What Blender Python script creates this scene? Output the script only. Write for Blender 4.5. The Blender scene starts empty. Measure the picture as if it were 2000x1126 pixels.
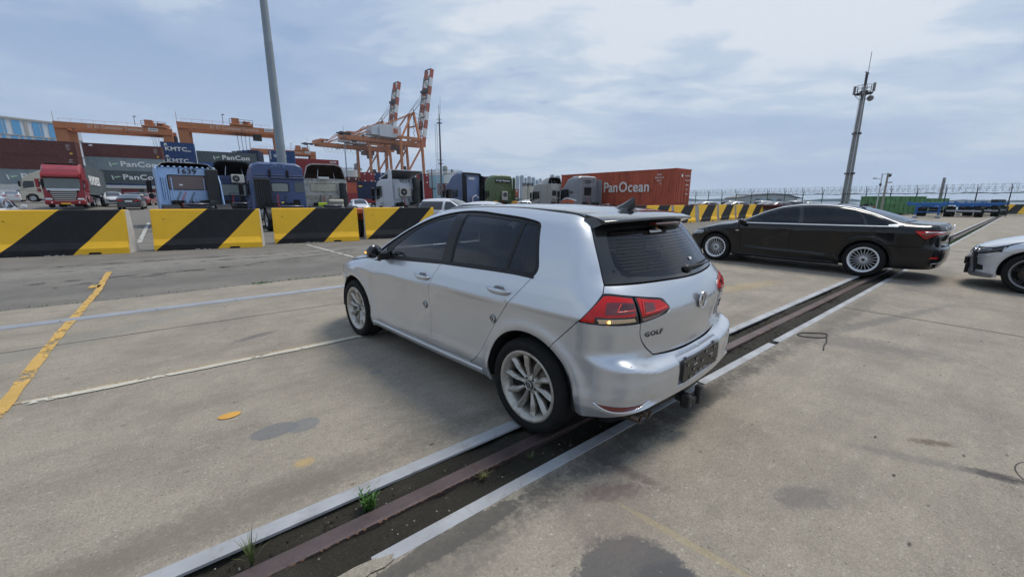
import bpy, bmesh, math, random
import numpy as np
from mathutils import Vector, Matrix
from mathutils.geometry import delaunay_2d_cdt
rad = math.radians
SC = bpy.context.scene
COL = SC.collection
random.seed(7)
# ---------------------------------------------------------------- camera, sky, sun, exposure
CAM_H = 1.488
cd = bpy.data.cameras.new('camera'); cam = bpy.data.objects.new('camera', cd); COL.objects.link(cam)
cd.sensor_width = 36.0; cd.lens = 36.0*784.3/2000.0; cd.clip_start = .05; cd.clip_end = 20000
cam.location = (0, 0, CAM_H)
cam.rotation_euler = (Matrix.Rotation(rad(90)-.2156, 3, 'X') @ Matrix.Rotation(.003, 3, 'Z')).to_euler()
SC.camera = cam
SC.view_settings.view_transform = 'Standard'; SC.view_settings.look = 'None'
SC.view_settings.gamma = 1; SC.view_settings.exposure = 0.40; SC.view_settings.use_curve_mapping = False
SUN_AZ, SUN_EL = 55.0, 64.0          # azimuth clockwise from +Y (into the picture), elevation
w = bpy.data.worlds.new('World'); SC.world = w; w.use_nodes = True
nt = w.node_tree; N = nt.nodes; L = nt.links; N.clear()
def wn(t, **k):
 n = N.new(t)
 for a, b in k.items(): setattr(n, a, b)
 return n
def wmath(op, a, b=None, c=None):
 n = wn('ShaderNodeMath', operation=op)
 for i, v in enumerate((a, b, c)):
  if v is None: continue
  if hasattr(v, 'links'): L.new(v, n.inputs[i])
  else: n.inputs[i].default_value = v
 return n.outputs[0]
out = wn('ShaderNodeOutputWorld'); bg = wn('ShaderNodeBackground'); bg.inputs[1].default_value = .10
sky = wn('ShaderNodeTexSky', sky_type='NISHITA', sun_disc=False, sun_elevation=rad(SUN_EL), sun_rotation=rad(SUN_AZ), air_density=1.2, dust_density=2.0, ozone_density=1.5)
tc = wn('ShaderNodeTexCoord'); sep = wn('ShaderNodeSeparateXYZ'); L.new(tc.outputs['Generated'], sep.inputs[0])
zz = wmath('MAXIMUM', wmath('ADD', sep.outputs[2], .10), .03)
cmb = wn('ShaderNodeCombineXYZ'); L.new(wmath('DIVIDE', sep.outputs[0], zz), cmb.inputs[0]); L.new(wmath('DIVIDE', sep.outputs[1], zz), cmb.inputs[1])
def cloud(scale, rot, stretch, detail, seed, rough=.55, dist=.3):
 mp = wn('ShaderNodeMapping'); L.new(cmb.outputs[0], mp.inputs[0]); mp.inputs['Rotation'].default_value = (0, 0, rad(rot)); mp.inputs['Scale'].default_value = (stretch, 1, 1); mp.inputs['Location'].default_value = (seed, seed*.37, 0)
 n = wn('ShaderNodeTexNoise'); L.new(mp.outputs[0], n.inputs['Vector']); n.inputs['Scale'].default_value = scale; n.inputs['Detail'].default_value = detail; n.inputs['Roughness'].default_value = rough; n.inputs['Distortion'].default_value = dist
 return n.outputs['Fac']
def wramp(v, pts):
 r = wn('ShaderNodeValToRGB'); L.new(v, r.inputs[0]); e = r.color_ramp.elements
 while len(e) < len(pts): e.new(.5)
 for i, (p, c) in enumerate(pts): e[i].position = p; e[i].color = (*c, 1)
 r.color_ramp.interpolation = 'EASE'
 return r.outputs[0]
def wmix(f, a, b):
 n = wn('ShaderNodeMix', data_type='RGBA')
 if hasattr(f, 'links'): L.new(f, n.inputs['Factor'])
 else: n.inputs['Factor'].default_value = f
 for v, i in ((a, 6), (b, 7)):
  if hasattr(v, 'links'): L.new(v, n.inputs[i])
  else: n.inputs[i].default_value = (*v, 1)
 return n.outputs[2]
big = cloud(.40, 25, .85, 6, 5.3, .50, .25)
fine = cloud(1.6, 35, .8, 9, 9.3, .56, .35)
wisp = cloud(4.4, 50, .6, 8, 1.7, .6, 1.0)
mixn = wmath('ADD', wmath('ADD', wmath('MULTIPLY', big, .62), wmath('MULTIPLY', fine, .28)), wmath('MULTIPLY', wisp, .10))
ccol = wramp(mixn, [(.40, (2.45, 3.3, 4.95)), (.462, (3.05, 3.9, 5.35)), (.508, (4.1, 4.85, 5.9)), (.56, (5.7, 6.1, 6.6))])
cover = wramp(mixn, [(.30, (.78, .78, .78)), (.48, (.93, .93, .93))])
body = wmix(cover, sky.outputs[0], ccol)
# haze band towards the horizon
hz = wramp(sep.outputs[2], [(0.0, (.85, .85, .85)), (.10, (.50, .50, .50)), (.30, (0, 0, 0))])
body = wmix(hz, body, (3.95, 4.8, 6.1))
L.new(body, bg.inputs[0]); L.new(bg.outputs[0], out.inputs[0])
sd = bpy.data.lights.new('sun', 'SUN'); sd.energy = 1.9; sd.angle = rad(20); sd.color = (1.0, .94, .85)
sun = bpy.data.objects.new('sun', sd); COL.objects.link(sun)
sun.rotation_euler = (rad(90-SUN_EL), 0, rad(180-SUN_AZ)) if False else Vector((math.sin(rad(SUN_AZ))*math.cos(rad(SUN_EL)), math.cos(rad(SUN_AZ))*math.cos(rad(SUN_EL)), math.sin(rad(SUN_EL)))).to_track_quat('Z', 'Y').to_euler()
# ---------------------------------------------------------------- positions
F_, PIT, ROL = 784.3, .2156, .003
def raydir(px, py):
 """direction through a point of the 2000x1126 photograph"""
 cr, sr = math.cos(ROL), math.sin(ROL); a, b = px-1000, py-563; u = a*cr+b*sr; v = -a*sr+b*cr
 c, s = math.cos(PIT), math.sin(PIT); return Vector((u/F_, c-v/F_*s, -v/F_*c-s))
def at(px, py, Y):
 d = raydir(px, py); return Vector((0, 0, CAM_H))+d*(Y/d.y)
def gnd(px, py, z=0):
 d = raydir(px, py); return Vector((0, 0, CAM_H))+d*((z-CAM_H)/d.z)
YA = rad(38.5)                                        # the yard's rails and kerbs run at this angle
U_ = Vector((math.cos(YA), math.sin(YA), 0)); V_ = Vector((-math.sin(YA), math.cos(YA), 0))
def uv(u, v, z=0): return U_*u+V_*v+Vector((0, 0, z))
# ---------------------------------------------------------------- materials
MATS = {}
def nodes(m):
 m.use_nodes = True; return m.node_tree.nodes, m.node_tree.links, m.node_tree.nodes['Principled BSDF']
def mat(name, col, rough=.5, metal=0., coat=0., spec=.5, var=0., vscale=3., dirt=0., dcol=(.12, .10, .08), bump=0., bscale=40., emit=None, estr=0., stretch=None, coatr=.05, dthr=.55):
 """principled material with noise-driven colour, dirt and relief"""
 if name in MATS: return MATS[name]
 m = bpy.data.materials.new(name); n, l, p = nodes(m)
 p.inputs['Base Color'].default_value = (*col, 1); p.inputs['Roughness'].default_value = rough; p.inputs['Metallic'].default_value = metal
 p.inputs['Coat Weight'].default_value = coat; p.inputs['Coat Roughness'].default_value = coatr; p.inputs['Specular IOR Level'].default_value = spec
 if emit: p.inputs['Emission Color'].default_value = (*emit, 1); p.inputs['Emission Strength'].default_value = estr
 if var or dirt or bump:
  tc = n.new('ShaderNodeTexCoord'); oi = n.new('ShaderNodeObjectInfo'); va = n.new('ShaderNodeVectorMath'); va.operation = 'ADD'; l.new(tc.outputs['Object'], va.inputs[0]); l.new(oi.outputs['Location'], va.inputs[1]); vec = va.outputs[0]
  if stretch:
   mp = n.new('ShaderNodeMapping'); l.new(vec, mp.inputs[0]); mp.inputs['Scale'].default_value = stretch; vec = mp.outputs[0]
  src = None
  if var:
   t = n.new('ShaderNodeTexNoise'); l.new(vec, t.inputs['Vector']); t.inputs['Scale'].default_value = vscale; t.inputs['Detail'].default_value = 6; t.inputs['Roughness'].default_value = .6
   r = n.new('ShaderNodeMapRange'); l.new(t.outputs['Fac'], r.inputs[0]); r.inputs[1].default_value = .3; r.inputs[2].default_value = .7; r.inputs[3].default_value = 1-var; r.inputs[4].default_value = 1+var
   mx = n.new('ShaderNodeVectorMath'); mx.operation = 'SCALE'; mx.inputs[0].default_value = col; l.new(r.outputs[0], mx.inputs['Scale']); src = mx.outputs[0]
  if dirt:
   t = n.new('ShaderNodeTexNoise'); l.new(vec, t.inputs['Vector']); t.inputs['Scale'].default_value = vscale*2.3; t.inputs['Detail'].default_value = 9; t.inputs['Roughness'].default_value = .68; t.inputs['Distortion'].default_value = .4
   r = n.new('ShaderNodeMapRange'); l.new(t.outputs['Fac'], r.inputs[0]); r.inputs[1].default_value = dthr; r.inputs[2].default_value = dthr+.16; r.inputs[3].default_value = 0; r.inputs[4].default_value = dirt
   mx = n.new('ShaderNodeMix'); mx.data_type = 'RGBA'; l.new(r.outputs[0], mx.inputs[0])
   if src: l.new(src, mx.inputs[6])
   else: mx.inputs[6].default_value = (*col, 1)
   mx.inputs[7].default_value = (*dcol, 1); src = mx.outputs[2]
   rr = n.new('ShaderNodeMapRange'); l.new(t.outputs['Fac'], rr.inputs[0]); rr.inputs[1].default_value = .4; rr.inputs[2].default_value = .7; rr.inputs[3].default_value = rough; rr.inputs[4].default_value = min(1, rough+.25); l.new(rr.outputs[0], p.inputs['Roughness'])
  if src: l.new(src, p.inputs['Base Color'])
  if bump:
   t = n.new('ShaderNodeTexNoise'); l.new(vec, t.inputs['Vector']); t.inputs['Scale'].default_value = bscale; t.inputs['Detail'].default_value = 5
   b = n.new('ShaderNodeBump'); l.new(t.outputs['Fac'], b.inputs['Height']); b.inputs['Strength'].default_value = bump; b.inputs['Distance'].default_value = .01; l.new(b.outputs[0], p.inputs['Normal'])
 MATS[name] = m; return m
def glassmat(name, tint=.06, rough=.0, col=(.6, .65, .7)):
 """tinted vehicle glass: lets a little light through, mirrors the sky"""
 if name in MATS: return MATS[name]
 m = bpy.data.materials.new(name); m.use_nodes = True; n = m.node_tree.nodes; l = m.node_tree.links; n.clear()
 o = n.new('ShaderNodeOutputMaterial'); tr = n.new('ShaderNodeBsdfTransparent'); tr.inputs[0].default_value = (tint*col[0], tint*col[1], tint*col[2], 1)
 df = n.new('ShaderNodeBsdfDiffuse'); df.inputs[0].default_value = (.012, .013, .014, 1)
 mx0 = n.new('ShaderNodeMixShader'); mx0.inputs[0].default_value = .5 if tint < .5 else .05; l.new(tr.outputs[0], mx0.inputs[1]); l.new(df.outputs[0], mx0.inputs[2])
 gl = n.new('ShaderNodeBsdfGlossy'); gl.inputs['Roughness'].default_value = rough; gl.inputs[0].default_value = (.85, .9, 1, 1)
 fr = n.new('ShaderNodeFresnel'); fr.inputs[0].default_value = 1.5
 mx = n.new('ShaderNodeMixShader'); l.new(fr.outputs[0], mx.inputs[0]); l.new(mx0.outputs[0], mx.inputs[1]); l.new(gl.outputs[0], mx.inputs[2]); l.new(mx.outputs[0], o.inputs[0])
 MATS[name] = m; return m
# ---------------------------------------------------------------- objects
def tag(o, label=None, cat=None, group=None, kind=None):
 if label: o['label'] = label
 if cat: o['category'] = cat
 if group: o['group'] = group
 if kind: o['kind'] = kind
 return o
def empty(name, loc=(0, 0, 0), rz=0., label=None, cat=None, group=None):
 o = bpy.data.objects.new(name, None); COL.objects.link(o); o.location = loc; o.rotation_euler = (0, 0, rz); o.empty_display_size = .3
 return tag(o, label, cat, group)
def obj(name, me, m=None, parent=None, loc=None, rot=None, kind=None):
 o = bpy.data.objects.new(name, me); COL.objects.link(o)
 if m is not None:
  if isinstance(m, (list, tuple)):
   if not me.materials:
    for q in m: me.materials.append(q)
  elif not me.materials: me.materials.append(m)
 if parent: o.parent = parent
 if loc is not None: o.location = loc
 if rot is not None: o.rotation_euler = rot
 if kind: o['kind'] = kind
 return o
def kids(o): return [c for c in COL.objects if c.parent == o]
KID = {}
def index_kids():
 KID.clear()
 for c in COL.objects:
  if c.parent: KID.setdefault(c.parent.name, []).append(c)
def copy_tree(o, loc=None, rz=None, parent=None, label=None, group=None, top=True):
 if top: index_kids()
 c = o.copy(); COL.objects.link(c)
 if parent: c.parent = parent
 for ch in KID.get(o.name, []): copy_tree(ch, parent=c, top=False)
 if loc is not None: c.location = loc
 if rz is not None: c.rotation_euler = (0, 0, rz)
 if label: c['label'] = label
 if group: c['group'] = group
 return c
class MB:
 """collects shapes and links them as ONE mesh object"""
 def __init__(s): s.v = []; s.f = []; s.sm = []; s.mi = []
 def add(s, v, f, smooth=False, M=None, mi=0):
  b = len(s.v)
  s.v += [tuple(M @ Vector(p)) if M is not None else tuple(p) for p in v]
  s.f += [[b+i for i in q] for q in f]; s.sm += [smooth]*len(f); s.mi += [mi]*len(f); return s
 def box(s, c, d, M=None, mi=0):
  x, y, z = c; a, b, e = d[0]/2, d[1]/2, d[2]/2
  v = [(x+i*a, y+j*b, z+k*e) for k in (-1, 1) for j in (-1, 1) for i in (-1, 1)]
  return s.add(v, [(0, 2, 3, 1), (4, 5, 7, 6), (0, 1, 5, 4), (2, 6, 7, 3), (0, 4, 6, 2), (1, 3, 7, 5)], False, M, mi)
 def prism(s, poly, a, b, axis='y', M=None, mi=0, smooth=False, inset=0):
  """extrude a 2-D outline between a and b along an axis"""
  n = len(poly)
  def P(p, t):
   if axis == 'y': return (p[0], t, p[1])
   if axis == 'x': return (t, p[0], p[1])
   return (p[0], p[1], t)
  v = [P(p, a) for p in poly]+[P(p, b) for p in poly]
  f = [(i, (i+1) % n, n+(i+1) % n, n+i) for i in range(n)]
  s.add(v, f, smooth, M, mi); s.add(v[:n], [tuple(range(n))[::-1]], False, M, mi); s.add(v[n:], [tuple(range(n))], False, M, mi); return s
 def bar(s, p, q, w, h=None, up=(0, 0, 1), M=None, mi=0):
  p, q = Vector(p), Vector(q); h = h or w; d = (q-p); L_ = d.length
  if L_ < 1e-6: return s
  d /= L_; u = Vector(up)
  if abs(d.dot(u)) > .98: u = Vector((1, 0, 0))
  a = d.cross(u).normalized(); b = a.cross(d)
  v = [t+a*(i*w/2)+b*(j*h/2) for t in (p, q) for i, j in ((-1, -1), (1, -1), (1, 1), (-1, 1))]
  return s.add(v, [(0, 1, 2, 3), (7, 6, 5, 4), (0, 4, 5, 1), (1, 5, 6, 2), (2, 6, 7, 3), (3, 7, 4, 0)], False, M, mi)
 def tube(s, pts, r, n=8, M=None, mi=0, cap=True, smooth=True):
  pts = [Vector(p) for p in pts]; rr = r if isinstance(r, (list, tuple)) else [r]*len(pts)
  v = []; prev = None
  for i, p in enumerate(pts):
   d = (pts[min(i+1, len(pts)-1)]-pts[max(i-1, 0)]).normalized()
   if prev is None:
    u = Vector((0, 0, 1)) if abs(d.z) < .9 else Vector((1, 0, 0)); a = d.cross(u).normalized()
   else: a = (prev-d*prev.dot(d)).normalized()
   prev = a; b = d.cross(a)
   v += [p+(a*math.cos(2*math.pi*k/n)+b*math.sin(2*math.pi*k/n))*rr[i] for k in range(n)]
  f = [(i*n+k, i*n+(k+1) % n, (i+1)*n+(k+1) % n, (i+1)*n+k) for i in range(len(pts)-1) for k in range(n)]
  s.add(v, f, smooth, M, mi)
  if cap: s.add(v[:n], [tuple(range(n))[::-1]], False, M, mi); s.add(v[-n:], [tuple(range(n))], False, M, mi)
  return s
 def lathe(s, prof, n=32, M=None, mi=0, smooth=True, axis='y'):
  """prof: (radius, height) spun about the axis"""
  v = []
  for r, h in prof:
   for k in range(n):
    a = 2*math.pi*k/n; c_, s_ = r*math.cos(a), r*math.sin(a)
    v.append((c_, h, s_) if axis == 'y' else ((c_, s_, h) if axis == 'z' else (h, c_, s_)))
  f = [(i*n+k, i*n+(k+1) % n, (i+1)*n+(k+1) % n, (i+1)*n+k) for i in range(len(prof)-1) for k in range(n)]
  return s.add(v, f, smooth, M, mi)
 def loft(s, rings, M=None, mi=0, smooth=True, cap=True, closed=True):
  n = len(rings[0]); v = [p for r in rings for p in r]
  kk = n if closed else n-1
  f = [(i*n+k, i*n+(k+1) % n, (i+1)*n+(k+1) % n, (i+1)*n+k) for i in range(len(rings)-1) for k in range(kk)]
  s.add(v, f, smooth, M, mi)
  if cap: s.add(list(rings[0]), [tuple(range(n))[::-1]], False, M, mi); s.add(list(rings[-1]), [tuple(range(n))], False, M, mi)
  return s
 def mesh(s, name, fixn=True):
  me = bpy.data.meshes.new(name); me.from_pydata([tuple(p) for p in s.v], [], s.f)
  me.polygons.foreach_set('use_smooth', s.sm); me.polygons.foreach_set('material_index', s.mi)
  if fixn:
   b = bmesh.new(); b.from_mesh(me); bmesh.ops.recalc_face_normals(b, faces=b.faces); b.to_mesh(me); b.free()
  me.update(); return me
 def build(s, name, m=None, parent=None, bevel=0., seg=1, loc=None, rot=None, kind=None, weld=False):
  me = s.mesh(name, not weld)
  if bevel or weld:
   b = bmesh.new(); b.from_mesh(me)
   if weld: bmesh.ops.remove_doubles(b, verts=b.verts, dist=1e-5)
   if bevel:
    b.edges.ensure_lookup_table()
    bmesh.ops.remove_doubles(b, verts=b.verts, dist=1e-5)
    es = [e for e in b.edges if len(e.link_faces) == 2 and e.calc_face_angle(0) > .5]
    bmesh.ops.bevel(b, geom=es, offset=bevel, segments=seg, affect='EDGES', profile=.5, clamp_overlap=True)
   bmesh.ops.recalc_face_normals(b, faces=b.faces); b.to_mesh(me); b.free()
  return obj(name, me, m, parent, loc, rot, kind)
FONT_CACHE = {}
def text_mesh(s, size, depth=.004, bold=.0, spacing=1.0, shear=0.):
 """lettering as a mesh in the xz plane, facing -y, centred"""
 key = (s, size, depth, bold, spacing, shear)
 if key in FONT_CACHE: return FONT_CACHE[key]
 c = bpy.data.curves.new('txt', 'FONT'); c.body = s; c.size = size; c.extrude = depth/2; c.offset = bold*size; c.space_character = spacing; c.shear = shear
 c.align_x = 'CENTER'; c.align_y = 'CENTER'; c.resolution_u = 3
 o = bpy.data.objects.new('txt', c); COL.objects.link(o); bpy.context.view_layer.update()
 me = bpy.data.meshes.new_from_object(o.evaluated_get(bpy.context.evaluated_depsgraph_get())); bpy.data.objects.remove(o); bpy.data.curves.remove(c)
 me.transform(Matrix.Rotation(rad(90), 4, 'X')); me.name = 'lettering'; me.materials.clear()
 FONT_CACHE[key] = me; return me
def text(name, s, size, m, parent, loc, rz=0., depth=.004, bold=.0, sx=1., spacing=1., rx=0., shear=0.):
 me = text_mesh(s, size, depth, bold, spacing, shear)
 if me.materials and me.materials[0] is not m: me = me.copy(); me.materials.clear()
 o = obj(name, me, m, parent, loc); o.rotation_euler = (rx, 0, rz); o.scale = (sx, 1, 1); return o
def rod(mb, p, q, r, n=6, mi=0): mb.tube([p, q], r, n, mi=mi)
def rounded(pts, r, seg=4):
 """round the corners of a closed 2-D outline"""
 out = []; n = len(pts)
 for i in range(n):
  p = Vector((*pts[i], 0)); a = Vector((*pts[i-1], 0)); b = Vector((*pts[(i+1) % n], 0))
  rr = r[i] if isinstance(r, (list, tuple)) else r
  da, db = (a-p), (b-p); ra = min(rr, da.length*.45, db.length*.45)
  if rr <= 0: out.append((p.x, p.y)); continue
  A = p+da.normalized()*ra; B = p+db.normalized()*ra
  for k in range(seg+1):
   t = k/seg; q = A*(1-t)**2+p*2*t*(1-t)+B*t*t; out.append((q.x, q.y))
 return out
# ---------------------------------------------------------------- ground
def gz(x, y):
 """height of the yard: it climbs a little towards the far left for drainage"""
 v = -x*math.sin(YA)+y*math.cos(YA); L_ = min(max((-x/max(y, 1)-.50)/.35, 0), 1); L_ = L_*L_*(3-2*L_)
 return .0155*min(max(v-19, 0), 75)*L_
def ground_material(name, base, dark, light, patches, speck=.5, streak=0., bstr=.5):
 m = bpy.data.materials.new(name); n, l, p = nodes(m); p.inputs['Roughness'].default_value = .88; p.inputs['Specular IOR Level'].default_value = .3
 tc = n.new('ShaderNodeTexCoord'); V0 = tc.outputs['Object']
 mp = n.new('ShaderNodeMapping'); mp.inputs['Rotation'].default_value = (0, 0, -YA); l.new(V0, mp.inputs[0]); V1 = mp.outputs[0]
 def noise(s, d=5, r=.6, v=V1, st=None, dist=0):
  if st: q = n.new('ShaderNodeMapping'); q.inputs['Scale'].default_value = st; l.new(v, q.inputs[0]); v = q.outputs[0]
  t = n.new('ShaderNodeTexNoise'); l.new(v, t.inputs['Vector']); t.inputs['Scale'].default_value = s; t.inputs['Detail'].default_value = d; t.inputs['Roughness'].default_value = r; t.inputs['Distortion'].default_value = dist; return t.outputs['Fac']
 def rng(v, a, b, c=0, d=1):
  r = n.new('ShaderNodeMapRange'); l.new(v, r.inputs[0])
  for i, q in enumerate((a, b, c, d)): r.inputs[i+1].default_value = q
  return r.outputs[0]
 def mix(f, a, b):
  x = n.new('ShaderNodeMix'); x.data_type = 'RGBA'
  if hasattr(f, 'links'): l.new(f, x.inputs[0])
  else: x.inputs[0].default_value = f
  for q, i in ((a, 6), (b, 7)):
   if hasattr(q, 'links'): l.new(q, x.inputs[i])
   else: x.inputs[i].default_value = (*q, 1)
  return x.outputs[2]
 def mth(op, a, b=None, c=None):
  x = n.new('ShaderNodeMath'); x.operation = op
  for i, q in enumerate((a, b, c)):
   if q is None: continue
   if hasattr(q, 'links'): l.new(q, x.inputs[i])
   else: x.inputs[i].default_value = q
  return x.outputs[0]
 c = mix(rng(noise(.35, 4), .35, .65), base, tuple(q*1.10 for q in base))
 c = mix(rng(noise(1.3, 6, .65), .42, .70, 0, .85), c, dark)
 c = mix(rng(noise(2.2, 7, .7, st=(.16, 1, 1)), .48, .75, 0, .65+streak), c, dark)
 c = mix(rng(noise(.9, 6, .7), .56, .80, 0, .6), c, light)
 c = mix(rng(noise(9, 6, .75), .50, .78, 0, .55), c, dark)
 c = mix(rng(noise(16, 5, .75, st=(.35, 1, 1)), .54, .74, 0, .5), c, light)
 # aggregate
 fine = noise(85, 3, .7); c = mix(rng(fine, .36, .68, .0, .58), c, tuple(q*.50 for q in base)); c = mix(rng(noise(34, 4, .8), .52, .70, 0, .55), c, dark); fine2 = noise(150, 2, .6)
 c = mix(rng(fine2, .54, .74, 0, .55), c, tuple(min(1, q*1.12) for q in light))
 def spots(scale, r0, r1, col, amt, gate=None):
  v = n.new('ShaderNodeTexVoronoi'); l.new(V1, v.inputs['Vector']); v.inputs['Scale'].default_value = scale
  s = n.new('ShaderNodeSeparateColor'); l.new(v.outputs['Color'], s.inputs[0])
  k = mth('MULTIPLY', rng(v.outputs['Distance'], r0, r1, 1, 0), mth('GREATER_THAN', s.outputs[0], gate or .5)); k = mth('MULTIPLY', k, amt); return mix(k, c, col), k
 c, k1 = spots(48, .10, .30, (.06, .055, .048), .7*speck, .86)
 c, k2 = spots(36, .08, .24, (.60, .57, .50), .6*speck, .88)
 q = n.new('ShaderNodeMapping'); q.inputs['Scale'].default_value = (.38, 1, 1); l.new(V1, q.inputs[0])
 v = n.new('ShaderNodeTexVoronoi'); l.new(q.outputs[0], v.inputs['Vector']); v.inputs['Scale'].default_value = 13; s = n.new('ShaderNodeSeparateColor'); l.new(v.outputs['Color'], s.inputs[0])
 pits = mth('MULTIPLY', mth('MULTIPLY', rng(v.outputs['Distance'], .03, .13, 1, 0), mth('GREATER_THAN', s.outputs[1], .70)), rng(noise(.55, 3), .42, .60, 0, speck*1.5))
 c = mix(pits, c, (.03, .028, .026))
 # stains with a shape of their own: centre u, v, radii, turn, edge noise, colour, strength
 sx = n.new('ShaderNodeSeparateXYZ'); l.new(V1, sx.inputs[0])
 wob = mth('ADD', noise(5, 6, .7), mth('MULTIPLY', mth('SUBTRACT', noise(26, 5, .75), .5), .8))
 for (u, v_, ru, rv, ang, edge, col, amt) in patches:
  ca, sa = math.cos(rad(ang)), math.sin(rad(ang))
  du = mth('SUBTRACT', sx.outputs[0], u); dv = mth('SUBTRACT', sx.outputs[1], v_)
  a = mth('DIVIDE', mth('ADD', mth('MULTIPLY', du, ca), mth('MULTIPLY', dv, sa)), ru); b = mth('DIVIDE', mth('SUBTRACT', mth('MULTIPLY', dv, ca), mth('MULTIPLY', du, sa)), rv)
  r2 = mth('ADD', mth('MULTIPLY', a, a), mth('MULTIPLY', b, b)); r2 = mth('ADD', r2, mth('MULTIPLY', mth('SUBTRACT', wob, .5), edge))
  c = mix(rng(r2, 1.0, .78, 0, amt) if edge < 2.5 else rng(r2, 1.2, .1, 0, amt), c, col)
 l.new(c, p.inputs['Base Color'])
 ck = noise(1.1, 8, .62, dist=.8); crk = mth('SUBTRACT', 1.0, mth('MINIMUM', mth('MULTIPLY', mth('ABSOLUTE', mth('SUBTRACT', ck, .5)), 260), 1.0)); crk = mth('MULTIPLY', crk, rng(noise(.28, 2), .50, .60, 0, .55*speck)); cc = mix(crk, c, tuple(q*.35 for q in dark)); l.new(cc, p.inputs['Base Color'])
 bmp = n.new('ShaderNodeBump'); bmp.inputs['Strength'].default_value = bstr; bmp.inputs['Distance'].default_value = .006
 h = mth('ADD', mth('ADD', mth('MULTIPLY', fine, .6), mth('MULTIPLY', fine2, .3)), mth('MULTIPLY', pits, -1.2)); l.new(h, bmp.inputs['Height']); l.new(bmp.outputs[0], p.inputs['Normal'])
 return m
STAINS_AND_PATCHES = [(1.20, .72, .26, .24, 20, 1.2, (.085, .085, .088), .85), (1.27, .45, .20, .3, 0, 1.4, (.085, .085, .088), .85),
   (.26, 2.84, .15, .095, 0, .5, (.15, .155, .16), .75), (.43, 2.80, .11, .09, 20, .4, (.17, .175, .18), .7), (1.12, 3.35, .06, .05, 0, .4, (.17, .17, .17), .6),
   (1.56, 1.10, .07, .20, 60, 3.2, (.085, .060, .065), .8), (1.75, 1.15, .05, .20, 10, 3., (.10, .075, .07), .7), (1.4, 1.0, .35, .25, 0, 3.5, (.17, .14, .12), .45), (.34, 2.36, .06, .05, 0, 3.2, (.50, .34, .12), .6),
   (.6, 1.2, .5, .16, 0, 3., (.22, .19, .155), .5), (3.33, -.16, .17, .05, -65, 2.6, (.03, .026, .03), .9), (3.2, .12, .40, .05, -65, 3.2, (.15, .14, .13), .45), (3.5, .12, .14, .045, -50, 3.2, (.10, .075, .05), .75),
   (2.3, .45, .20, .09, -40, 3., (.13, .12, .12), .6), (1.55, .72, .30, .022, -82, 2.0, (.42, .33, .16), .30), (6.4, 1.0, 2.6, .10, -14, 3., (.15, .14, .125), .7), (5.4, 1.0, .9, .3, -70, 3.3, (.16, .14, .13), .6),
   (-1.0, 6.2, 1.8, .25, 35, 3.5, (.23, .22, .19), .5), (.4, 5.1, .28, .07, 25, 2.6, (.13, .12, .12), .75), (2.5, 1.33, 2.2, .12, 0, 3.0, (.07, .065, .06), .8), (-.6, 2.15, 2.6, .16, 0, 3.2, (.16, .14, .11), .6), (3.9, 2.12, 3.0, .14, 0, 3.2, (.17, .15, .12), .5), (6.5, 1.28, 2.6, .14, 0, 3.2, (.13, .115, .095), .6), (0.0, 1.25, 1.2, .16, 0, 3.0, (.14, .125, .105), .6), (11.5, 1.0, 2.5, .3, 0, 3.4, (.14, .13, .12), .6), (.75, 1.36, .5, .06, 0, 2.0, (.09, .085, .075), .8),  # one long dark patch follows the near trench edge below the hatchback tail
   (14., -2.0, 3.5, .35, -8, 3.4, (.13, .12, .11), .6), (9., -2.5, 3.0, .3, 6, 3.4, (.17, .155, .14), .5), (7.6, 2.9, 1.2, .2, -10, 3.4, (.40, .30, .15), .45)]
M_CONC = ground_material('concrete', (.335, .295, .235), (.190, .168, .138), (.475, .43, .355), STAINS_AND_PATCHES, speck=.9)
M_ASPH = ground_material('asphalt', (.205, .190, .166), (.120, .112, .100), (.29, .272, .24), [(-6., 9.2, 5., .35, 4, 3.3, (.12, .115, .10), .6), (1., 9.6, 7., .5, -3, 3.3, (.13, .125, .11), .6), (0., 12.5, 8., .8, 3, 3.5, (.25, .235, .21), .6)], speck=.35, streak=.2)
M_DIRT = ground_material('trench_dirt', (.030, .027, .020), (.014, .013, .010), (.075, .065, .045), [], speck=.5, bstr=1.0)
def quad_uv(us, vs, z=0):
 return [tuple(uv(u, v, z)) for u, v in ((us[0], vs[0]), (us[1], vs[0]), (us[1], vs[1]), (us[0], vs[1]))]
V0_, V1_, V2_ = 1.418, 1.966, 8.42
E_FAR = 2600
# the one big sheet, with the slot of the sunken rail left open
b = MB()
us = [-E_FAR, -400, -120]+list(np.arange(-110, 84, 6.))+[84, 120, 400, E_FAR]; vs = [V1_]+list(np.arange(8., 120, 6.))+[130, 200, 400, E_FAR]
vv = []
for v in vs:
 for u in us:
  P = uv(u, v, -.004); P.z += gz(P.x, P.y); vv.append(tuple(P))
nu = len(us); b.add(vv, [(j*nu+i, j*nu+i+1, (j+1)*nu+i+1, (j+1)*nu+i) for j in range(len(vs)-1) for i in range(nu-1)], True)
b.add(quad_uv((-E_FAR, E_FAR), (-E_FAR, V0_), -.004), [(0, 1, 2, 3)]); b.add(quad_uv((-E_FAR, -12), (V0_, V1_), -.004), [(0, 1, 2, 3)]); b.add(quad_uv((84, E_FAR), (V0_, V1_), -.004), [(0, 1, 2, 3)])
b.build('ground', M_ASPH, kind='structure')
b = MB(); e = [(-12, V1_)]
rnd = random.Random(3)
top_edge = [(u, V2_+.05*math.sin(u*1.3)+rnd.uniform(-.05, .05)) for u in np.arange(92, -40, -1.2)]
poly = [tuple(uv(u, v, .002)) for u, v in [(-40, V1_), (92, V1_)]+top_edge]
b.add(poly, [tuple(range(len(poly)))]); b.build('concrete_apron', M_CONC, kind='structure')
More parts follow.
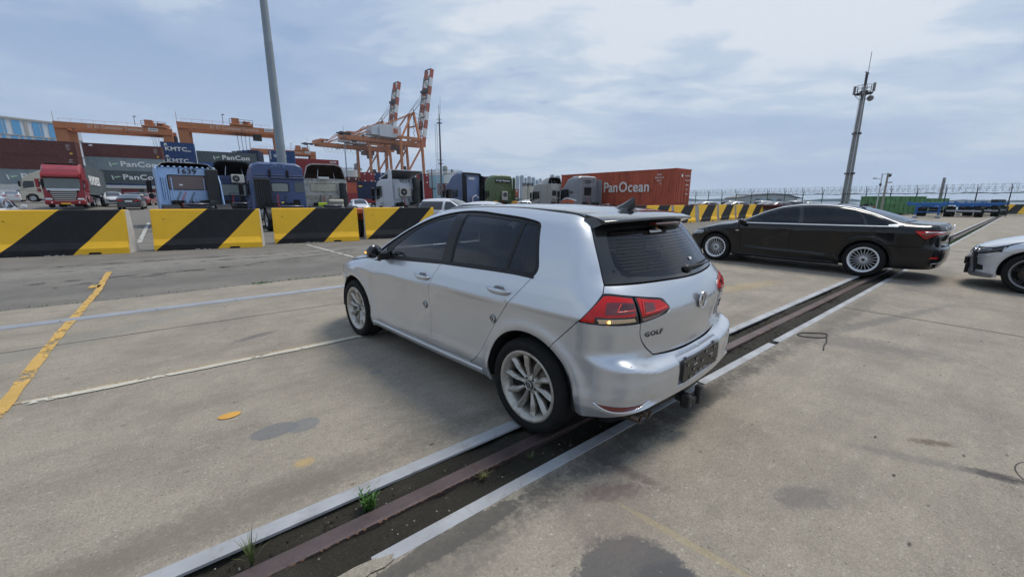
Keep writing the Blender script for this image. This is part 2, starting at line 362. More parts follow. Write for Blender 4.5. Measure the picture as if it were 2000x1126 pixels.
b = MB(); b.add(quad_uv((-40, 92), (-60, V0_), .002), [(0, 1, 2, 3)]); b.build('concrete_apron', M_CONC, kind='structure')
# trench: floor of dark dirt, concrete walls
b = MB(); us = np.arange(-12, 84.01, .12)
rnd = random.Random(5); rows = [V0_, 1.46, 1.52, 1.60, 1.66, 1.70, 1.76, 1.82, 1.88, 1.92, V1_]
vv = []
for u in us:
 for v in rows: vv.append(tuple(uv(u, v, -.034+rnd.uniform(-.012, .012)+.014*math.sin(u*2.1+v*20)+.008*(abs(v-1.70) < .08))))
nr = len(rows); b.add(vv, [(i*nr+j, (i+1)*nr+j, (i+1)*nr+j+1, i*nr+j+1) for i in range(len(us)-1) for j in range(nr-1)], True)
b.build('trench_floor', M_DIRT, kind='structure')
b = MB()
for v in (V0_, V1_): b.add([tuple(uv(-12, v, -.09)), tuple(uv(84, v, -.09)), tuple(uv(84, v, .001)), tuple(uv(-12, v, .001))], [(0, 1, 2, 3)])
for u in (-12, 84): b.add([tuple(uv(u, V0_, -.09)), tuple(uv(u, V1_, -.09)), tuple(uv(u, V1_, .001)), tuple(uv(u, V0_, .001))], [(0, 1, 2, 3)])
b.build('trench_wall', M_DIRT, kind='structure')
RAILM = mat('rail_steel', (.115, .085, .082), .42, .55, var=.25, vscale=5, dirt=.5, dcol=(.13, .065, .035), dthr=.58, bump=.2, bscale=60)
STEEL = mat('galvanised_strip', (.37, .38, .395), .52, .15, spec=.35, var=.2, vscale=3, dirt=.7, dcol=(.24, .22, .19), dthr=.53, bump=.12, bscale=30)
YM = Matrix.Rotation(YA, 4, 'Z')
rail = empty('crane_rail', uv(0, 1.712), YA, 'rust-brown crane rail sunk in the dark trench that runs under the silver hatchback', 'rail')
b = MB(); b.prism([(-.045, -.035), (-.045, -.006), (-.038, 0), (.038, 0), (.045, -.006), (.045, -.035), (.012, -.05), (-.012, -.05)], -12, 84, 'x'); b.build('rail_head', RAILM, rail)
b = MB(); rnd = random.Random(8)
for k in range(420):
 u = rnd.uniform(-1, 9); L9 = rnd.uniform(.008, .03); b.add([(u, -.0445, -.006), (u+L9*.5, -.045-rnd.uniform(.001, .006), -.012), (u+L9, -.0445, -.006)], [(0, 1, 2)])
b.build('rust_flakes', mat('rust', (.17, .085, .04), .9), rail, kind='stuff')
def strip(u0, u1, v0, v1, label, z=.006):
 s = MB();
 s.prism([(v0, -.010), (v1, -.010), (v1, z-.002), (v1-.003, z), (v0+.003, z), (v0, z-.002)], u0, u1, 'x', M=YM); return tag(s.build('steel_strip', STEEL), label, 'steel edging', 'steel edgings along the sunken rail')
rnd = random.Random(4)
strip(-12, 4.35, V1_-.080, V1_+.004, 'pale steel edging on the far side of the trench, nearest length, under the silver hatchback')
strip(4.36, 9.1, V1_-.080, V1_+.004, 'pale steel edging on the far side of the trench, between hatchback and black saloon')
strip(9.11, 30, V1_-.080, V1_+.004, 'steel edging on the far side of the trench, running on behind the black saloon')
strip(30.02, 84, V1_-.080, V1_+.004, 'farthest length of steel edging on the far side of the trench, by the blue trailers')
strip(-12, .10, V0_-.002, V0_+.070, 'pale steel edging on the near side of the trench, broken off at the picture bottom')
strip(.42, 3.15, V0_-.002, V0_+.070, 'steel edging on the near side of the trench, below the hatchback bumper')
strip(3.18, 4.70, V0_-.002, V0_+.070, 'short steel edging on the near side of the trench, right behind the tow bracket')
strip(4.82, 8.2, V0_-.002, V0_+.070, 'steel edging on the near side of the trench, beside the loop of black cable')
strip(8.22, 84, V0_-.002, V0_+.070, 'longest steel edging on the near side of the trench, leading under the black saloon')
# cement slurry over the gap in the near strip
b = MB(); rnd = random.Random(12); pts = []
for k in range(26):
 a = 2*math.pi*k/26; pts.append(tuple(uv(.26+.24*math.cos(a)*(1+rnd.uniform(-.12, .12)), V0_+.018+.042*math.sin(a)*(1+rnd.uniform(-.3, .25)), .009+.0*k)))
b.add(pts+[tuple(uv(.26, V0_+.02, .012))], [(k, (k+1) % 26, 26) for k in range(26)], True); b.build('cement_patch', M_CONC, kind='structure')
# pebbles and grit lying in the trench and on the slabs
def grit(name, n, reg, zf, rmin, rmax, m, seed):
 rnd = random.Random(seed); b = MB()
 for k in range(n):
  u, v = rnd.uniform(*reg[0]), rnd.uniform(*reg[1]); r = rnd.uniform(rmin, rmax); z = zf; P = uv(u, v, z)
  a = rnd.uniform(0, 6.28); vs_ = [(P.x+r*math.cos(a+t)*rnd.uniform(.6, 1.2), P.y+r*math.sin(a+t)*rnd.uniform(.6, 1.2), P.z) for t in (0, 2.1, 4.2)]+[(P.x, P.y, P.z+r*.8)]
  b.add(vs_, [(0, 1, 3), (1, 2, 3), (2, 0, 3)])
 return b.build(name, m, kind='stuff')
grit('dirt_clods', 2600, ((-1.5, 9), (1.49, 1.89)), -.036, .003, .012, mat('clod', (.028, .024, .018), .95), 17)
grit('brown_clods', 300, ((-1.5, 9), (1.49, 1.89)), -.034, .003, .008, mat('clod_brown', (.09, .075, .055), .95), 18)
grit('pale_grit', 380, ((-1, 12), (1.49, 1.88)), -.030, .002, .006, mat('grit_pale', (.50, .48, .42), .8), 1)
grit('pale_grit', 900, ((-2.5, 7.5), (-.9, 1.41)), .002, .0012, .004, mat('grit_pale', (.50, .48, .42), .8), 2)
grit('dark_grit', 900, ((-2.5, 9), (-1.5, 6)), .002, .0012, .0045, mat('grit_dark', (.06, .055, .05), .8), 3)
grit('pale_grit', 700, ((-2.5, 4), (2.0, 4.3)), .002, .0012, .004, mat('grit_pale', (.50, .48, .42), .8), 6)
# slot cover strip, joints and painted lines
def paintmat(name, col, wear=.5, under=None):
 m = bpy.data.materials.new(name); n, l, p = nodes(m); p.inputs['Roughness'].default_value = .6
 tc = n.new('ShaderNodeTexCoord'); t = n.new('ShaderNodeTexNoise'); l.new(tc.outputs['Object'], t.inputs['Vector']); t.inputs['Scale'].default_value = 22; t.inputs['Detail'].default_value = 8; t.inputs['Roughness'].default_value = .75
 t2 = n.new('ShaderNodeTexNoise'); l.new(tc.outputs['Object'], t2.inputs['Vector']); t2.inputs['Scale'].default_value = 3; t2.inputs['Detail'].default_value = 4
 a = n.new('ShaderNodeMath'); a.operation = 'ADD'; l.new(t.outputs['Fac'], a.inputs[0]); l.new(t2.outputs['Fac'], a.inputs[1])
 r = n.new('ShaderNodeMapRange'); l.new(a.outputs[0], r.inputs[0]); r.inputs[1].default_value = .78+wear*.3; r.inputs[2].default_value = .90+wear*.3
 tr = n.new('ShaderNodeBsdfTransparent'); mx = n.new('ShaderNodeMixShader'); l.new(r.outputs[0], mx.inputs[0]); l.new(p.outputs[0], mx.inputs[2]); l.new(tr.outputs[0], mx.inputs[1]); l.new(mx.outputs[0], n['Material Output'].inputs[0])
 x = n.new('ShaderNodeMix'); x.data_type = 'RGBA'; rr = n.new('ShaderNodeMapRange'); l.new(t2.outputs['Fac'], rr.inputs[0]); rr.inputs[1].default_value = .35; rr.inputs[2].default_value = .7; l.new(rr.outputs[0], x.inputs[0]); x.inputs[6].default_value = (*col, 1); x.inputs[7].default_value = (*[q*.72 for q in col], 1); l.new(x.outputs[2], p.inputs['Base Color'])
 return m
P_YEL = paintmat('yellow_paint', (.64, .39, .09), .15); P_WHT = paintmat('white_paint', (.60, .58, .52), .3); P_CRM = paintmat('cream_paint', (.60, .56, .46), .05); P_OCH = paintmat('ochre_paint', (.43, .32, .18), .35); P_BRT = paintmat('orange_paint', (.68, .36, .06), -.3)
def line(pts, wd, m, z=.006, jit=.006, name='painted_line', step=.25):
 rnd = random.Random(int(pts[0][0]*100) & 255); L_, R_ = [], []
 for (a, c) in zip(pts[:-1], pts[1:]):
  A, C = Vector(a), Vector(c); d = (C-A); n_ = max(1, int(d.length/step)); t_ = d.normalized(); s = Vector((-t_.y, t_.x))
  for k in range(n_+1):
   P = A+d*k/n_; w_ = wd/2
   for lst, sg in ((L_, 1), (R_, -1)):
    q = P+s*sg*(w_+rnd.uniform(-jit, jit)); W_ = uv(q.x, q.y, 0); lst.append((W_.x, W_.y, z+gz(W_.x, W_.y)))
 b = MB(); n_ = len(L_); b.add(L_+R_, [(i, i+1, n_+i+1, n_+i) for i in range(n_-1)]); return b.build(name, m, kind='structure')
line([(-1.20, 3.4), (-1.30, 6.1), (-1.33, 9.2), (-1.44, 11.7)], .088, P_YEL, z=.010, jit=.007)
line([(-1.50, 9.85), (-1.36, 9.85)], .3, P_YEL, z=.010, jit=.04, step=.1)
line([(-4, 4.43), (1.6, 4.43)], .055, P_OCH, z=.007); line([(1.6, 4.43), (30, 4.43)], .05, P_OCH, z=.007, jit=.01)
line([(-1.15, 4.385), (.35, 4.375), (1.3, 4.385), (2.6, 4.38), (9, 4.38)], .075, P_CRM, z=.010, jit=.012)
line([(3.03, 15.0), (3.35, 10.4)], .10, P_WHT, z=.004); line([(-1.43, 17.9), (-1.8, 31)], .13, P_WHT, z=.004); line([(-2.2, 18.3), (1.0, 18.3)], .06, P_WHT, z=.004)
line([(18.9, 1.35), (19.6, -6)], .12, P_WHT, z=.008); line([(30, 8.3), (52, 8.9)], .12, P_WHT, z=.008); line([(-9.5, 38), (-11.5, 60)], .14, P_WHT, z=.004)
b = MB(); pts = [tuple(uv(.045+.068*math.cos(t)*(1+.05*math.sin(3*t)), 3.245+.045*math.sin(t), .008)) for t in np.linspace(0, 6.28, 22)[:-1]]; b.add(pts, [tuple(range(21))]); b.build('paint_blob', P_BRT, kind='structure')
slot = empty('cable_slot_cover', uv(0, 7.24), YA, 'long pale steel cover strip across the concrete behind the silver hatchback', 'cover strip')
b = MB(); b.prism([(-.075, 0), (-.07, .014), (-.03, .018), (-.02, .030), (.02, .030), (.03, .018), (.07, .014), (.075, 0)], -9, 60, 'x'); b.build('cover_rail', mat('slot_steel', (.34, .355, .385), .5, .2, var=.12, dirt=.3, dcol=(.25, .24, .22)), slot)
b = MB()
for u in np.arange(-8.6, 12, .9): b.lathe([(0, .034), (.012, .034), (.014, .028)], 8, Matrix.Translation((u, -.048, -.012)), axis='z')
b.build('bolts', mat('slot_bolt', (.25, .25, .26), .4, .8), slot, kind='stuff')
P_TYRE = paintmat('tyre_mark', (.125, .117, .105), .8); P_TYR2 = paintmat('tyre_mark_faint', (.13, .118, .10), .85)
for a_, c_ in (((-9, 9.6), (3, 11.2)), ((-9, 11.2), (4, 12.6)), ((-7, 13.4), (7, 12.4)), ((-2, 10.2), (9, 13.4))):
 line([a_, ((a_[0]+c_[0])/2, (a_[1]+c_[1])/2+.4), c_], .20, P_TYRE, z=.003, jit=.02)
# expansion joint lines across the slabs
M_JOINT = mat('joint_dark', (.05, .046, .04), .95)
line([(-4, 6.05), (60, 6.05)], .012, M_JOINT, z=.0045, jit=.003); line([(9.8, 2.0), (9.8, 8.4)], .014, M_JOINT, z=.0045, jit=.004); line([(7.2, 1.40), (7.2, -12)], .014, M_JOINT, z=.0045, jit=.004)
# weeds
def blade_tuft(b, P, n, h, spread, rnd, wd=.004, leafy=False):
 for k in range(n):
  a = rnd.uniform(0, 6.28); hh = h*rnd.uniform(.45, 1); sp = spread*rnd.uniform(.2, 1); d = Vector((math.cos(a), math.sin(a), 0)); s = Vector((-d.y, d.x, 0)); pts = []
  for t in (0, .35, .7, 1): pts.append((P+d*sp*t**1.6+Vector((0, 0, hh*(t-.25*t*t*(sp/h))*1.1)), wd*(1-t**2)*(1 if not leafy else (.4+2.2*t*(1.1-t)))+.0004))
  v = [q for p_, w_ in pts for q in (tuple(p_-s*w_), tuple(p_+s*w_))]; b.add(v, [(2*i, 2*i+1, 2*i+3, 2*i+2) for i in range(3)], True)
GREEN = mat('weed_green', (.055, .14, .022), .6, var=.35, vscale=30); DRYG = mat('weed_dry', (.22, .20, .07), .7, var=.3, vscale=30)
rnd = random.Random(21)
def weed(u, v, z, n, h, sp, m, label, leafy=False, wd=.004, group=None):
 b = MB(); blade_tuft(b, Vector((0, 0, 0)), n, h, sp, rnd, wd, leafy); P = uv(u, v, z); return tag(b.build('weed', m, loc=P), label, 'weed', group)
wd_ = empty('weed', uv(.52, 1.80, -.034), 0, 'bright green leafy weed growing beside the sunken rail', 'weed')
b = MB()
for k in range(7):
 a = k*.9+.3; blade_tuft(b, Vector((.018*math.cos(a), .018*math.sin(a), .0)), 7, .12*rnd.uniform(.7, 1.1), .05, rnd, .006, True)
 x, y = .018*math.cos(a), .018*math.sin(a)
 for j in range(5):
  q = Vector((x*(1+j*.35), y*(1+j*.35), .015+.02*j)); aa = rnd.uniform(0, 6.3); d = Vector((math.cos(aa)*.024, math.sin(aa)*.024, .016)); s = Vector((-d.y, d.x, 0)).normalized()*.0055; b.add([tuple(q), tuple(q+d*.5+s), tuple(q+d), tuple(q+d*.5-s)], [(0, 1, 2, 3)])
b.build('leaves', GREEN, wd_, kind='stuff')
weed(.02, 1.80, -.034, 26, .17, .09, mat('weed_mixed', (.11, .15, .04), .6, var=.5, vscale=12), 'thin grass tuft with one tall blade, in the trench at the bottom of the picture', wd=.0022)
weed(1.10, 1.635, -.034, 24, .07, .07, DRYG, 'dry straw-coloured tuft hanging over the rail edge', wd=.0018)
weed(1.42, 1.60, -.034, 12, .06, .05, mat('weed_mixed', (.11, .15, .04), .6), 'small sparse tuft in the trench below the hatchback wheel', wd=.0018)
weed(4.55, 1.84, -.034, 22, .09, .06, mat('weed_mixed', (.11, .15, .04), .6), 'low tuft in the trench beside the hatchback bumper', wd=.0025)
b = MB();
for k in range(2600):
 u = rnd.uniform(13.5, 40); blade_tuft(b, uv(u, 1.56+rnd.uniform(-.09, .04), -.05), 2, rnd.uniform(.05, .10), .05, rnd, .012)
b.build('trench_grass', mat('grass_far', (.075, .125, .035), .7, var=.3, vscale=6), kind='stuff')
b = MB()
for k in range(520):
 u = rnd.choice([rnd.gauss(-3.2, .5), rnd.gauss(.9, .12), rnd.uniform(1.3, 3.0), rnd.uniform(-5, 3), rnd.uniform(3, 9)]); P = uv(u, 8.45+rnd.uniform(-.05, .07), 0); blade_tuft(b, P, 3, rnd.uniform(.015, .04), .035, rnd, .003)
b.build('kerb_grass', GREEN, kind='stuff')
# loop of cable
b = MB(); c0 = uv(5.38, 1.27); pts = [Vector((c0.x+.17*math.cos(t)+.02*math.sin(3*t), c0.y+.085*math.sin(t)+.01*math.cos(2*t), .008)) for t in np.linspace(.2, 6.5, 30)]+[uv(5.2, 1.10, .008), uv(5.08, 1.09, .008), uv(4.98, 1.07, .007), uv(4.90, 1.05, .007)]
b.tube(pts, .006, 6); tag(b.build('cable_loop', mat('black_cable', (.015, .015, .015), .5)), 'thin black cable left in a loop on the concrete beside the steel edging', 'cable')
DARKG = mat('gap_dark', (.05, .045, .042), .9)
cov = empty('drain_cover', uv(3.52, -.46), 0, 'round concrete-coloured drain cover cut by the right edge, with a dark gap round it', 'drain cover')
b = MB(); b.lathe([(0, .006), (.24, .006), (.25, .004)], 40, axis='z'); b.build('lid', M_CONC, cov)
b = MB(); b.lathe([(.25, .0035), (.256, .0035)], 40, axis='z'); b.build('gap_ring', DARKG, cov)
# ---------------------------------------------------------------- car body surfaces (implicit, numpy)
def table(pts, sig=0.0, n=1200):
 a = np.array(pts, float); a = a[np.argsort(a[:, 0])]
 lo, hi = a[0, 0], a[-1, 0]; pad = (hi-lo)*.15+.05
 xs = np.linspace(lo-pad, hi+pad, n); ys = np.interp(xs, a[:, 0], a[:, 1])
 s0 = (a[1, 1]-a[0, 1])/(a[1, 0]-a[0, 0]); s1 = (a[-1, 1]-a[-2, 1])/(a[-1, 0]-a[-2, 0])
 ys = np.where(xs < lo, a[0, 1]+(xs-lo)*s0, ys); ys = np.where(xs > hi, a[-1, 1]+(xs-hi)*s1, ys)
 if sig > 0:
  dx = xs[1]-xs[0]; m = int(3*sig/dx)+1; k = np.exp(-.5*(np.arange(-m, m+1)*dx/sig)**2); k /= k.sum()
  yp = np.pad(ys, m, mode='reflect', reflect_type='odd'); ys = np.convolve(yp, k, 'valid')
 return lambda x: np.interp(x, xs, ys)
def smax(a, b, k):
 h = np.maximum(k-np.abs(a-b), 0)/k
 return np.maximum(a, b)+h*h*k*.25
def sstep(a, b, x):
 t = np.clip((x-a)/(b-a), 0, 1); return t*t*(3-2*t)
class Body:
 """half-symmetric car surface; x forward from the rear axle, y left, z up"""
 def __init__(s, **k):
  s.__dict__.update(k)
 def F(s, P):
  x, y, z = P[:, 0], np.abs(P[:, 1]), P[:, 2]
  side = y-s.W(x, z)
  top = (z-s.T(x, y))*s.topk(x)
  f = smax(side, top, s.k_st(x, z))
  f = smax(f, s.R(y, z)-x, s.k_r(x, y, z))
  f = smax(f, x-s.N(y, z), s.k_f)
  return f
 def grad(s, P):
  e = 1e-3; g = np.zeros_like(P)
  for i in range(3):
   d = np.zeros(3); d[i] = e
   g[:, i] = s.F(P+d)-s.F(P-d)
  return g/np.maximum(np.linalg.norm(g, axis=1, keepdims=True), 1e-9)
 def cast(s, O, D, tmax=2.6, n=66):
  """from inside outwards, first crossing"""
  O = np.asarray(O, float); D = np.asarray(D, float)
  ts = np.linspace(0, tmax, n); lo = np.zeros(len(O)); hi = np.full(len(O), tmax); found = np.zeros(len(O), bool)
  prev = s.F(O)
  for t0, t1 in zip(ts[:-1], ts[1:]):
   v = s.F(O+D*t1)
   m = (~found) & (prev <= 0) & (v > 0)
   lo[m] = t0; hi[m] = t1; found |= m; prev = v
  for _ in range(22):
   mid = (lo+hi)/2; v = s.F(O+D*mid[:, None]); b = v > 0
   hi = np.where(b, mid, hi); lo = np.where(b, lo, mid)
  return O+D*((lo+hi)/2)[:, None]
 # ---- wrap chart: q runs along the side and round both ends, v is height then angle over the roof
 def wrap(s, Q):
  q, v = Q[:, 0], Q[:, 1]
  th = np.where(q < s.x0, (q-s.x0)/s.rk, np.where(q > s.x1, (q-s.x1)/s.rk, 0))
  ox = np.clip(q, s.x0, s.x1)
  dx, dy = np.sin(th), np.cos(th)
  ph = np.maximum(v-s.z0, 0)/.75
  O = np.stack([ox, 0*ox, np.minimum(v, s.z0)], 1)
  D = np.stack([dx*np.cos(ph), dy*np.cos(ph), np.sin(ph)], 1)
  return s.cast(O, D)
 def unwrap(s, P):
  x, y, z = P[:, 0], P[:, 1], P[:, 2]
  ox = np.clip(x, s.x0, s.x1); h = np.hypot(x-ox, y)
  th = np.arctan2(x-ox, y); q = ox+th*s.rk
  v = np.where(z > s.z0, s.z0+.75*np.arctan2(z-s.z0, h), z)
  return np.stack([q, v], 1)
 def top(s, Q):
  return s.cast(np.stack([Q[:, 0], Q[:, 1], 0*Q[:, 0]+.45], 1), np.tile([0, 0, 1.], (len(Q), 1)))
 def sidep(s, Q):
  return s.cast(np.stack([Q[:, 0], 0*Q[:, 0], Q[:, 1]], 1), np.tile([0, 1., 0], (len(Q), 1)))
 def rearp(s, Q, x=.6):
  return s.cast(np.stack([0*Q[:, 0]+x, Q[:, 0], Q[:, 1]], 1), np.tile([-1., 0, 0], (len(Q), 1)))
 def frontp(s, Q, x=2.4):
  return s.cast(np.stack([0*Q[:, 0]+x, Q[:, 0], Q[:, 1]], 1), np.tile([1., 0, 0], (len(Q), 1)))
def make_golf_body():
 zc = table([(-1, .85), (-.5, .85), (.2, .845), (1.2, .815), (2.2, .78), (3.5, .74)], .1)
 plan = table([(-1, .74), (-.7, .83), (-.4, .872), (0, .892), (.5, .896), (1.8, .896), (2.4, .892), (2.9, .865), (3.3, .80), (3.6, .70)], .12)
 sec = table([(-.70, .12), (-.62, .075), (-.56, .052), (-.51, .034), (-.46, .030), (-.40, .036), (-.30, .036), (-.20, .031), (-.10, .021), (-.02, .008), (0, 0),
     (.015, .003), (.10, .026), (.175, .053), (.19, .060), (.30, .098), (.42, .156), (.52, .225), (.60, .31), (.7, .42)], .0045)
 def W(x, z):
  w = z-zc(x)
  d = sec(w)
  # greenhouse narrows towards the tail
  d = d+np.clip(w-.15, 0, 1)*np.clip(.45-x, 0, 2)*.09
  y = plan(x)-d
  for hx in (0., 2.631):
   r = np.hypot(x-hx+.01, z-.315)
   y = y+.013*np.exp(-((r-.40)/.042)**2)*(z > .1)+.004*(1-sstep(.40, .5, r))
  return y
 t0 = table([(-.9, 1.28), (-.5, 1.366), (-.3, 1.402), (0, 1.432), (.4, 1.450), (.8, 1.452), (1.15, 1.438), (1.38, 1.408), (1.52, 1.365),
    (1.9, 1.195), (2.36, .985), (2.5, .965), (2.8, .925), (3.1, .860), (3.3, .785), (3.42, .70), (3.6, .5)], .035)
 def T(x, y):
  return t0(x+.10*y*y*sstep(.9, 1.5, x))+.012*sstep(2.3, 1.3, x)-.055*y*y-.05*np.maximum(y-.35, 0)**2*sstep(2.0, 2.4, x)
 xr = table([(1.55, -.16), (1.40, -.30), (1.34, -.375), (1.20, -.492), (1.05, -.610), (1.00, -.648), (.95, -.675), (.88, -.703), (.855, -.707), (.78, -.702), (.70, -.690), (.62, -.680),
    (.50, -.675), (.1, -.66)], .008)
 def R(y, z):
  x = xr(z)
  # bumper: steps out below a line that rises towards the corners
  zl = .588+.04*sstep(.50, .75, y)
  out = sstep(zl+.020, zl-.050, z)*.080*(1-.45*sstep(.72, .95, y))
  out = out+.006*sstep(.54, .48, z)
  out = out-.05*sstep(.36, .20, z)
  # lower feature: concave above the reflector on the corners
  out = out-.016*np.exp(-((z-.375)/.03)**2)*sstep(.45, .60, y)+.014*np.exp(-((z-.34)/.03)**2)*sstep(.45, .62, y)
  # plate recess
  out = out-.020*sstep(.32, .29, y)*sstep(.395, .41, z)*sstep(.575, .56, z)
  c = .14+.06*sstep(.60, .68, z)+.12*sstep(.9, 1.1, z)
  return x-out+c*y*y+.25*np.maximum(y-.55, 0)**2
 def N(y, z):
  xn = np.interp(z, [.1, .25, .5, .62, .70, .78, .85, 1.5], [3.38, 3.45, 3.48, 3.47, 3.44, 3.38, 3.28, 2.2])
  return xn-.22*y*y-.5*np.maximum(y-.45, 0)**2
 k_st = lambda x, z: .085+.05*sstep(2.2, 2.6, x)
 k_r = lambda x, y, z: .17-.08*sstep(.95, 1.15, z)
 return Body(W=W, T=T, R=R, N=N, topk=lambda x: 1.0, k_st=k_st, k_r=k_r, k_f=.22, x0=.25, x1=2.4, z0=1.0, rk=.95)
# ---------------------------------------------------------------- panels cut from a body surface
def resample(curves, step, close=True):
 """curves: list of point lists, smooth inside each list, corners between them"""
 out = []
 for c in curves:
  P = [np.array(p, float) for p in c]
  if len(P) == 2: pts = P
  else:
   pts = []
   Q = [2*P[0]-P[1]]+P+[2*P[-1]-P[-2]]
   for i in range(1, len(Q)-2):
    a, b, c_, d = Q[i-1:i+3]
    for t in np.linspace(0, 1, 9)[:-1]:
     pts.append(.5*((2*b)+(-a+c_)*t+(2*a-5*b+4*c_-d)*t*t+(-a+3*b-3*c_+d)*t**3))
   pts.append(P[-1])
  # even spacing
  acc = [0]
  for i in range(1, len(pts)): acc.append(acc[-1]+np.linalg.norm(pts[i]-pts[i-1]))
  n = max(1, int(round(acc[-1]/step)))
  tt = np.linspace(0, acc[-1], n+1); arr = np.array(pts)
  rs = np.stack([np.interp(tt, acc, arr[:, k]) for k in range(arr.shape[1])], 1)
  out += [r for r in rs[:-1]] if close else [r for r in rs]
  last = rs[-1]
 if not close: return np.array(out)
 if np.linalg.norm(out[0]-last) > 1e-3: out.append(last)
 return np.array(out)
def inset_poly(P, g, fix=None):
 A = np.roll(P, 1, 0); B = np.roll(P, -1, 0)
 area = .5*np.sum(P[:, 0]*B[:, 1]-B[:, 0]*P[:, 1]); sg = 1 if area > 0 else -1
 def nrm(v):
  n = np.stack([-v[:, 1], v[:, 0]], 1); return n/np.maximum(np.linalg.norm(n, axis=1, keepdims=True), 1e-9)
 n = nrm(P-A)+nrm(B-P); L_ = np.linalg.norm(n, axis=1, keepdims=True); n = n/np.maximum(L_, 1e-6); k = 1/np.maximum(L_/2, .5)
 return P+n*k*g*sg
def inside(P, poly):
 x, y = P[:, 0], P[:, 1]; r = np.zeros(len(P), bool); n = len(poly); j = n-1
 for i in range(n):
  xi, yi = poly[i]; xj, yj = poly[j]
  if yi != yj:
   c = ((yi > y) != (yj > y)) & (x < (xj-xi)*(y-yi)/(yj-yi)+xi); r ^= c
  j = i
 return r
def dist_poly(P, poly):
 d = np.full(len(P), 1e9); n = len(poly)
 for i in range(n):
  a, b = poly[i], poly[(i+1) % n]; ab = b-a; t = np.clip(((P-a)@ab)/max(ab@ab, 1e-12), 0, 1)
  d = np.minimum(d, np.linalg.norm(P-(a+t[:, None]*ab), axis=1))
 return d
def tri_region(outline, holes, step):
 pts = [Vector(p) for p in outline]; loops = [list(range(len(outline)))]
 for h in holes:
  b = len(pts); pts += [Vector(p) for p in h]; loops.append(list(range(b, b+len(h))))
 lo, hi = outline.min(0), outline.max(0)
 gx = np.arange(lo[0]+step*.5, hi[0], step); gy = np.arange(lo[1]+step*.5, hi[1], step*.87)
 G = np.array([(x+(step*.5 if k % 2 else 0), y) for k, y in enumerate(gy) for x in gx]) if len(gx) and len(gy) else np.zeros((0, 2))
 if len(G):
  m = inside(G, outline) & (dist_poly(G, outline) > step*.45)
  for h in holes: m &= (~inside(G, h)) & (dist_poly(G, h) > step*.45)
  pts += [Vector(p) for p in G[m]]
 edges = [(l[i], l[(i+1) % len(l)]) for l in loops for i in range(len(l))]
 r = delaunay_2d_cdt(pts, edges, [], 0, 1e-6)
 V = np.array([tuple(v) for v in r[0]]); Fc = np.array([f for f in r[2] if len(f) == 3])
 cen = V[Fc].mean(1); m = inside(cen, outline)
 for h in holes: m &= ~inside(cen, h)
 return V, Fc[m]
def mesh_with_normals(name, V, Fc, Nn):
 me = bpy.data.meshes.new(name); me.from_pydata(V.tolist(), [], Fc.tolist()); me.polygons.foreach_set('use_smooth', [True]*len(me.polygons)); me.update()
 me.normals_split_custom_set_from_vertices(Nn.tolist()); return me
def chart_pts(body, pts, chart):
 """anchors: 3-D points -> wrap chart; 2-D points are chart points already"""
 out = []
 for p in pts:
  if len(p) == 3:
   if chart == 'w': out.append(tuple(body.unwrap(np.array([p], float))[0]))
   elif chart == 's': out.append((p[0], p[2]))
   else: out.append((p[0], p[1]))
  else: out.append(tuple(p))
 return out
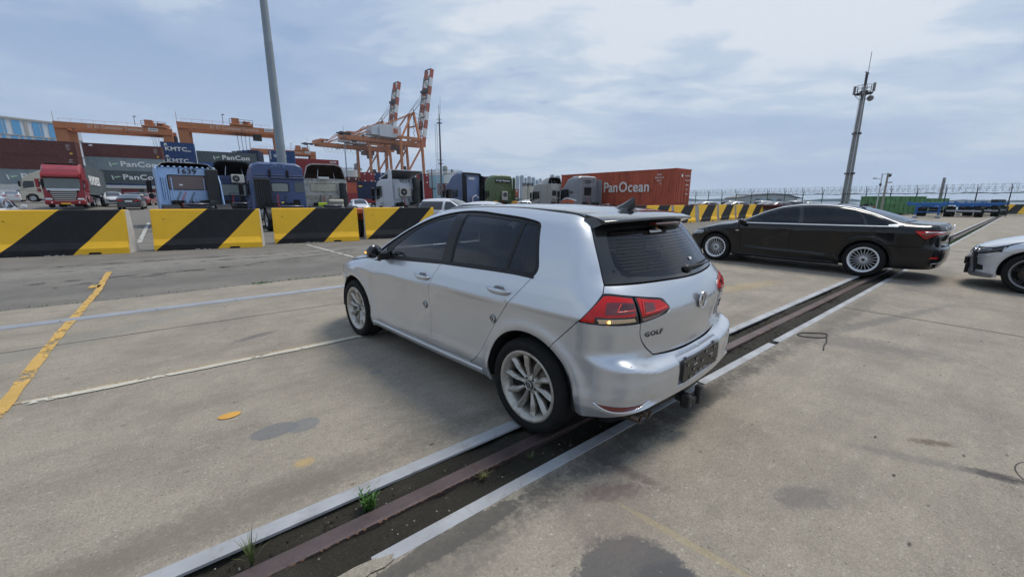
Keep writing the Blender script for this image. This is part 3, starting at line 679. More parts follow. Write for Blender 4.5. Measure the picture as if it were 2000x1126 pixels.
def panel(name, body, outline, m, parent, holes=(), step=.035, off=0., lip=.012, gap=.003, chart='w', side=1, merge=False, ostep=None, disp=None, from3d=None, label=None):
 ostep = ostep or step*.6
 curves = [chart_pts(body, c, chart) for c in outline]
 O = resample(curves, ostep)
 H = [resample([chart_pts(body, c, chart) for c in h], ostep) for h in holes]
 proj = dict(w=body.wrap, s=body.sidep, t=body.top)[chart]
 P3 = proj(O); cen = np.abs(P3[:, 1]) < 2e-3 if merge else np.zeros(len(O), bool)
 if gap:
  O2 = inset_poly(O, gap)
  if merge:
   # stay on the centre line, move along it only
   if chart == 't': O2[cen, 1] = O[cen, 1]
   else: O2[cen, 0] = O[cen, 0]
  O = O2; H = [inset_poly(h, -gap) for h in H]
 V2, Fc = tri_region(O, H, step)
 V = proj(V2); Nn = body.grad(V)
 if merge:
  c = np.abs(V[:, 1]) < 3e-3; V[c, 1] = 0; Nn[c, 1] = 0; Nn /= np.linalg.norm(Nn, axis=1, keepdims=True)
 if disp is not None: V = V+Nn*disp(V)[:, None]
 V = V+Nn*off
 # orientation
 fn = np.cross(V[Fc[:, 1]]-V[Fc[:, 0]], V[Fc[:, 2]]-V[Fc[:, 0]]); fl = np.einsum('ij,ij->i', fn, Nn[Fc[:, 0]]) < 0; Fc[fl] = Fc[fl][:, ::-1]
 if lip:
  ed = {}
  for f in Fc:
   for a, b in ((f[0], f[1]), (f[1], f[2]), (f[2], f[0])): ed[(a, b)] = 1
  be = [(a, b) for (a, b) in ed if (b, a) not in ed]
  be = [(a, b) for a, b in be if not (merge and abs(V[a, 1]) < 1e-6 and abs(V[b, 1]) < 1e-6)]
  vv, nn, ff = [V], [Nn], [Fc]; base = len(V); ex, en, ef = [], [], []
  for a, b in be:
   t = V[b]-V[a]; L_ = np.linalg.norm(t)
   if L_ < 1e-9: continue
   o = np.cross(t/L_, Nn[a]); k = base+len(ex)
   r = .0022 if gap else 0.
   ex += [V[a], V[b], V[b]-Nn[b]*lip-o*0, V[a]-Nn[a]*lip-o*0]; en += [(Nn[a]+o)/1.414, (Nn[b]+o)/1.414, o, o]
   ef += [(k, k+3, k+2), (k, k+2, k+1)]
  if ex: V = np.vstack([V, np.array(ex)]); Nn = np.vstack([Nn, np.array(en)]); Fc = np.vstack([Fc, np.array(ef)])
 if merge:
  n = len(V); V = np.vstack([V, V*[1, -1, 1]]); Nn = np.vstack([Nn, Nn*[1, -1, 1]]); Fc = np.vstack([Fc, Fc[:, ::-1]+n])
 elif side < 0: V = V*[1, -1, 1]; Nn = Nn*[1, -1, 1]; Fc = Fc[:, ::-1]
 me = mesh_with_normals(name, V, Fc, Nn)
 o = obj(name, me, m, parent)
 if label: o['label'] = label
 return o
def surf_strip(name, body, curve, m, parent, width=.012, h=.004, chart='w', side=1, closed=False, step=.02, off=.0):
 """a raised bead (chrome line, seal) following a line on the surface"""
 C = resample([chart_pts(body, c, chart) for c in curve], step, close=closed)
 proj = dict(w=body.wrap, s=body.sidep, t=body.top)[chart]
 P = proj(C); Nn = body.grad(P); T = (np.roll(P, -1, 0)-np.roll(P, 1, 0)) if closed else np.gradient(P, axis=0)
 T /= np.maximum(np.linalg.norm(T, axis=1, keepdims=True), 1e-9); S = np.cross(T, Nn)
 rings = []
 for k in range(len(P)):
  r = []
  for a, b in ((-1, -1), (-.9, .4), (-.45, 1), (.45, 1), (.9, .4), (1, -1)):
   q = P[k]+S[k]*a*width/2+Nn[k]*(off+b*h); r.append((q[0], q[1]*side, q[2]))
  rings.append(r)
 mb = MB();
 if closed: rings.append(rings[0])
 mb.loft(rings, cap=not closed)
 return mb.build(name, m, parent)
# ---------------------------------------------------------------- shared vehicle materials
def car_paint(name, col, metal=.0, rough=.35, coat=1., flake=0.0, dust=.0):
 if name in MATS: return MATS[name]
 m = mat(name, col, rough, metal, coat, coatr=.04)
 n, l = m.node_tree.nodes, m.node_tree.links; p = n['Principled BSDF']
 tc = n.new('ShaderNodeTexCoord')
 if dust:
  t = n.new('ShaderNodeTexNoise'); l.new(tc.outputs['Object'], t.inputs['Vector']); t.inputs['Scale'].default_value = 3.2; t.inputs['Detail'].default_value = 8
  sp = n.new('ShaderNodeSeparateXYZ'); l.new(tc.outputs['Object'], sp.inputs[0])
  z = n.new('ShaderNodeMapRange'); l.new(sp.outputs[2], z.inputs[0]); z.inputs[1].default_value = .62; z.inputs[2].default_value = .18; z.inputs[3].default_value = .12; z.inputs[4].default_value = 1
  k = n.new('ShaderNodeMath'); k.operation = 'MULTIPLY'; l.new(z.outputs[0], k.inputs[0])
  r = n.new('ShaderNodeMapRange'); l.new(t.outputs['Fac'], r.inputs[0]); r.inputs[1].default_value = .35; r.inputs[2].default_value = .75; r.inputs[4].default_value = dust; l.new(r.outputs[0], k.inputs[1])
  mx = n.new('ShaderNodeMix'); mx.data_type = 'RGBA'; l.new(k.outputs[0], mx.inputs[0]); mx.inputs[6].default_value = (*col, 1); mx.inputs[7].default_value = (.27, .25, .22, 1); l.new(mx.outputs[2], p.inputs['Base Color'])
  q = n.new('ShaderNodeMapRange'); l.new(k.outputs[0], q.inputs[0]); q.inputs[3].default_value = coat; q.inputs[4].default_value = coat*.3; l.new(q.outputs[0], p.inputs['Coat Weight'])
 if flake:
  v = n.new('ShaderNodeTexNoise'); l.new(tc.outputs['Object'], v.inputs['Vector']); v.inputs['Scale'].default_value = 900; v.inputs['Detail'].default_value = 2
  b = n.new('ShaderNodeBump'); b.inputs['Strength'].default_value = flake; b.inputs['Distance'].default_value = .002; l.new(v.outputs['Fac'], b.inputs['Height']); l.new(b.outputs[0], p.inputs['Normal'])
 return m
SILVER = car_paint('silver_paint', (.57, .60, .64), .72, .33, 1., .04, .35)
BLACKP = car_paint('black_paint', (.004, .0045, .006), .0, .3, .75, 0, .0); BLACKP.node_tree.nodes['Principled BSDF'].inputs['Specular IOR Level'].default_value = .12
WSILVER = car_paint('pale_silver_paint', (.60, .63, .68), .60, .34, 1., .04, .25)
TRIM = mat('black_trim', (.010, .010, .011), .42, spec=.3)
GLOSSB = mat('gloss_black', (.010, .011, .012), .09, 0, .6)
RUBBER = mat('tyre_rubber', (.012, .012, .012), .80, spec=.25, var=.25, vscale=14, dirt=.3, dcol=(.045, .04, .034), bump=.15, bscale=160)
DARK = mat('dark_void', (.008, .008, .008), .9)
LINER = mat('arch_liner', (.012, .012, .012), .85)
ALU = mat('rim_alloy', (.46, .44, .395), .34, .6, .3, var=.08, vscale=9, dirt=.55, dcol=(.20, .165, .125), dthr=.5)
ALUB = mat('bright_rim', (.78, .79, .80), .32, .45, .2, dirt=.25, dcol=(.2, .18, .15), vscale=8)
CHROME = mat('chrome', (.80, .81, .82), .10, 1.0)
SATIN = mat('satin_metal', (.62, .64, .66), .26, 1.0)
DISC = mat('brake_disc', (.14, .11, .09), .5, .8, var=.2, vscale=12)
GLASS = glassmat('tinted_glass', .30)
GLASSR = glassmat('rear_glass', .50)
GLASSC = glassmat('clear_glass', .8)
REDL = mat('red_lens', (.55, .006, .005), .15, 0, .45, spec=.3, emit=(.55, .012, .006), estr=0)
REDD = mat('dark_red_lens', (.13, .008, .010), .12, 0, 1.)
REDB = mat('bright_red_lens', (.80, .05, .035), .15, 0, .8)
AMBER = mat('clear_amber_lens', (.62, .44, .28), .15, 0, 1.)
SEAT = mat('seat_fabric', (.035, .035, .037), .85)
# ---------------------------------------------------------------- wheels (axle along y, outside at +y)
def make_wheel(style, R, r, wd, parent, loc, side=1, rimm=None, capm=None):
 w = empty('wheel', loc); w.parent = parent; w.scale = (1, side, 1)
 h = wd/2; rimm = rimm or ALU
 b = MB()
 prof = [(r-.004, h-.014), (r+.012, h-.002), (r+.028, h+.003), (r+(R-r)*.45, h+.007), (r+(R-r)*.78, h+.002), (R-.014, h-.010), (R-.004, h-.024)]
 for g in (-.30, -.02, .26):
  y = h*.72*(-g/.5); prof += [(R, y+.008), (R, y+.006), (R-.008, y+.004), (R-.008, y-.004), (R, y-.006)]
 prof += [(R-.004, -h+.024), (R-.014, -h+.01), (r+.05, -h-.002), (r-.004, -h+.012)]
 b.lathe(prof, 72)
 b.build('tyre', RUBBER, w)
 b = MB()
 b.lathe([(r-.030, -h+.03), (r-.012, -h+.006), (r+.004, -h+.004), (r-.012, -h+.02), (r-.036, -h+.05), (r-.034, h-.05), (r-.022, h-.018), (r-.010, h-.010), (r+.006, h-.008), (r+.010, h-.003), (r+.004, h+.001), (r-.008, h-.001), (r-.020, h-.012), (r-.026, h-.03)], 72)
 fy = h-.012
 def blade(ang, secs, mi=0):
  """secs: (radius, left, right, ridge offset, y of ridge, y of edges)"""
  rings = []
  for q, lw, rw, ro, yr, ye in secs:
   rings.append([(-lw, ye-.016, q), (-lw, ye, q), (ro, yr, q), (rw, ye, q), (rw, ye-.016, q), (0, ye-.03, q)])
  b.loft(rings, Matrix.Rotation(ang, 4, 'Y'), smooth=False, mi=mi)
 if style == 'ten':
  for k in range(10):
   a = 2*math.pi*(k+.3)/10
   blade(a, [(.040, .011, .011, .002, fy-.030, fy-.040), (.085, .010, .014, .004, fy-.022, fy-.034), (.135, .015, .025, .003, fy-.010, fy-.032), (.178, .025, .019, -.005, fy-.006, fy-.028), (r-.012, .018, .017, -.006, fy-.004, fy-.018)])
 elif style == 'multi':
  for k in range(20):
   a = 2*math.pi*k/20; t = .55 if k % 2 else -.55
   blade(a, [(.052, .006, .006, 0, fy-.020, fy-.03), (.13, .006, .006, 0, fy-.012, fy-.024), (r-.012, .0065, .0065, 0, fy-.005, fy-.018)])
 else:
  for k in range(5):
   for s_ in (-1, 1):
    a = 2*math.pi*k/5+s_*.10
    blade(a, [(.05, .010, .010, 0, fy-.03, fy-.042), (.12, .009, .009, 0, fy-.022, fy-.036), (r-.012, .009, .009, 0, fy-.008, fy-.022)])
 b.lathe([(.0, fy-.030), (.036, fy-.030), (.058, fy-.034), (.072, fy-.050), (.075, fy-.08)], 30)
 b.build('rim', rimm, w)
 b = MB(); b.lathe([(0, fy-.07), (.155, fy-.07), (.155, fy-.095), (0, fy-.095)], 40)
 b.build('brake_disc', DISC, w)
 b = MB(); b.lathe([(0, fy-.125), (r-.04, fy-.125)], 32); b.build('wheel_backing', DARK, w)
 b = MB()
 for k in range(5):
  a = 2*math.pi*(k+.5)/5; b.lathe([(0, fy-.026), (.007, fy-.026), (.008, fy-.04)], 8, Matrix.Translation((.048*math.sin(a), 0, .048*math.cos(a))))
 b.build('wheel_bolts', DARK, w, kind='stuff')
 b = MB(); b.lathe([(0, fy-.020), (.026, fy-.020), (.031, fy-.024), (.032, fy-.03)], 28); c = b.build('hub_cap', GLOSSB, w)
 if style == 'ten': roundel('badge', .027, capm or SATIN, c, (0, fy-.0185, 0), ring=.0025)
 return w
def roundel(name, r, m, parent, loc, rz=0., ring=.006, rx=0., depth=.004, back=None):
 """round badge: a ring with V over W, facing +y"""
 b = MB(); n = 28; d = depth
 b.lathe([(r, 0), (r, d), (r-ring, d*1.2), (r-ring*1.3, 0)], n)
 k = r-ring*.8; t = ring*.95
 def st(x0, z0, x1, z1): b.bar((x0*k, d*.5, z0*k), (x1*k, d*.5, z1*k), t, d, up=(0, 1, 0))
 for s in (-1, 1):
  st(s*.42, .90, s*.02, .10); st(s*.93, .38, s*.42, -.88); st(s*.42, -.88, s*.02, -.02)
 b.bar((-.1*k, d*.5, .04*k), (.1*k, d*.5, .04*k), t*.5, d, up=(0, 1, 0))
 o = b.build(name, m, parent, loc=loc); o.rotation_euler = (rx, 0, rz)
 if back:
  b = MB(); b.lathe([(0, .0), (r*.97, .0), (r*.97, -.004)], n); b.lathe([(0, .002), (r*.97, .002)], n); b.build('badge_back', back, parent, loc=loc, rot=(rx, 0, rz))
 return o
def lining(body, parent, pts, arches, Rw, ylim=.62):
 """arch liners and floor so nothing shows through"""
 for hx, hz, rr in arches:
  for s in (-1, 1):
   b = MB(); v = []; n = 18
   for k in range(n+1):
    a = math.pi*(-.03+1.06*k/n)
    for y in (.855, .50): v.append((hx+rr*math.cos(a), s*y, hz+rr*math.sin(a)))
   b.add(v, [(2*k, 2*k+1, 2*k+3, 2*k+2) for k in range(n)], True)
   b.add([(hx+rr*math.cos(math.pi*(-.03+1.06*k/n)), s*.50, hz+rr*math.sin(math.pi*(-.03+1.06*k/n))) for k in range(n+1)], [tuple(range(n+1))]); b.build('arch_liner', LINER, parent)
 b = MB(); b.prism(pts, -ylim, ylim, 'y'); b.build('underbody', DARK, parent)
def seats(parent, rows, z0=.42, w=.50, h=.62):
 for x, ys in rows:
  for y in ys:
   b = MB()
   b.prism(rounded([(x-.02, z0), (x+.48, z0+.03), (x+.5, z0+.12), (x+.1, z0+.12), (x-.10, z0+.12+h-.1), (x-.22, z0+.1+h-.1), (x-.14, z0)], .04), y-w/2, y+w/2, 'y')
   b.prism(rounded([(x-.13, z0+h+.03), (x-.24, z0+h+.03), (x-.27, z0+h+.24), (x-.16, z0+h+.24)], .03), y-.13, y+.13, 'y')
   b.build('seat', SEAT, parent, bevel=.02)
# ---------------------------------------------------------------- the silver hatchback
GB = make_golf_body()
def build_hatchback():
 car = empty('parked_car', (.718, 2.996, 0), 2.333, 'silver five-door hatchback with black roof and red tail lamps, parked across the sunken rail', 'car')
 B = GB; S = SILVER
 dlo_top = [(2.055, 1.005), (1.80, 1.136), (1.684, 1.193), (1.447, 1.293), (1.212, 1.363), (.97, 1.398), (.75, 1.403), (.526, 1.391), (.228, 1.370), (.125, 1.356)]
 dlo_rear = [(.125, 1.356), (.078, 1.343), (.058, 1.318), (.005, 1.20), (-.035, 1.105), (-.034, 1.060), (-.008, 1.030)]
 s3 = lambda L_: [tuple(p) for p in B.sidep(np.array(L_, float))]
 def sl(L_):                       # side points -> 3-D anchors
  return [tuple(p) for p in B.sidep(np.array(L_, float))]
 door_rear = [(-.008, 1.030), (.195, .796), (.323, .637), (.449, .45), (.52, .36), (.60, .30)]
 ARC = .366
 def arc(hx, a0, a1, n=14, r=ARC, hz=.318): return [(hx+r*math.cos(rad(a0+(a1-a0)*k/n)), hz+r*math.sin(rad(a0+(a1-a0)*k/n))) for k in range(n+1)]
 spl = (-.212, .550, 1.372); gcorner = (-.455, .725, 1.032); ltop = (-.470, .757, .991); ltip = (-.383, .861, .834)
 for side in (1, -1):
  # side frame: A-pillar, roof rail, rear pillar, rear wing and sill in one pressing
  outer = [sl([(2.20, .925), (2.13, .99)]),
     sl([(2.13, .99), (2.055, 1.035), (1.80, 1.172), (1.60, 1.262)]) + [(1.30, .55, 1.385), (1.10, .545, 1.412), (.7, .54, 1.437), (.2, .54, 1.418), (-.05, .545, 1.395), spl],
     [spl, (-.31, .633, 1.261), (-.385, .68, 1.145), gcorner],
     [gcorner, ltop], [ltop, ltip], [ltip, (-.29, .868, .735), tuple(B.sidep(np.array([(-.205, .655)]))[0])],
     sl(arc(.005, 121.5, -14)), sl([(.36, .23), (1.2, .215), (2.27, .215)]), sl([(2.27, .215), (2.262, .31)]),
     sl([(2.262, .31), (2.20, .31), (2.12, .305)]), sl([(2.12, .305), (1.2, .292), (.60, .30)])[:3]]
  # openings: doors and windows
  hole = [sl(dlo_top), sl(dlo_rear), sl(door_rear), sl([(.60, .30), (1.2, .292), (2.135, .305)]), sl([(2.135, .305), (2.19, .45), (2.20, .60), (2.136, .772), (2.075, .935), (2.10, .965)]), sl([(2.10, .965), (2.055, 1.005)])]
  outer = outer[:7]+[sl([(.36, .23), (1.2, .215), (2.262, .215)]), sl([(2.262, .215), (2.235, .45), (2.245, .60), (2.185, .772), (2.14, .90), (2.20, .925)])]
  panel('side_frame', B, outer, S, car, [hole], step=.026, side=side, gap=.0025)
  panel('front_door', B, [sl([(2.075, .935), (1.87, .947), (.954, 1.004)]), sl([(.954, 1.004), (.985, .975), (1.061, .848), (1.10, .739), (1.112, .55), (1.112, .300)]), sl([(1.112, .300), (1.6, .300), (2.135, .307)]), sl([(2.135, .307), (2.19, .45), (2.20, .60), (2.136, .772), (2.075, .935)])], S, car, step=.034, side=side)
  panel('rear_door', B, [sl([(.954, 1.004), (.235, 1.028), (-.008, 1.026)]), sl(door_rear), sl([(.60, .30), (.9, .300), (1.112, .300)]), sl([(1.112, .300), (1.112, .55), (1.10, .739), (1.061, .848), (.985, .975), (.954, 1.004)])], S, car, step=.034, side=side)
  panel('front_wing', B, [sl([(2.19, .925), (2.135, .90), (2.185, .772), (2.245, .60), (2.235, .45), (2.262, .225)]), sl([(2.262, .225), (2.27, .224)]), sl(arc(2.636, 194, 60)), [(2.82, .885, .64), (2.98, .85, .66)], sl([(2.98, .66), (2.96, .76)]), sl([(2.96, .76), (2.75, .835), (2.45, .89), (2.19, .925)])], S, car, step=.04, side=side)
  # window surround and panes
  fw = [sl([(1.870, .984), (1.80, 1.045), (1.70, 1.118), (1.447, 1.262), (1.212, 1.335), (1.06, 1.366)]), sl([(1.06, 1.366), (1.015, 1.372)]), sl([(1.015, 1.372), (.985, 1.22), (.975, 1.03)]), sl([(.975, 1.03), (1.4, 1.008), (1.870, .984)])]
  rw = [sl([(.875, 1.374), (.6, 1.374), (.232, 1.345)]), sl([(.232, 1.345), (.23, 1.2), (.245, 1.055)]), sl([(.245, 1.055), (.5, 1.048), (.835, 1.035)]), sl([(.835, 1.035), (.85, 1.2), (.875, 1.374)])]
  qw = [sl([(.205, 1.343), (.11, 1.334)]), sl([(.11, 1.334), (.085, 1.31), (.035, 1.20), (-.004, 1.105), (-.004, 1.072), (.01, 1.058)]), sl([(.01, 1.058), (.218, 1.056)]), sl([(.218, 1.056), (.205, 1.2), (.205, 1.343)])]
  tri = [sl([(2.02, 1.0), (1.905, 1.058)]), sl([(1.905, 1.058), (1.915, .985)]), sl([(1.915, .985), (2.04, .977)]), sl([(2.04, .977), (2.02, 1.0)])]
  panel('window_surround', B, [sl(dlo_top), sl(dlo_rear), sl([(-.008, 1.030), (.235, 1.032), (.954, 1.010), (1.87, .953), (2.10, .955)]), sl([(2.10, .955), (2.055, 1.005)])], TRIM, car, [fw, rw, qw], step=.05, side=side, off=-.005, gap=.0005, lip=.008)
  panel('front_window', B, fw, GLASS, car, step=.06, side=side, off=-.0085, gap=-.004, lip=0)
  panel('rear_window', B, rw, GLASS, car, step=.06, side=side, off=-.0085, gap=-.004, lip=0)
  panel('quarter_window', B, qw, GLASS, car, step=.05, side=side, off=-.0085, gap=-.004, lip=0)
  panel('mirror_base', B, tri, GLOSSB, car, step=.05, side=side, off=-.001, gap=.002, lip=.004)
  panel('door_pillar', B, [sl([(1.015, 1.385), (.975, 1.21), (.958, 1.015)]), sl([(.958, 1.015), (.850, 1.020)]), sl([(.850, 1.020), (.865, 1.2), (.888, 1.388)]), sl([(.888, 1.388), (1.015, 1.385)])], mat('pillar_black', (.008, .008, .009), .28, spec=.3), car, step=.04, side=side, off=-.001, gap=.002, lip=.008)
  surf_strip('belt_seal', B, [sl([(-.02, 1.029), (.235, 1.031), (.954, 1.008), (1.87, .951), (2.09, .943)])], TRIM, car, .016, .006, side=side)
  surf_strip('roof_seal', B, [sl([(.06, 1.325), (.078, 1.345), (.125, 1.358), (.228, 1.372), (.526, 1.393), (.75, 1.405), (.97, 1.400), (1.212, 1.365), (1.447, 1.296), (1.684, 1.196), (1.80, 1.139), (2.05, 1.008)])], TRIM, car, .010, .004, side=side)
  # sill moulding: the rounded edge under the doors
  surf_strip('sill_moulding', B, [sl([(.46, .262), (1.2, .250), (2.20, .252)])], S, car, .062, .010, side=side)
  for hx, hz, xr_ in ((1.182, .882, .115), (.248, .917, .118)):
   # handle and its recess
   P0 = B.sidep(np.array([(hx, hz)]))[0]; nn = B.grad(P0[None])[0]
   h = empty('door_handle', (P0[0], P0[1]*side, P0[2])); h.parent = car; h.rotation_euler = (-side*math.asin(max(-1, min(1, nn[2]))), 0, 0); h.scale = (1, side, 1)
   b = MB(); rings = []
   for k in range(13):
    t = -1+2*k/12; hw = .019*math.sqrt(max(1-t**4, .02)); o_ = .034*(1-abs(t)**3.2)+.001; th_ = .010+.006*(1-t*t)
    rings.append([(t*xr_, o_-th_, -hw*.7), (t*xr_, o_-.003, -hw), (t*xr_, o_+.004, -hw*.3), (t*xr_, o_+.004, hw*.45), (t*xr_, o_-.003, hw), (t*xr_, o_-th_, hw*.7)])
   b.loft(rings); b.build('grip', S, h)
   b = MB(); b.lathe([(0, .0015), (.034, .0015), (.044, .0007), (.046, -.002)], 24, Matrix.Translation((0, 0, -.008)) @ Matrix.Diagonal((1.3, 1, .82, 1))); b.build('recess', mat('handle_recess', (.25, .255, .265), .3, .6, .6), h)
   b = MB(); b.bar((-xr_*.9, .024, .0185), (xr_*.9, .024, .0185), .004, .003); b.build('chrome_strip', CHROME, h)
  # round door-guard badges
  if side == 1:
   for hx, hz in ((1.178, .640), (.316, .704)):
    P0 = B.sidep(np.array([(hx, hz)]))[0]
    q = empty('door_badge', tuple(P0)); q.parent = car
    b = MB(); b.lathe([(0, .008), (.028, .008), (.031, .004), (.031, -.003)], 26); b.build('badge_base', mat('badge_grey', (.12, .12, .125), .35, .4), q)
    roundel('badge', .026, SATIN, q, (0, .0075, 0), ring=.003)
  # mirrors
  mloc = empty('door_mirror', (1.85, side*.880, 1.005)); mloc.parent = car; mloc.scale = (1, side, 1)
  b = MB(); rings = []
  for k in range(11):
   t = k/10; y = .012+.135*t; e = math.sin(math.pi*min(max(.14+.80*t, 0), 1))**.45; cx_ = .045-.035*t; hz_ = .078*e; hx_ = .082*e
   rings.append([(cx_+hx_*math.cos(a)*(1 if math.cos(a) > 0 else .40), y, .01+hz_*math.sin(a)*(.95 if math.sin(a) > 0 else .85)) for a in [2*math.pi*j/16 for j in range(16)]])
  b.loft(rings); b.build('housing', GLOSSB, mloc)
  b = MB(); b.prism([(-.02, -.06), (.10, -.06), (.10, .0), (-.01, .01)], -.05, .05, 'y'); b.build('arm', TRIM, mloc, bevel=.01, seg=2)
  b = MB(); b.lathe([(0, -.0), (1, 0)], 20, Matrix.Translation((.004, .082, .008)) @ Matrix.Rotation(rad(90), 4, 'Z') @ Matrix.Diagonal((.068, .004, .060, 1))); b.build('mirror_glass', CHROME, mloc)
  b = MB(); b.box((.060, .142, .012), (.05, .014, .016)); b.build('repeater', mat('amber_lit', (.8, .35, .05), .2, emit=(1, .42, .06), estr=1.2 if side == 1 else 0), mloc, bevel=.005)
  # ---- tail lamp, outer half on the wing
  lo = [[ltip, (-.430, .81, .920), ltop], [ltop, (-.50, .72, .990), (-.573, .617, .972)], [(-.573, .617, .972), (-.605, .629, .919), (-.627, .623, .832)], [(-.627, .623, .832), (-.575, .74, .834), (-.505, .808, .836), ltip]]
  lamp = panel('tail_lamp', B, lo, GLOSSB, car, step=.03, side=side, gap=.003, off=.000)
  def lp(n, o_, m_, off, gap=.0): return panel(n, B, o_, m_, lamp, step=.03, side=side, gap=gap, off=off, lip=.003)
  lp('red_lens', [[(-.398, .856, .846), (-.44, .805, .922), (-.474, .757, .980)], [(-.474, .757, .980), (-.50, .72, .980), (-.570, .630, .963)], [(-.570, .630, .963), (-.600, .638, .919), (-.613, .650, .874)], [(-.613, .650, .874), (-.57, .722, .876), (-.478, .832, .876)], [(-.478, .832, .876), (-.475, .836, .846)], [(-.475, .836, .846), (-.398, .856, .846)]], REDL, .0025)
  lp('dark_lens', [[(-.508, .772, .950), (-.56, .70, .949), (-.597, .640, .940)], [(-.597, .640, .940), (-.612, .652, .892)], [(-.612, .652, .892), (-.57, .722, .890), (-.515, .796, .890)], [(-.515, .796, .890), (-.508, .772, .950)]], REDD, .004)
  for cv in ([(-.556, .742, .900), (-.558, .728, .925), (-.560, .712, .943)], [(-.556, .742, .903), (-.59, .690, .905), (-.606, .655, .905)]):
   s_ = surf_strip('light_guide', B, [cv], REDB, lamp, .007, .003, side=side, off=.005)
  lp('inner_lens', [[(-.566, .717, .940), (-.598, .642, .935)], [(-.598, .642, .935), (-.606, .655, .912)], [(-.606, .655, .912), (-.563, .735, .911)], [(-.563, .735, .911), (-.566, .717, .940)]], mat('deep_red', (.07, .012, .014), .2, 0, .6), .006)
  am = lp('indicator_lens', [[(-.488, .827, .865), (-.55, .752, .866), (-.615, .662, .864)], [(-.615, .662, .864), (-.620, .650, .846)], [(-.620, .650, .846), (-.56, .750, .845), (-.499, .820, .843)], [(-.499, .820, .843), (-.488, .827, .865)]], AMBER, .004)
  b = MB()
  for k in range(16):
   t = k/15; x_ = -.515-.093*t; P0 = B.wrap(B.unwrap(np.array([(-.515-.096*t, .802-.132*t, .855)])))[0]; nn = B.grad(P0[None])[0]
   P0 = P0+nn*.0055; b.bar((P0[0], P0[1]*side, .847), (P0[0], P0[1]*side, .862), .003, .002)
  b.build('ribs', mat('lens_ribs', (.75, .62, .42), .2, 0, 1.), am)
  if side == 1:
   P0 = B.wrap(B.unwrap(np.array([(-.530, .78, .853)])))[0]+B.grad(np.array([(-.530, .78, .853)]))[0]*.006
   b = MB(); b.lathe([(0, .004), (.006, .003), (.008, 0)], 12); b.build('bulb_glow', mat('amber_bulb', (1, .6, .1), .3, emit=(1, .55, .08), estr=6), am, loc=tuple(P0), rot=(0, 0, 1.0))
  # inner half on the tailgate
  li = [[(-.575, .611, .971), (-.61, .52, .958), (-.638, .435, .945)], [(-.638, .435, .945), (-.648, .405, .935), (-.662, .380, .905), (-.676, .366, .880), (-.672, .400, .858)], [(-.672, .400, .858), (-.655, .50, .842), (-.629, .609, .830)], [(-.629, .609, .830), (-.604, .615, .92), (-.575, .611, .971)]]
  lamp2 = panel('gate_lamp', B, li, GLOSSB, car, step=.03, side=side, gap=.003)
  def lq(n, o_, m_, off): return panel(n, B, o_, m_, lamp2, step=.03, side=side, gap=.0, off=off, lip=.003)
  lq('red_lens', [[(-.585, .600, .962), (-.61, .52, .948), (-.640, .437, .936)], [(-.640, .437, .936), (-.66, .392, .905), (-.670, .382, .884)], [(-.670, .382, .884), (-.650, .48, .872), (-.62, .600, .866)], [(-.62, .600, .866), (-.585, .600, .962)]], REDL, .0025)
  lq('dark_lens', [[(-.607, .560, .938), (-.63, .490, .926)], [(-.63, .490, .926), (-.64, .495, .888)], [(-.64, .495, .888), (-.622, .572, .884)], [(-.622, .572, .884), (-.607, .560, .938)]], REDD, .004)
  for cv in ([(-.612, .580, .880), (-.605, .572, .950)], [(-.622, .575, .880), (-.645, .470, .886), (-.66, .400, .896)]): surf_strip('light_guide', B, [cv], REDB, lamp2, .006, .003, side=side, off=.005)
  lq('reverse_lens', [[(-.625, .600, .856), (-.655, .48, .864), (-.668, .42, .874)], [(-.668, .42, .874), (-.655, .49, .852), (-.630, .598, .840)], [(-.630, .598, .840), (-.625, .600, .856)]], mat('smoky_lens', (.22, .12, .12), .15, 0, 1.), .0025)
  # reflector in the bumper with a bright rim
  rf = [[(-.484, .812, .374), (-.58, .75, .374), (-.678, .585, .376)], [(-.678, .585, .376), (-.62, .70, .352), (-.55, .775, .348), (-.484, .812, .374)]]
  q = panel('bumper_reflector', B, rf, REDD, car, step=.03, side=side, gap=.0, off=.003)
  surf_strip('bright_rim', B, [[(-.480, .815, .377), (-.55, .777, .346), (-.62, .702, .350), (-.688, .568, .379)]], CHROME, q, .008, .004, side=side, off=.002)
  # headlamp, seen as a sliver past the wing
  hl = [sl([(2.98, .665), (2.965, .755)]), [(2.965, .84, .755), (3.10, .79, .745), (3.25, .66, .725)], [(3.25, .66, .725), (3.40, .48, .69)], [(3.40, .48, .69), (3.40, .48, .62), (3.25, .70, .625), (2.98, .83, .665)]]
  panel('headlamp', B, hl, mat('headlamp_lens', (.30, .24, .20), .08, 0, 1.), car, step=.05, side=side, gap=.003)
  # tyres
  for hx in (0, 2.631): make_wheel('ten', .316, .230, .215, car, (hx, side*.765, .316), side)
  # parking sensors and seam of the bumper
  for P0 in ((-.640, .702, .597), (-.732, .218, .547)):
   g = B.grad(np.array([P0]))[0]; rz = math.atan2(g[1], g[0])-math.pi/2
   b = MB(); b.lathe([(.0105, -.004), (.0105, .0022), (.0085, .0026), (.0085, .0010), (0, .0014)], 18)
   b.build('parking_sensor', mat('sensor_ring', (.10, .10, .11), .4), car, loc=(P0[0], P0[1]*side, P0[2]), rot=(0, 0, (rz if side == 1 else math.pi-rz)))
 # ---- tailgate (both halves)
 C0 = B.wrap(B.unwrap(np.array([(-.631, 0.0001, 1.022)])))[0]
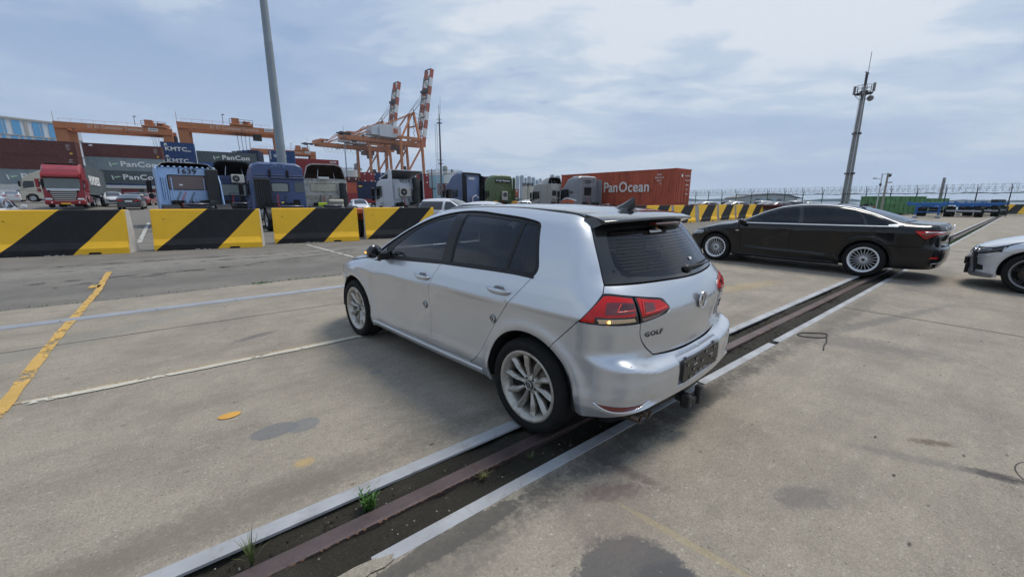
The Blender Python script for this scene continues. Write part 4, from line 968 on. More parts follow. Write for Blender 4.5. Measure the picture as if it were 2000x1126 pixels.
 gate = [[(-.631, 0, 1.022), (-.625, .15, 1.024), (-.601, .31, 1.027), (-.541, .547, 1.029), gcorner], [gcorner, ltop], [ltop, (-.50, .72, .990), (-.575, .613, .972)],
   [(-.575, .613, .972), (-.61, .52, .958), (-.638, .435, .945)], [(-.638, .435, .945), (-.648, .405, .935), (-.662, .380, .905), (-.676, .366, .880), (-.672, .400, .858)], [(-.672, .400, .858), (-.655, .50, .842), (-.629, .609, .830)],
   [(-.629, .609, .830), (-.626, .600, .755), (-.631, .545, .68), (-.645, .470, .617)], [(-.645, .470, .617), (-.66, .32, .603), (-.675, .164, .597), (-.678, 0, .595)], [(-.678, 0, .595), (-.70, 0, .80), (-.631, 0, 1.022)]]
 panel('tailgate', B, gate, S, car, step=.026, merge=True, gap=.003)
 bump = [[(-.682, 0, .592), (-.675, .164, .592), (-.66, .32, .598), (-.645, .470, .612)], [(-.645, .470, .612), (-.631, .55, .68), (-.626, .603, .755), (-.627, .613, .828)], [(-.627, .613, .828), (-.575, .74, .831), (-.505, .808, .833), ltip], [ltip, (-.29, .868, .735), tuple(B.sidep(np.array([(-.205, .655)]))[0])],
   sl(arc(.005, 121.5, 187)), [tuple(B.sidep(np.array([(-.358, .274)]))[0]), (-.40, .82, .262), (-.537, .77, .292), (-.665, .675, .340), (-.726, .432, .351), (-.755, .2, .354), (-.76, 0, .356)], [(-.76, 0, .356), (-.77, 0, .48), (-.682, 0, .592)]]
 panel('rear_bumper', B, bump, S, car, step=.015, merge=True, gap=.0025)
 # rear glass: black border, clear field, heater lines
 gl_out = [[(-.34, 0, 1.368), (-.33, .20, 1.368), (-.29, .40, 1.366), (-.222, .550, 1.355)], [(-.222, .550, 1.355), (-.31, .633, 1.261), (-.385, .68, 1.145), gcorner], [gcorner, (-.541, .547, 1.031), (-.601, .31, 1.029), (-.625, .15, 1.026), (-.631, 0, 1.024)], [(-.631, 0, 1.024), (-.5, 0, 1.2), (-.34, 0, 1.368)]]
 gl_in = [[(-.385, 0, 1.325), (-.36, .30, 1.322), (-.325, .475, 1.315)], [(-.325, .475, 1.315), (-.318, .515, 1.300), (-.36, .560, 1.235), (-.42, .590, 1.14), (-.455, .595, 1.105), (-.505, .555, 1.068)], [(-.505, .555, 1.068), (-.585, .31, 1.052), (-.610, 0, 1.048)], [(-.610, 0, 1.048), (-.5, 0, 1.2), (-.385, 0, 1.325)]]
 panel('rear_glass', B, gl_out, GLASSR, car, step=.05, merge=True, gap=.003, off=.001, lip=.0)
 gb = panel('glass_border', B, gl_out, mat('glass_frit', (.012, .013, .014), .16, 0, .5), car, [gl_in], step=.04, merge=False, gap=.003, off=.0024, lip=.003)
 gb2 = panel('glass_border', B, gl_out, MATS['glass_frit'], car, [gl_in], step=.04, merge=False, side=-1, gap=.003, off=.0024, lip=.003)
 b = MB();
 for k in range(13):
  z = 1.085+.0175*k; yy = .56-.07*sstep(1.2, 1.33, z) if z > 1.1 else .53
  P0 = B.rearp(np.array([(y, z) for y in np.linspace(-yy, yy, 23)])); g = B.grad(P0)
  b.tube([tuple(p+n_*.003) for p, n_ in zip(P0, g)], .0011, 4, cap=False)
 b.build('heater_wires', mat('heater_line', (.09, .07, .065), .5), car)
 # stickers on the glass
 P0 = B.rearp(np.array([(.10, 1.300)]))[0]; g = B.grad(P0[None])[0]; tilt = math.asin(g[2])
 st = empty('window_sticker', (P0[0]+g[0]*.005, .10, 1.300+g[2]*.005)); st.parent = car; st.rotation_euler = (0, tilt, 0)
 b = MB(); b.box((0, 0, -.008), (.002, .15, .018)); b.box((0, -.035, .008), (.002, .03, .016)); b.build('sticker_plate', mat('sticker_white', (.7, .7, .68), .5), st)
 b = MB(); b.box((-.0015, -.043, .010), (.002, .012, .022)); b.build('sticker_flash', mat('sticker_orange', (.75, .25, .04), .5), st)
 text('sticker_letters', 'SPORT', .026, mat('ink_black', (.02, .02, .02), .5), st, (-.002, .005, .004), rz=-math.pi/2, depth=.001, bold=.02)
 b = MB(); b.box((0, 0, 0), (.002, .036, .010)); b.box((0, .006, -.010), (.002, .02, .01)); b.build('small_sticker', MATS['sticker_white'], car, loc=tuple(B.rearp(np.array([(-.12, 1.115)]))[0]+np.array([-.006, 0, .004])), rot=(0, .75, 0))
 # wiper
 b = MB(); Q = B.rearp(np.array([(y, 1.052+.012*math.sin((y+.4)*3)) for y in np.linspace(.02, -.40, 12)])); G = B.grad(Q)
 b.tube([tuple(p+n_*.022) for p, n_ in zip(Q, G)], [.011, .013, .012, .010, .009, .008, .007, .007, .006, .006, .005, .004], 8)
 Q2 = B.rearp(np.array([(y, 1.072) for y in np.linspace(-.06, -.42, 8)])); G2 = B.grad(Q2)
 for p, n_, q, n2 in zip(Q2[:-1], G2[:-1], Q2[1:], G2[1:]): b.bar(p+n_*.010, q+n2*.010, .010, .012)
 b.lathe([(0, .030), (.022, .028), (.034, .016), (.036, 0)], 20, Matrix.Translation(tuple(Q[0])) @ Matrix.Rotation(rad(90), 4, 'Z') @ Matrix.Diagonal((1, 1, .8, 1)))
 b.build('rear_wiper', TRIM, car)
 # spoiler: roof-level blade with end fins
 rings = []
 for k in range(-16, 17):
  t = k/16; e = abs(t); y = .578*t
  ztop = float(B.T(np.array([-.20]), np.array([abs(y)]))[0])+.001; xt = -.205
  xe = -.455+.085*t*t+.02*e**8; ze = ztop-.036-.002*e; xl = -.34+.085*e**3; zl = 1.352-.030*e**5-.004*(1-e)
  yo = y*(1+.022*e**6)
  rings.append([(xt, y, ztop), ((xt+xe)/2, y, (ztop+ze)/2+.005), (xe+.012, y, ze+.004), (xe, y, ze-.003), (xe+.006, y, ze-.014), (xe+.03, y, ze-.018), (xl, yo, zl), (xl+.06, yo, zl+.01), (xt+.01, y, ztop-.022)])
 b = MB(); b.loft(rings, smooth=True)
 b.build('roof_spoiler', mat('spoiler_black', (.018, .021, .024), .10, 0, 1.), car)
 b = MB(); b.loft([[(-.452+.10*(y/.58)**2, y, 1.340), (-.452+.10*(y/.58)**2, y, 1.352), (-.40, y, 1.352), (-.40, y, 1.340)] for y in np.linspace(-.16, .16, 9)]); b.build('high_brake_lamp', REDD, car)
 # roof: gloss black centre panel, bonnet, windscreen
 roofm = mat('roof_black', (.020, .023, .027), .10, 0, 1.)
 panel('roof_panel', B, [[(1.42, 0), (1.38, .30), (1.32, .50), (1.29, .54)], [(1.29, .54), (1.10, .537), (.7, .532), (.2, .532), (-.05, .537), (-.195, .548)], [(-.195, .548), (-.20, .3), (-.20, 0)], [(-.20, 0), (.6, 0), (1.42, 0)]], roofm, car, step=.06, merge=True, chart='t', gap=.003)
 panel('windscreen', B, [[(2.34, 0), (2.30, .3), (2.20, .55), (2.08, .68)], [(2.08, .68), (1.8, .655), (1.6, .62), (1.33, .545)], [(1.33, .545), (1.38, .40), (1.43, 0)], [(1.43, 0), (1.9, 0), (2.34, 0)]], GLASSC, car, step=.08, merge=True, chart='t', gap=.003, lip=0)
 panel('bonnet', B, [[(2.38, 0), (2.34, .3), (2.24, .58), (2.17, .74)], [(2.17, .74), (2.5, .80), (2.85, .79), (3.02, .74)], [(3.02, .74), (3.18, .60), (3.28, .35), (3.32, 0)], [(3.32, 0), (2.9, 0), (2.38, 0)]], S, car, step=.07, merge=True, chart='t', gap=.003)
 fb = [[(3.30, 0.0, .77), (3.30, .3, .745), (3.3, .45, .60), (3.0, .85, .60), (2.85, .88, .60)]]
 panel('front_bumper', B, [[(B.x1+B.rk*math.pi/2, .60), (3.4, .60), (3.03, .66)], [(3.03, .66), (2.9, .64)], [(2.9, .64), (2.995, .50), (3.01, .35), (3.0, .25)], [(3.0, .25), (3.3, .22), (B.x1+B.rk*math.pi/2, .22)], [(B.x1+B.rk*math.pi/2, .22), (B.x1+B.rk*math.pi/2, .60)]], S, car, step=.05, merge=True, gap=.003)
 b = MB(); b.box((3.36, 0, .66), (.06, .95, .10)); b.build('grille', GLOSSB, car, bevel=.01)
 # shark fin
 b = MB(); rings = []
 for k in range(9):
  t = k/8; z = .075*t; xa = .03-.155*t**.8; xb = -.135-.012*t+.02*t*t; wy = .026*(1-t)**.8+.003; zb_ = 1.440
  rings.append([(xa, 0, zb_+z), ((xa*2+xb)/3, wy, zb_+z), ((xa+xb*2)/3, wy*.9, zb_+z), (xb, 0, zb_+z), ((xa+xb*2)/3, -wy*.9, zb_+z), ((xa*2+xb)/3, -wy, zb_+z)])
 rings.insert(0, [(.075, 0, 1.434), (.02, .045, 1.434), (-.10, .045, 1.430), (-.165, 0, 1.424), (-.10, -.045, 1.430), (.02, -.045, 1.434)])
 b.loft(rings); b.build('aerial_fin', mat('fin_grey', (.018, .02, .022), .3, 0, .5), car, loc=(-.06, 0, .0))
 # badge, lettering
 roundel('rear_badge', .056, CHROME, car, (-.716, 0, .877), rz=math.pi/2, ring=.007, rx=0, depth=.006, back=GLOSSB)
 for o in [c for c in COL.objects if c.parent == car and c.name.startswith(('rear_badge', 'badge_back'))]: o.rotation_euler = (0, 0, math.pi/2)
 DCHR = mat('dark_chrome', (.13, .13, .14), .2, .9)
 def gate_text(s, y, z, size, nm, dp=.004, sx=1., sp=1.):
  P = B.rearp(np.array([(y, z)]))[0]; g = B.grad(P[None])[0]; return text(nm, s, size, DCHR, car, (P[0]-.002, y, z), rz=math.atan2(g[1], g[0])+math.pi/2, depth=dp, bold=.012, sx=sx, spacing=sp)
 gate_text('GOLF', .492, .752, .042, 'lettering', sx=1.35, sp=1.15)
 gate_text('TDI', -.47, .785, .032, 'lettering', sx=1.2); gate_text('BMT', -.47, .752, .020, 'lettering', sx=1.2)
 # plate carrier, lower valance, exhaust, tow bracket
 b = MB(); b.prism(rounded([(-.26, .405), (.26, .405), (.27, .42), (.27, .525), (.255, .54), (-.255, .54), (-.27, .525), (-.27, .42)], .01), -.752, -.731, 'x'); pc = b.build('plate_carrier', mat('carrier_black', (.016, .016, .017), .38), car, bevel=.003)
 b = MB()
 for y, z in ((-.23, .43), (-.19, .525), (-.12, .415), (-.05, .53), (.03, .43), (.10, .52), (.17, .42), (.22, .51), (-.15, .47), (0.0, .48), (.13, .46)): b.box((-.754, y, z), (.006, .030, .018))
 b.build('carrier_clips', GLOSSB, pc, kind='stuff')
 b = MB()
 for y in (-.13, .12): b.box((-.757, y, .492), (.006, .055, .006))
 b.build('carrier_latches', CHROME, pc, kind='stuff')
 text('carrier_print', 'Das Original.  Volkswagen', .022, mat('print_grey', (.42, .42, .42), .5), pc, (-.7535, -.02, .418), rz=-math.pi/2, depth=.001)
 b = MB()
 for k, (y, xo) in enumerate([(.64, .03), (.5, 0.), (.3, -.02), (0, -.03), (-.3, -.02), (-.5, 0.), (-.64, .03)]): pass
 rings = [[(-.66+.20*y*y, y, .365), (-.715+.20*y*y, y, .345), (-.70+.20*y*y, y, .27), (-.62+.20*y*y, y, .215), (-.45, y, .20), (-.45, y, .36)] for y in np.linspace(-.70, .70, 15)]
 b.loft(rings); b.build('lower_valance', TRIM, car)
 for y in (.545, .635):
  b = MB(); b.lathe([(.027, -.10), (.028, 0), (.026, .002), (.025, -.01), (.024, -.10), (0, -.10)], 22); b.build('exhaust_tip', DISC, car, loc=(-.675+.1*(y-.545), y-.03, .262), rot=(0, 0, rad(90)))
 b = MB(); b.box((-.71, .10, .235), (.12, .07, .05)); b.box((-.765, .04, .26), (.04, .045, .13)); b.box((-.74, .16, .245), (.06, .05, .09)); b.bar((-.60, -.3, .23), (-.60, .3, .23), .05, .05); b.build('tow_bracket', mat('bracket_black', (.02, .02, .02), .5), car, bevel=.008)
 # inside
 lining(B, car, [(-.62, .26), (-.60, .36), (-.52, .80), (-.46, .84), (-.42, .70), (-.40, .70), (.40, .70), (.42, .42), (2.2, .40), (2.24, .72), (3.0, .72), (3.25, .5), (3.2, .25), (2.2, .2), (.5, .2)], [(.005, .318, .372), (2.636, .318, .372)], .316, ylim=.60)
 b = MB(); b.box((.95, 0, .30), (2.7, 1.60, .10)); b.box((-.05, 0, .72), (.75, 1.1, .05)); b.build('cabin_floor', DARK, car)
 b = MB(); b.prism(rounded([(1.62, .62), (1.60, .92), (1.75, .97), (2.22, .93), (2.22, .55)], .05), -.70, .70, 'y'); b.build('dashboard', SEAT, car)
 seats(car, [(1.05, (.36, -.36)), (.22, (.36, -.36))])
 b = MB(); n = 24; b.lathe([(.18, -.012), (.192, 0), (.18, .012), (.168, 0), (.18, -.012)], n, axis='x'); b.build('steering_wheel', TRIM, car, loc=(1.50, .36, .93), rot=(0, rad(-24), 0))
 # dark backing behind the joints
 for side in (1, -1):
  for cv in ([(.954, 1.0), (.985, .975), (1.061, .848), (1.10, .739), (1.112, .55), (1.112, .30)], door_rear, [(2.10, .935), (2.16, .772), (2.22, .60), (2.21, .45), (2.195, .31)], [(.60, .30), (1.2, .296), (2.20, .303)], [(-.20, .66), (-.29, .74), (-.37, .825)]):
   surf_strip('joint_seal', B, [sl(cv)], DARK, car, .034, .004, side=side, off=-.012, step=.05)
  surf_strip('joint_seal', B, [[ltip, (-.430, .81, .920), ltop, gcorner, (-.385, .68, 1.145), (-.31, .633, 1.261), (-.222, .552, 1.36)]], DARK, car, .034, .004, side=side, off=-.013, step=.05)
  surf_strip('joint_seal', B, [[(-.57, .61, .975), (-.60, .62, .92), (-.626, .61, .828), (-.626, .600, .755), (-.631, .545, .68), (-.645, .470, .615), (-.66, .32, .600), (-.675, .164, .595), (-.68, .01, .593)]], DARK, car, .018, .003, side=side, off=-.018, step=.04)
  surf_strip('joint_seal', B, [[(-.626, .613, .83), (-.575, .74, .832), (-.505, .808, .834), ltip]], DARK, car, .034, .004, side=side, off=-.014, step=.05)
  surf_strip('joint_seal', B, [[(1.29, .54, 1.39), (1.10, .537, 1.41), (.7, .532, 1.43), (.2, .532, 1.42), (-.05, .537, 1.40), (-.195, .548, 1.38)]], DARK, car, .04, .004, side=side, off=-.012, step=.08)
 return car
hatchback = build_hatchback()
# ---------------------------------------------------------------- saloon bodies
def make_saloon_body(wb=2.924, hw=.943, front=.92, rear=1.09, roof=1.455, belt=.0, arch_y=.345, nose=.0, bmw=False):
 zc = table([(-1.2, .90), (0, .885), (1.5, .865), (wb, .835), (wb+1, .80)], .15)
 plan = table([(-1.3, .76), (-1.0, .835), (-.6, .905), (0, hw-.006), (.6, hw), (2.0, hw), (wb, hw-.012), (wb+.35, hw-.075), (wb+.7, hw-.20), (wb+1.0, hw-.36)], .12)
 sec = table([(-.75, .13), (-.66, .07), (-.60, .05), (-.52, .040), (-.44, .042), (-.33, .036), (-.15, .018), (-.03, .010), (0, 0), (.012, .003), (.08, .020), (.135, .05), (.15, .062), (.27, .115), (.38, .172), (.47, .228), (.54, .295), (.65, .43)], .008)
 def W(x, z):
  w = z-zc(x); d = sec(w)+np.clip(w-.13, 0, 1)*np.clip(.3-x, 0, 2)*.16+np.clip(w-.13, 0, 1)*np.clip(x-1.6, 0, 2)*.10
  y = plan(x)-d
  for hx in (0., wb):
   r = np.hypot(x-hx, z-arch_y); y = y+.012*np.exp(-((r-.43)/.05)**2)
  # lower door contour
  y = y+.010*np.exp(-((z-(.37+.03*(x-1)))/.035)**2)*sstep(.35, .8, x)*sstep(2.5, 2.1, x)
  return y
 t0 = table([(-rear-.2, 1.04), (-rear, 1.085), (-.9, 1.098), (-.62, 1.112), (-.48, 1.135), (-.3, 1.205), (0, 1.305), (.3, 1.383), (.6, 1.432), (1.0, roof), (1.35, roof-.008), (1.65, roof-.055), (2.0, 1.275), (2.5, 1.045), (2.62, 1.01), (3.0, .965), (wb+.42, .875), (wb+.66, .80), (wb+.82, .70), (wb+1.0, .52)] if not bmw else
    [(-1.3, 1.04), (-1.06, 1.085), (-.6, 1.11), (-.3, 1.2), (0, 1.3), (.3, 1.37), (.6, 1.415), (.9, 1.43), (1.3, 1.42), (1.6, 1.36), (2.35, 1.03), (2.5, .99), (2.9, .945), (3.2, .885), (3.45, .805), (3.60, .735), (3.70, .66), (3.9, .4)], .04)
 def T(x, y): return t0(x+.12*y*y*sstep(1.2, 1.8, x)-.10*y*y*sstep(.3, -.2, x)*sstep(-.7, -.5, x))-.06*y*y-.06*np.maximum(y-.4, 0)**2*sstep(2.4, 2.9, x)
 xr = table([(1.3, -rear+.02), (1.10, -rear), (1.05, -rear+.012), (.95, -rear+.022), (.88, -rear+.030), (.78, -rear+.055), (.68, -rear+.06), (.645, -rear-.003), (.60, -rear-.01), (.45, -rear-.008), (.36, -rear+.01), (.28, -rear+.06), (.1, -rear+.12)], .008)
 def R(y, z): return xr(z)+.16*y*y+.45*np.maximum(y-.5, 0)**2
 fx = wb+front
 xn = table([(.1, fx-.16), (.22, fx-.05), (.30, fx-.03), (.50, fx), (.62, fx+.0), (.70, fx-.02), (.78, fx-.07), (.86, fx-.20), (.95, fx-.5)] if not bmw else [(.1, fx-.20), (.20, fx-.04), (.26, fx-.02), (.34, fx-.04), (.50, fx-.03), (.60, fx-.02), (.66, fx-.03), (.72, fx-.07), (.80, fx-.2), (.95, fx-.6)], .02)
 def N(y, z): return xn(z)-.20*y*y-.55*np.maximum(y-.45, 0)**2
 return Body(W=W, T=T, R=R, N=N, topk=lambda x: 1.0, k_st=lambda x, z: .09+.04*sstep(2.4, 2.9, x)+.03*sstep(0., -.5, x), k_r=lambda x, y, z: .14, k_f=.18, x0=-.1, x1=wb-.2, z0=1.02, rk=.98)
WCHR = mat('bright_window_trim', (.86, .87, .88), .32, .35)
def build_saloon(B, paint, loc, rz, label, wb, R, r, style, rim, bmw=False, full=True):
 car = empty('parked_car', loc, rz, label, 'car')
 def sl(L_): return [tuple(p) for p in B.sidep(np.array(L_, float))]
 qf = B.x1+B.rk*math.pi/2; qb = B.x0-B.rk*math.pi/2; hz = R
 ar = R+.048
 def arc(hx, a0, a1, n=14): return [(hx+ar*math.cos(rad(a0+(a1-a0)*k/n)), hz+ar*math.sin(rad(a0+(a1-a0)*k/n))) for k in range(n+1)]
 a_lo = math.degrees(math.asin((.22-hz)/ar))
 top = [(2.40, 1.02), (2.10, 1.15), (1.85, 1.265), (1.6, 1.343), (1.25, 1.394), (.9, 1.402), (.5, 1.372), (.2, 1.308), (-.10, 1.205), (-.38, 1.085), (-.44, 1.055)]
 if bmw: top = [(x*.96-.02, z-.02) for x, z in top]
 tail = [(-.44, 1.055), (-.455, 1.035), (-.42, 1.022)]
 if bmw: tail = [(x*.96-.02, z-.02) for x, z in tail]
 bot = [tail[-1], (.5, 1.008), (1.5, .995), (top[0][0]+.02, .985)]
 xB, xF, xR = 1.30, wb-.53, .30
 bx = wb-.52
 hd_front = wb+.42
 for side in (1, -1):
  qT = (-.46, .70, 1.12)
  # upper frame: pillars and roof rail with the rear wing
  outer = [sl([(xF+.10, .97), (2.50, 1.045)]), sl([(2.50, 1.045), (2.15, 1.205), (1.85, 1.325)])+[(1.6, .56, 1.38), (1.2, .55, 1.43), (.7, .55, 1.415), (.3, .56, 1.355), (-.02, .585, 1.27), (-.3, .63, 1.175), (-.52, .68, 1.11)],
     [(-.52, .68, 1.11), (-.75, .70, 1.085), (-.93, .69, 1.07)], [(-.93, .69, 1.07), (-.96, .70, 1.0), (-.97, .71, .965)], [(-.97, .71, .965), (-.80, .83, .965), (-.655, .88, .955)], [(-.655, .88, .955), (-.72, .865, .87), (-.80, .83, .80)], [(-.80, .83, .80), (-.80, .83, .66)],
     [(-.80, .83, .66), (-.50, .90, .655), tuple(B.sidep(np.array([(-.28, .655)]))[0])], sl(arc(0, 131, a_lo)), sl([(ar*math.cos(rad(a_lo)), .20), (1.2, .19), (wb-ar-.02, .20)]), sl([(wb-ar-.02, .20), (wb-ar-.03, .45), (xF-.02, .70), (xF+.02, .93), (xF+.10, .97)])]
  hole = [sl(top), sl(tail), sl([tail[-1], (-.05, .93)]), sl([(-.05, .93), (.10, .82), (.32, .64), (.42, .48), (.47, .30)]), sl([(.47, .30), (.52, .27), (1.4, .265), (xF-.08, .275)]), sl([(xF-.08, .275), (xF-.06, .5), (xF-.04, .72), (xF, .93), (xF+.03, .985)]), sl([(xF+.03, .985), (top[0][0]+.02, .985), top[0]])]
  if full:
   panel('side_frame', B, outer, paint, car, [hole], step=.045, side=side, gap=.0025)
   panel('rear_door', B, [sl([(xB-.06, 1.0), (.5, 1.008), (-.13, 1.008)]), sl([(-.13, 1.008), (-.05, .93), (.10, .82), (.32, .64), (.42, .48), (.47, .30), (.52, .27)]), sl([(.52, .27), (1.0, .265), (xB+.01, .265)]), sl([(xB+.01, .265), (xB+.02, .6), (xB, .85), (xB-.06, 1.0)])], paint, car, step=.045, side=side)
   panel('upper_quarter', B, [sl([(-.14, 1.006), tail[-1]]), sl([tail[-1], (-.05, .935)]), sl([(-.05, .935), (-.14, 1.006)])], paint, car, step=.045, side=side, gap=.002)
  panel('front_door', B, [sl([(xF, .978), (1.8, .99), (xB-.06, 1.0)]), sl([(xB-.06, 1.0), (xB, .85), (xB+.02, .6), (xB+.01, .265)]), sl([(xB+.01, .265), (1.6, .265), (xF-.08, .275)]), sl([(xF-.08, .275), (xF-.06, .5), (xF-.04, .72), (xF, .93), (xF, .978)])], paint, car, step=.045, side=side)
  hf = wb+.38
  panel('front_wing', B, [sl([(xF+.08, .965), (xF+.03, .93), (xF-.01, .72), (xF-.02, .5), (xF-.05, .22)]), sl([(xF-.05, .22), (wb-ar-.005, .21)]), sl(arc(wb, 180+abs(a_lo) if a_lo < 0 else 180-a_lo, 52)), sl([(wb+ar*math.cos(rad(52)), hz+ar*math.sin(rad(52))), (hf, .655)]), sl([(hf, .655), (hf-.02, .745)]), sl([(hf-.02, .745), (wb+.1, .855), (wb-.3, .915), (xF+.08, .965)])], paint, car, step=.045, side=side)
  panes = [('front_window', [sl([(top[0][0]-.16, 1.03), (2.10*(.96 if bmw else 1), 1.125-.02*bmw), (1.85, 1.235), (1.6, 1.315), (1.28, 1.364)]), sl([(1.28, 1.364), (1.22, 1.2), (1.20, 1.02)]), sl([(1.20, 1.02), (1.8, 1.012), (top[0][0]-.16, 1.0)])]),
     ('rear_window', [sl([(1.20, 1.37), (.9, 1.378), (.5, 1.348), (.24, 1.29)]), sl([(.24, 1.29), (.12, 1.15), (.08, 1.035)]), sl([(.08, 1.035), (.6, 1.028), (1.12, 1.02)]), sl([(1.12, 1.02), (1.14, 1.2), (1.20, 1.37)])]),
     ('quarter_window', [sl([(.18, 1.265), (-.08, 1.185), (-.33, 1.08)]), sl([(-.33, 1.08), (-.38, 1.05), (-.34, 1.042)]), sl([(-.34, 1.042), (.03, 1.036)]), sl([(.03, 1.036), (.08, 1.15), (.18, 1.265)])])]
  if bmw: panes = panes[:1]
  if full or bmw:
   panel('window_surround', B, [sl(top), sl(tail), sl(bot), sl([bot[-1], top[0]])], GLOSSB, car, [p[1:][0:] for p in panes] if False else [list(p[1:][0]) if len(p) == 2 else list(p[1:]) for p in panes], step=.06, side=side, off=-.006, gap=.0005, lip=.008)
   for p in panes: panel(p[0], B, list(p[1]) if len(p) == 2 else list(p[1:]), GLASS, car, step=.08, side=side, off=-.009, gap=-.004, lip=0)
  tm = CHROME if not bmw else GLOSSB
  if full:
   surf_strip('window_chrome', B, [sl([(x, z+.012) for x, z in top])], WCHR, car, .034, .007, side=side)
   surf_strip('window_chrome', B, [sl(bot)], WCHR, car, .024, .007, side=side)
   surf_strip('window_chrome', B, [sl([(-.28, 1.035), (-.40, 1.048), (-.455, 1.055), (-.47, 1.065)])], WCHR, car, .05, .006, side=side)
  surf_strip('sill_moulding', B, [sl([(ar+.06, .235), (1.4, .228), (wb-ar-.08, .238)])], paint, car, .06, .012, side=side)
  for hx in ((1.45, .38) if not bmw else (1.45,)):
   P0 = B.sidep(np.array([(hx, .878)]))[0]; h = empty('door_handle', (P0[0], P0[1]*side, P0[2])); h.parent = car; h.scale = (1, side, 1)
   b = MB(); rings = []
   for k in range(9):
    t = -1+2*k/8; o_ = .040*(1-abs(t)**4)+.002; hh = .013
    rings.append([(t*.12, o_-.014, -hh), (t*.12, o_, -hh), (t*.12, o_+.003, 0), (t*.12, o_, hh), (t*.12, o_-.014, hh)])
   b.loft(rings); b.build('grip', paint, h)
  # mirror
  m = empty('door_mirror', (xF-.12, side*.87, 1.02)); m.parent = car; m.scale = (1, side, 1)
  b = MB(); rings = []
  for k in range(11):
   t = k/10; y = .05+.20*t; e = math.sin(math.pi*min(.10+.86*t, 1))**.45; cx_ = .05-.03*t; hz_ = .072*e; hx_ = .085*e
   rings.append([(cx_+hx_*math.cos(a)*(1 if math.cos(a) > 0 else .40), y, hz_*math.sin(a)) for a in [2*math.pi*j/16 for j in range(16)]])
  b.loft(rings); b.build('housing', paint, m)
  b = MB(); b.prism([(-.03, -.07), (.07, -.07), (.05, -.02), (-.02, -.01)], -.03, .09, 'y'); b.build('arm', TRIM, m, bevel=.01)
  for hx in (0, wb): make_wheel(style, R, r, .235, car, (hx, side*(.90-.118), R), side, rimm=rim)
  if full:
   # tail lamp
   tl = [[(-.655, .88, .955), (-.80, .83, .965), (-.97, .71, .962)], [(-.97, .71, .962), (-1.03, .55, .955), (-1.06, .40, .945)], [(-1.06, .40, .945), (-1.055, .40, .90)], [(-1.055, .40, .90), (-1.0, .62, .895), (-.94, .71, .89)], [(-.94, .71, .89), (-.88, .77, .85), (-.80, .83, .81)], [(-.80, .83, .81), (-.73, .862, .87), (-.655, .88, .955)]]
   lamp = panel('tail_lamp', B, tl, REDL, car, step=.04, side=side, gap=.003)
   surf_strip('chrome_bar', B, [[(-.78, .835, .935), (-.90, .765, .938), (-1.02, .58, .940), (-1.06, .40, .938)]], CHROME, lamp, .020, .006, side=side, off=.002)
   surf_strip('light_guide', B, [[(-.70, .868, .935), (-.78, .84, .90), (-.86, .79, .895), (-.95, .70, .90)]], REDB, lamp, .010, .003, side=side, off=.002)
   panel('dark_lens', B, [[(-.73, .858, .91), (-.80, .825, .925)], [(-.80, .825, .925), (-.93, .74, .915), (-.95, .70, .905)], [(-.95, .70, .905), (-.86, .79, .855), (-.80, .828, .83)], [(-.80, .828, .83), (-.76, .845, .86), (-.73, .858, .91)]], REDD, lamp, step=.03, side=side, gap=0, off=.0015, lip=.002)
   panel('bumper_reflector', B, [[(-.90, .76, .48), (-1.0, .65, .485)], [(-1.0, .65, .485), (-1.0, .65, .455)], [(-1.0, .65, .455), (-.90, .76, .455)], [(-.90, .76, .455), (-.90, .76, .48)]], REDL, car, step=.04, side=side, gap=0, off=.003)
   # exhaust trim
   surf_strip('exhaust_trim', B, [[(-.93, .72, .365), (-1.02, .60, .37), (-1.06, .45, .37)], [(-1.06, .45, .37), (-1.06, .46, .315)], [(-1.06, .46, .315), (-1.0, .60, .305), (-.93, .72, .325)], [(-.93, .72, .325), (-.93, .72, .365)]], CHROME, car, .014, .007, side=side, off=.004, closed=True)
  # headlamp
  if not bmw:
   hl = [sl([(hf-.02, .735), (hf-.05, .70), (hf+.02, .66)]), [(hf+.02, .80, .66), (wb+.60, .66, .63), (wb+.75, .50, .62)], [(wb+.75, .50, .62), (wb+.75, .50, .70)], [(wb+.75, .50, .70), (wb+.55, .68, .745), (hf-.02, .82, .755)]]
   h_ = panel('headlamp', B, hl, mat('headlamp_clear', (.30, .32, .35), .08, .3, 1.), car, step=.05, side=side, gap=.003)
 # roof, glass, deck, bumpers
 tR = .54
 panel('roof_panel', B, [[(1.62, 0), (1.58, .3), (1.50, .50), (1.46, tR)], [(1.46, tR), (1.2, .543), (.7, .543), (.42, .548)], [(.42, .548), (.34, .3), (.30, 0)], [(.30, 0), (.9, 0), (1.62, 0)]], paint, car, step=.08, merge=True, chart='t', gap=.003)
 if full: panel('rear_screen', B, [[(.29, 0), (.33, .3), (.40, .54)], [(.40, .54), (.1, .56), (-.2, .60), (-.47, .645)], [(-.47, .645), (-.53, .4), (-.56, 0)], [(-.56, 0), (-.1, 0), (.29, 0)]], GLASSR, car, step=.08, merge=True, chart='t', gap=.003, lip=0)
 panel('windscreen', B, [[(2.58, 0), (2.52, .4), (2.40, .70)], [(2.40, .70), (2.0, .655), (1.50, .545)], [(1.50, .545), (1.6, .3), (1.64, 0)], [(1.64, 0), (2.1, 0), (2.58, 0)]], GLASS, car, step=.08, merge=True, chart='t', gap=.003, lip=0)
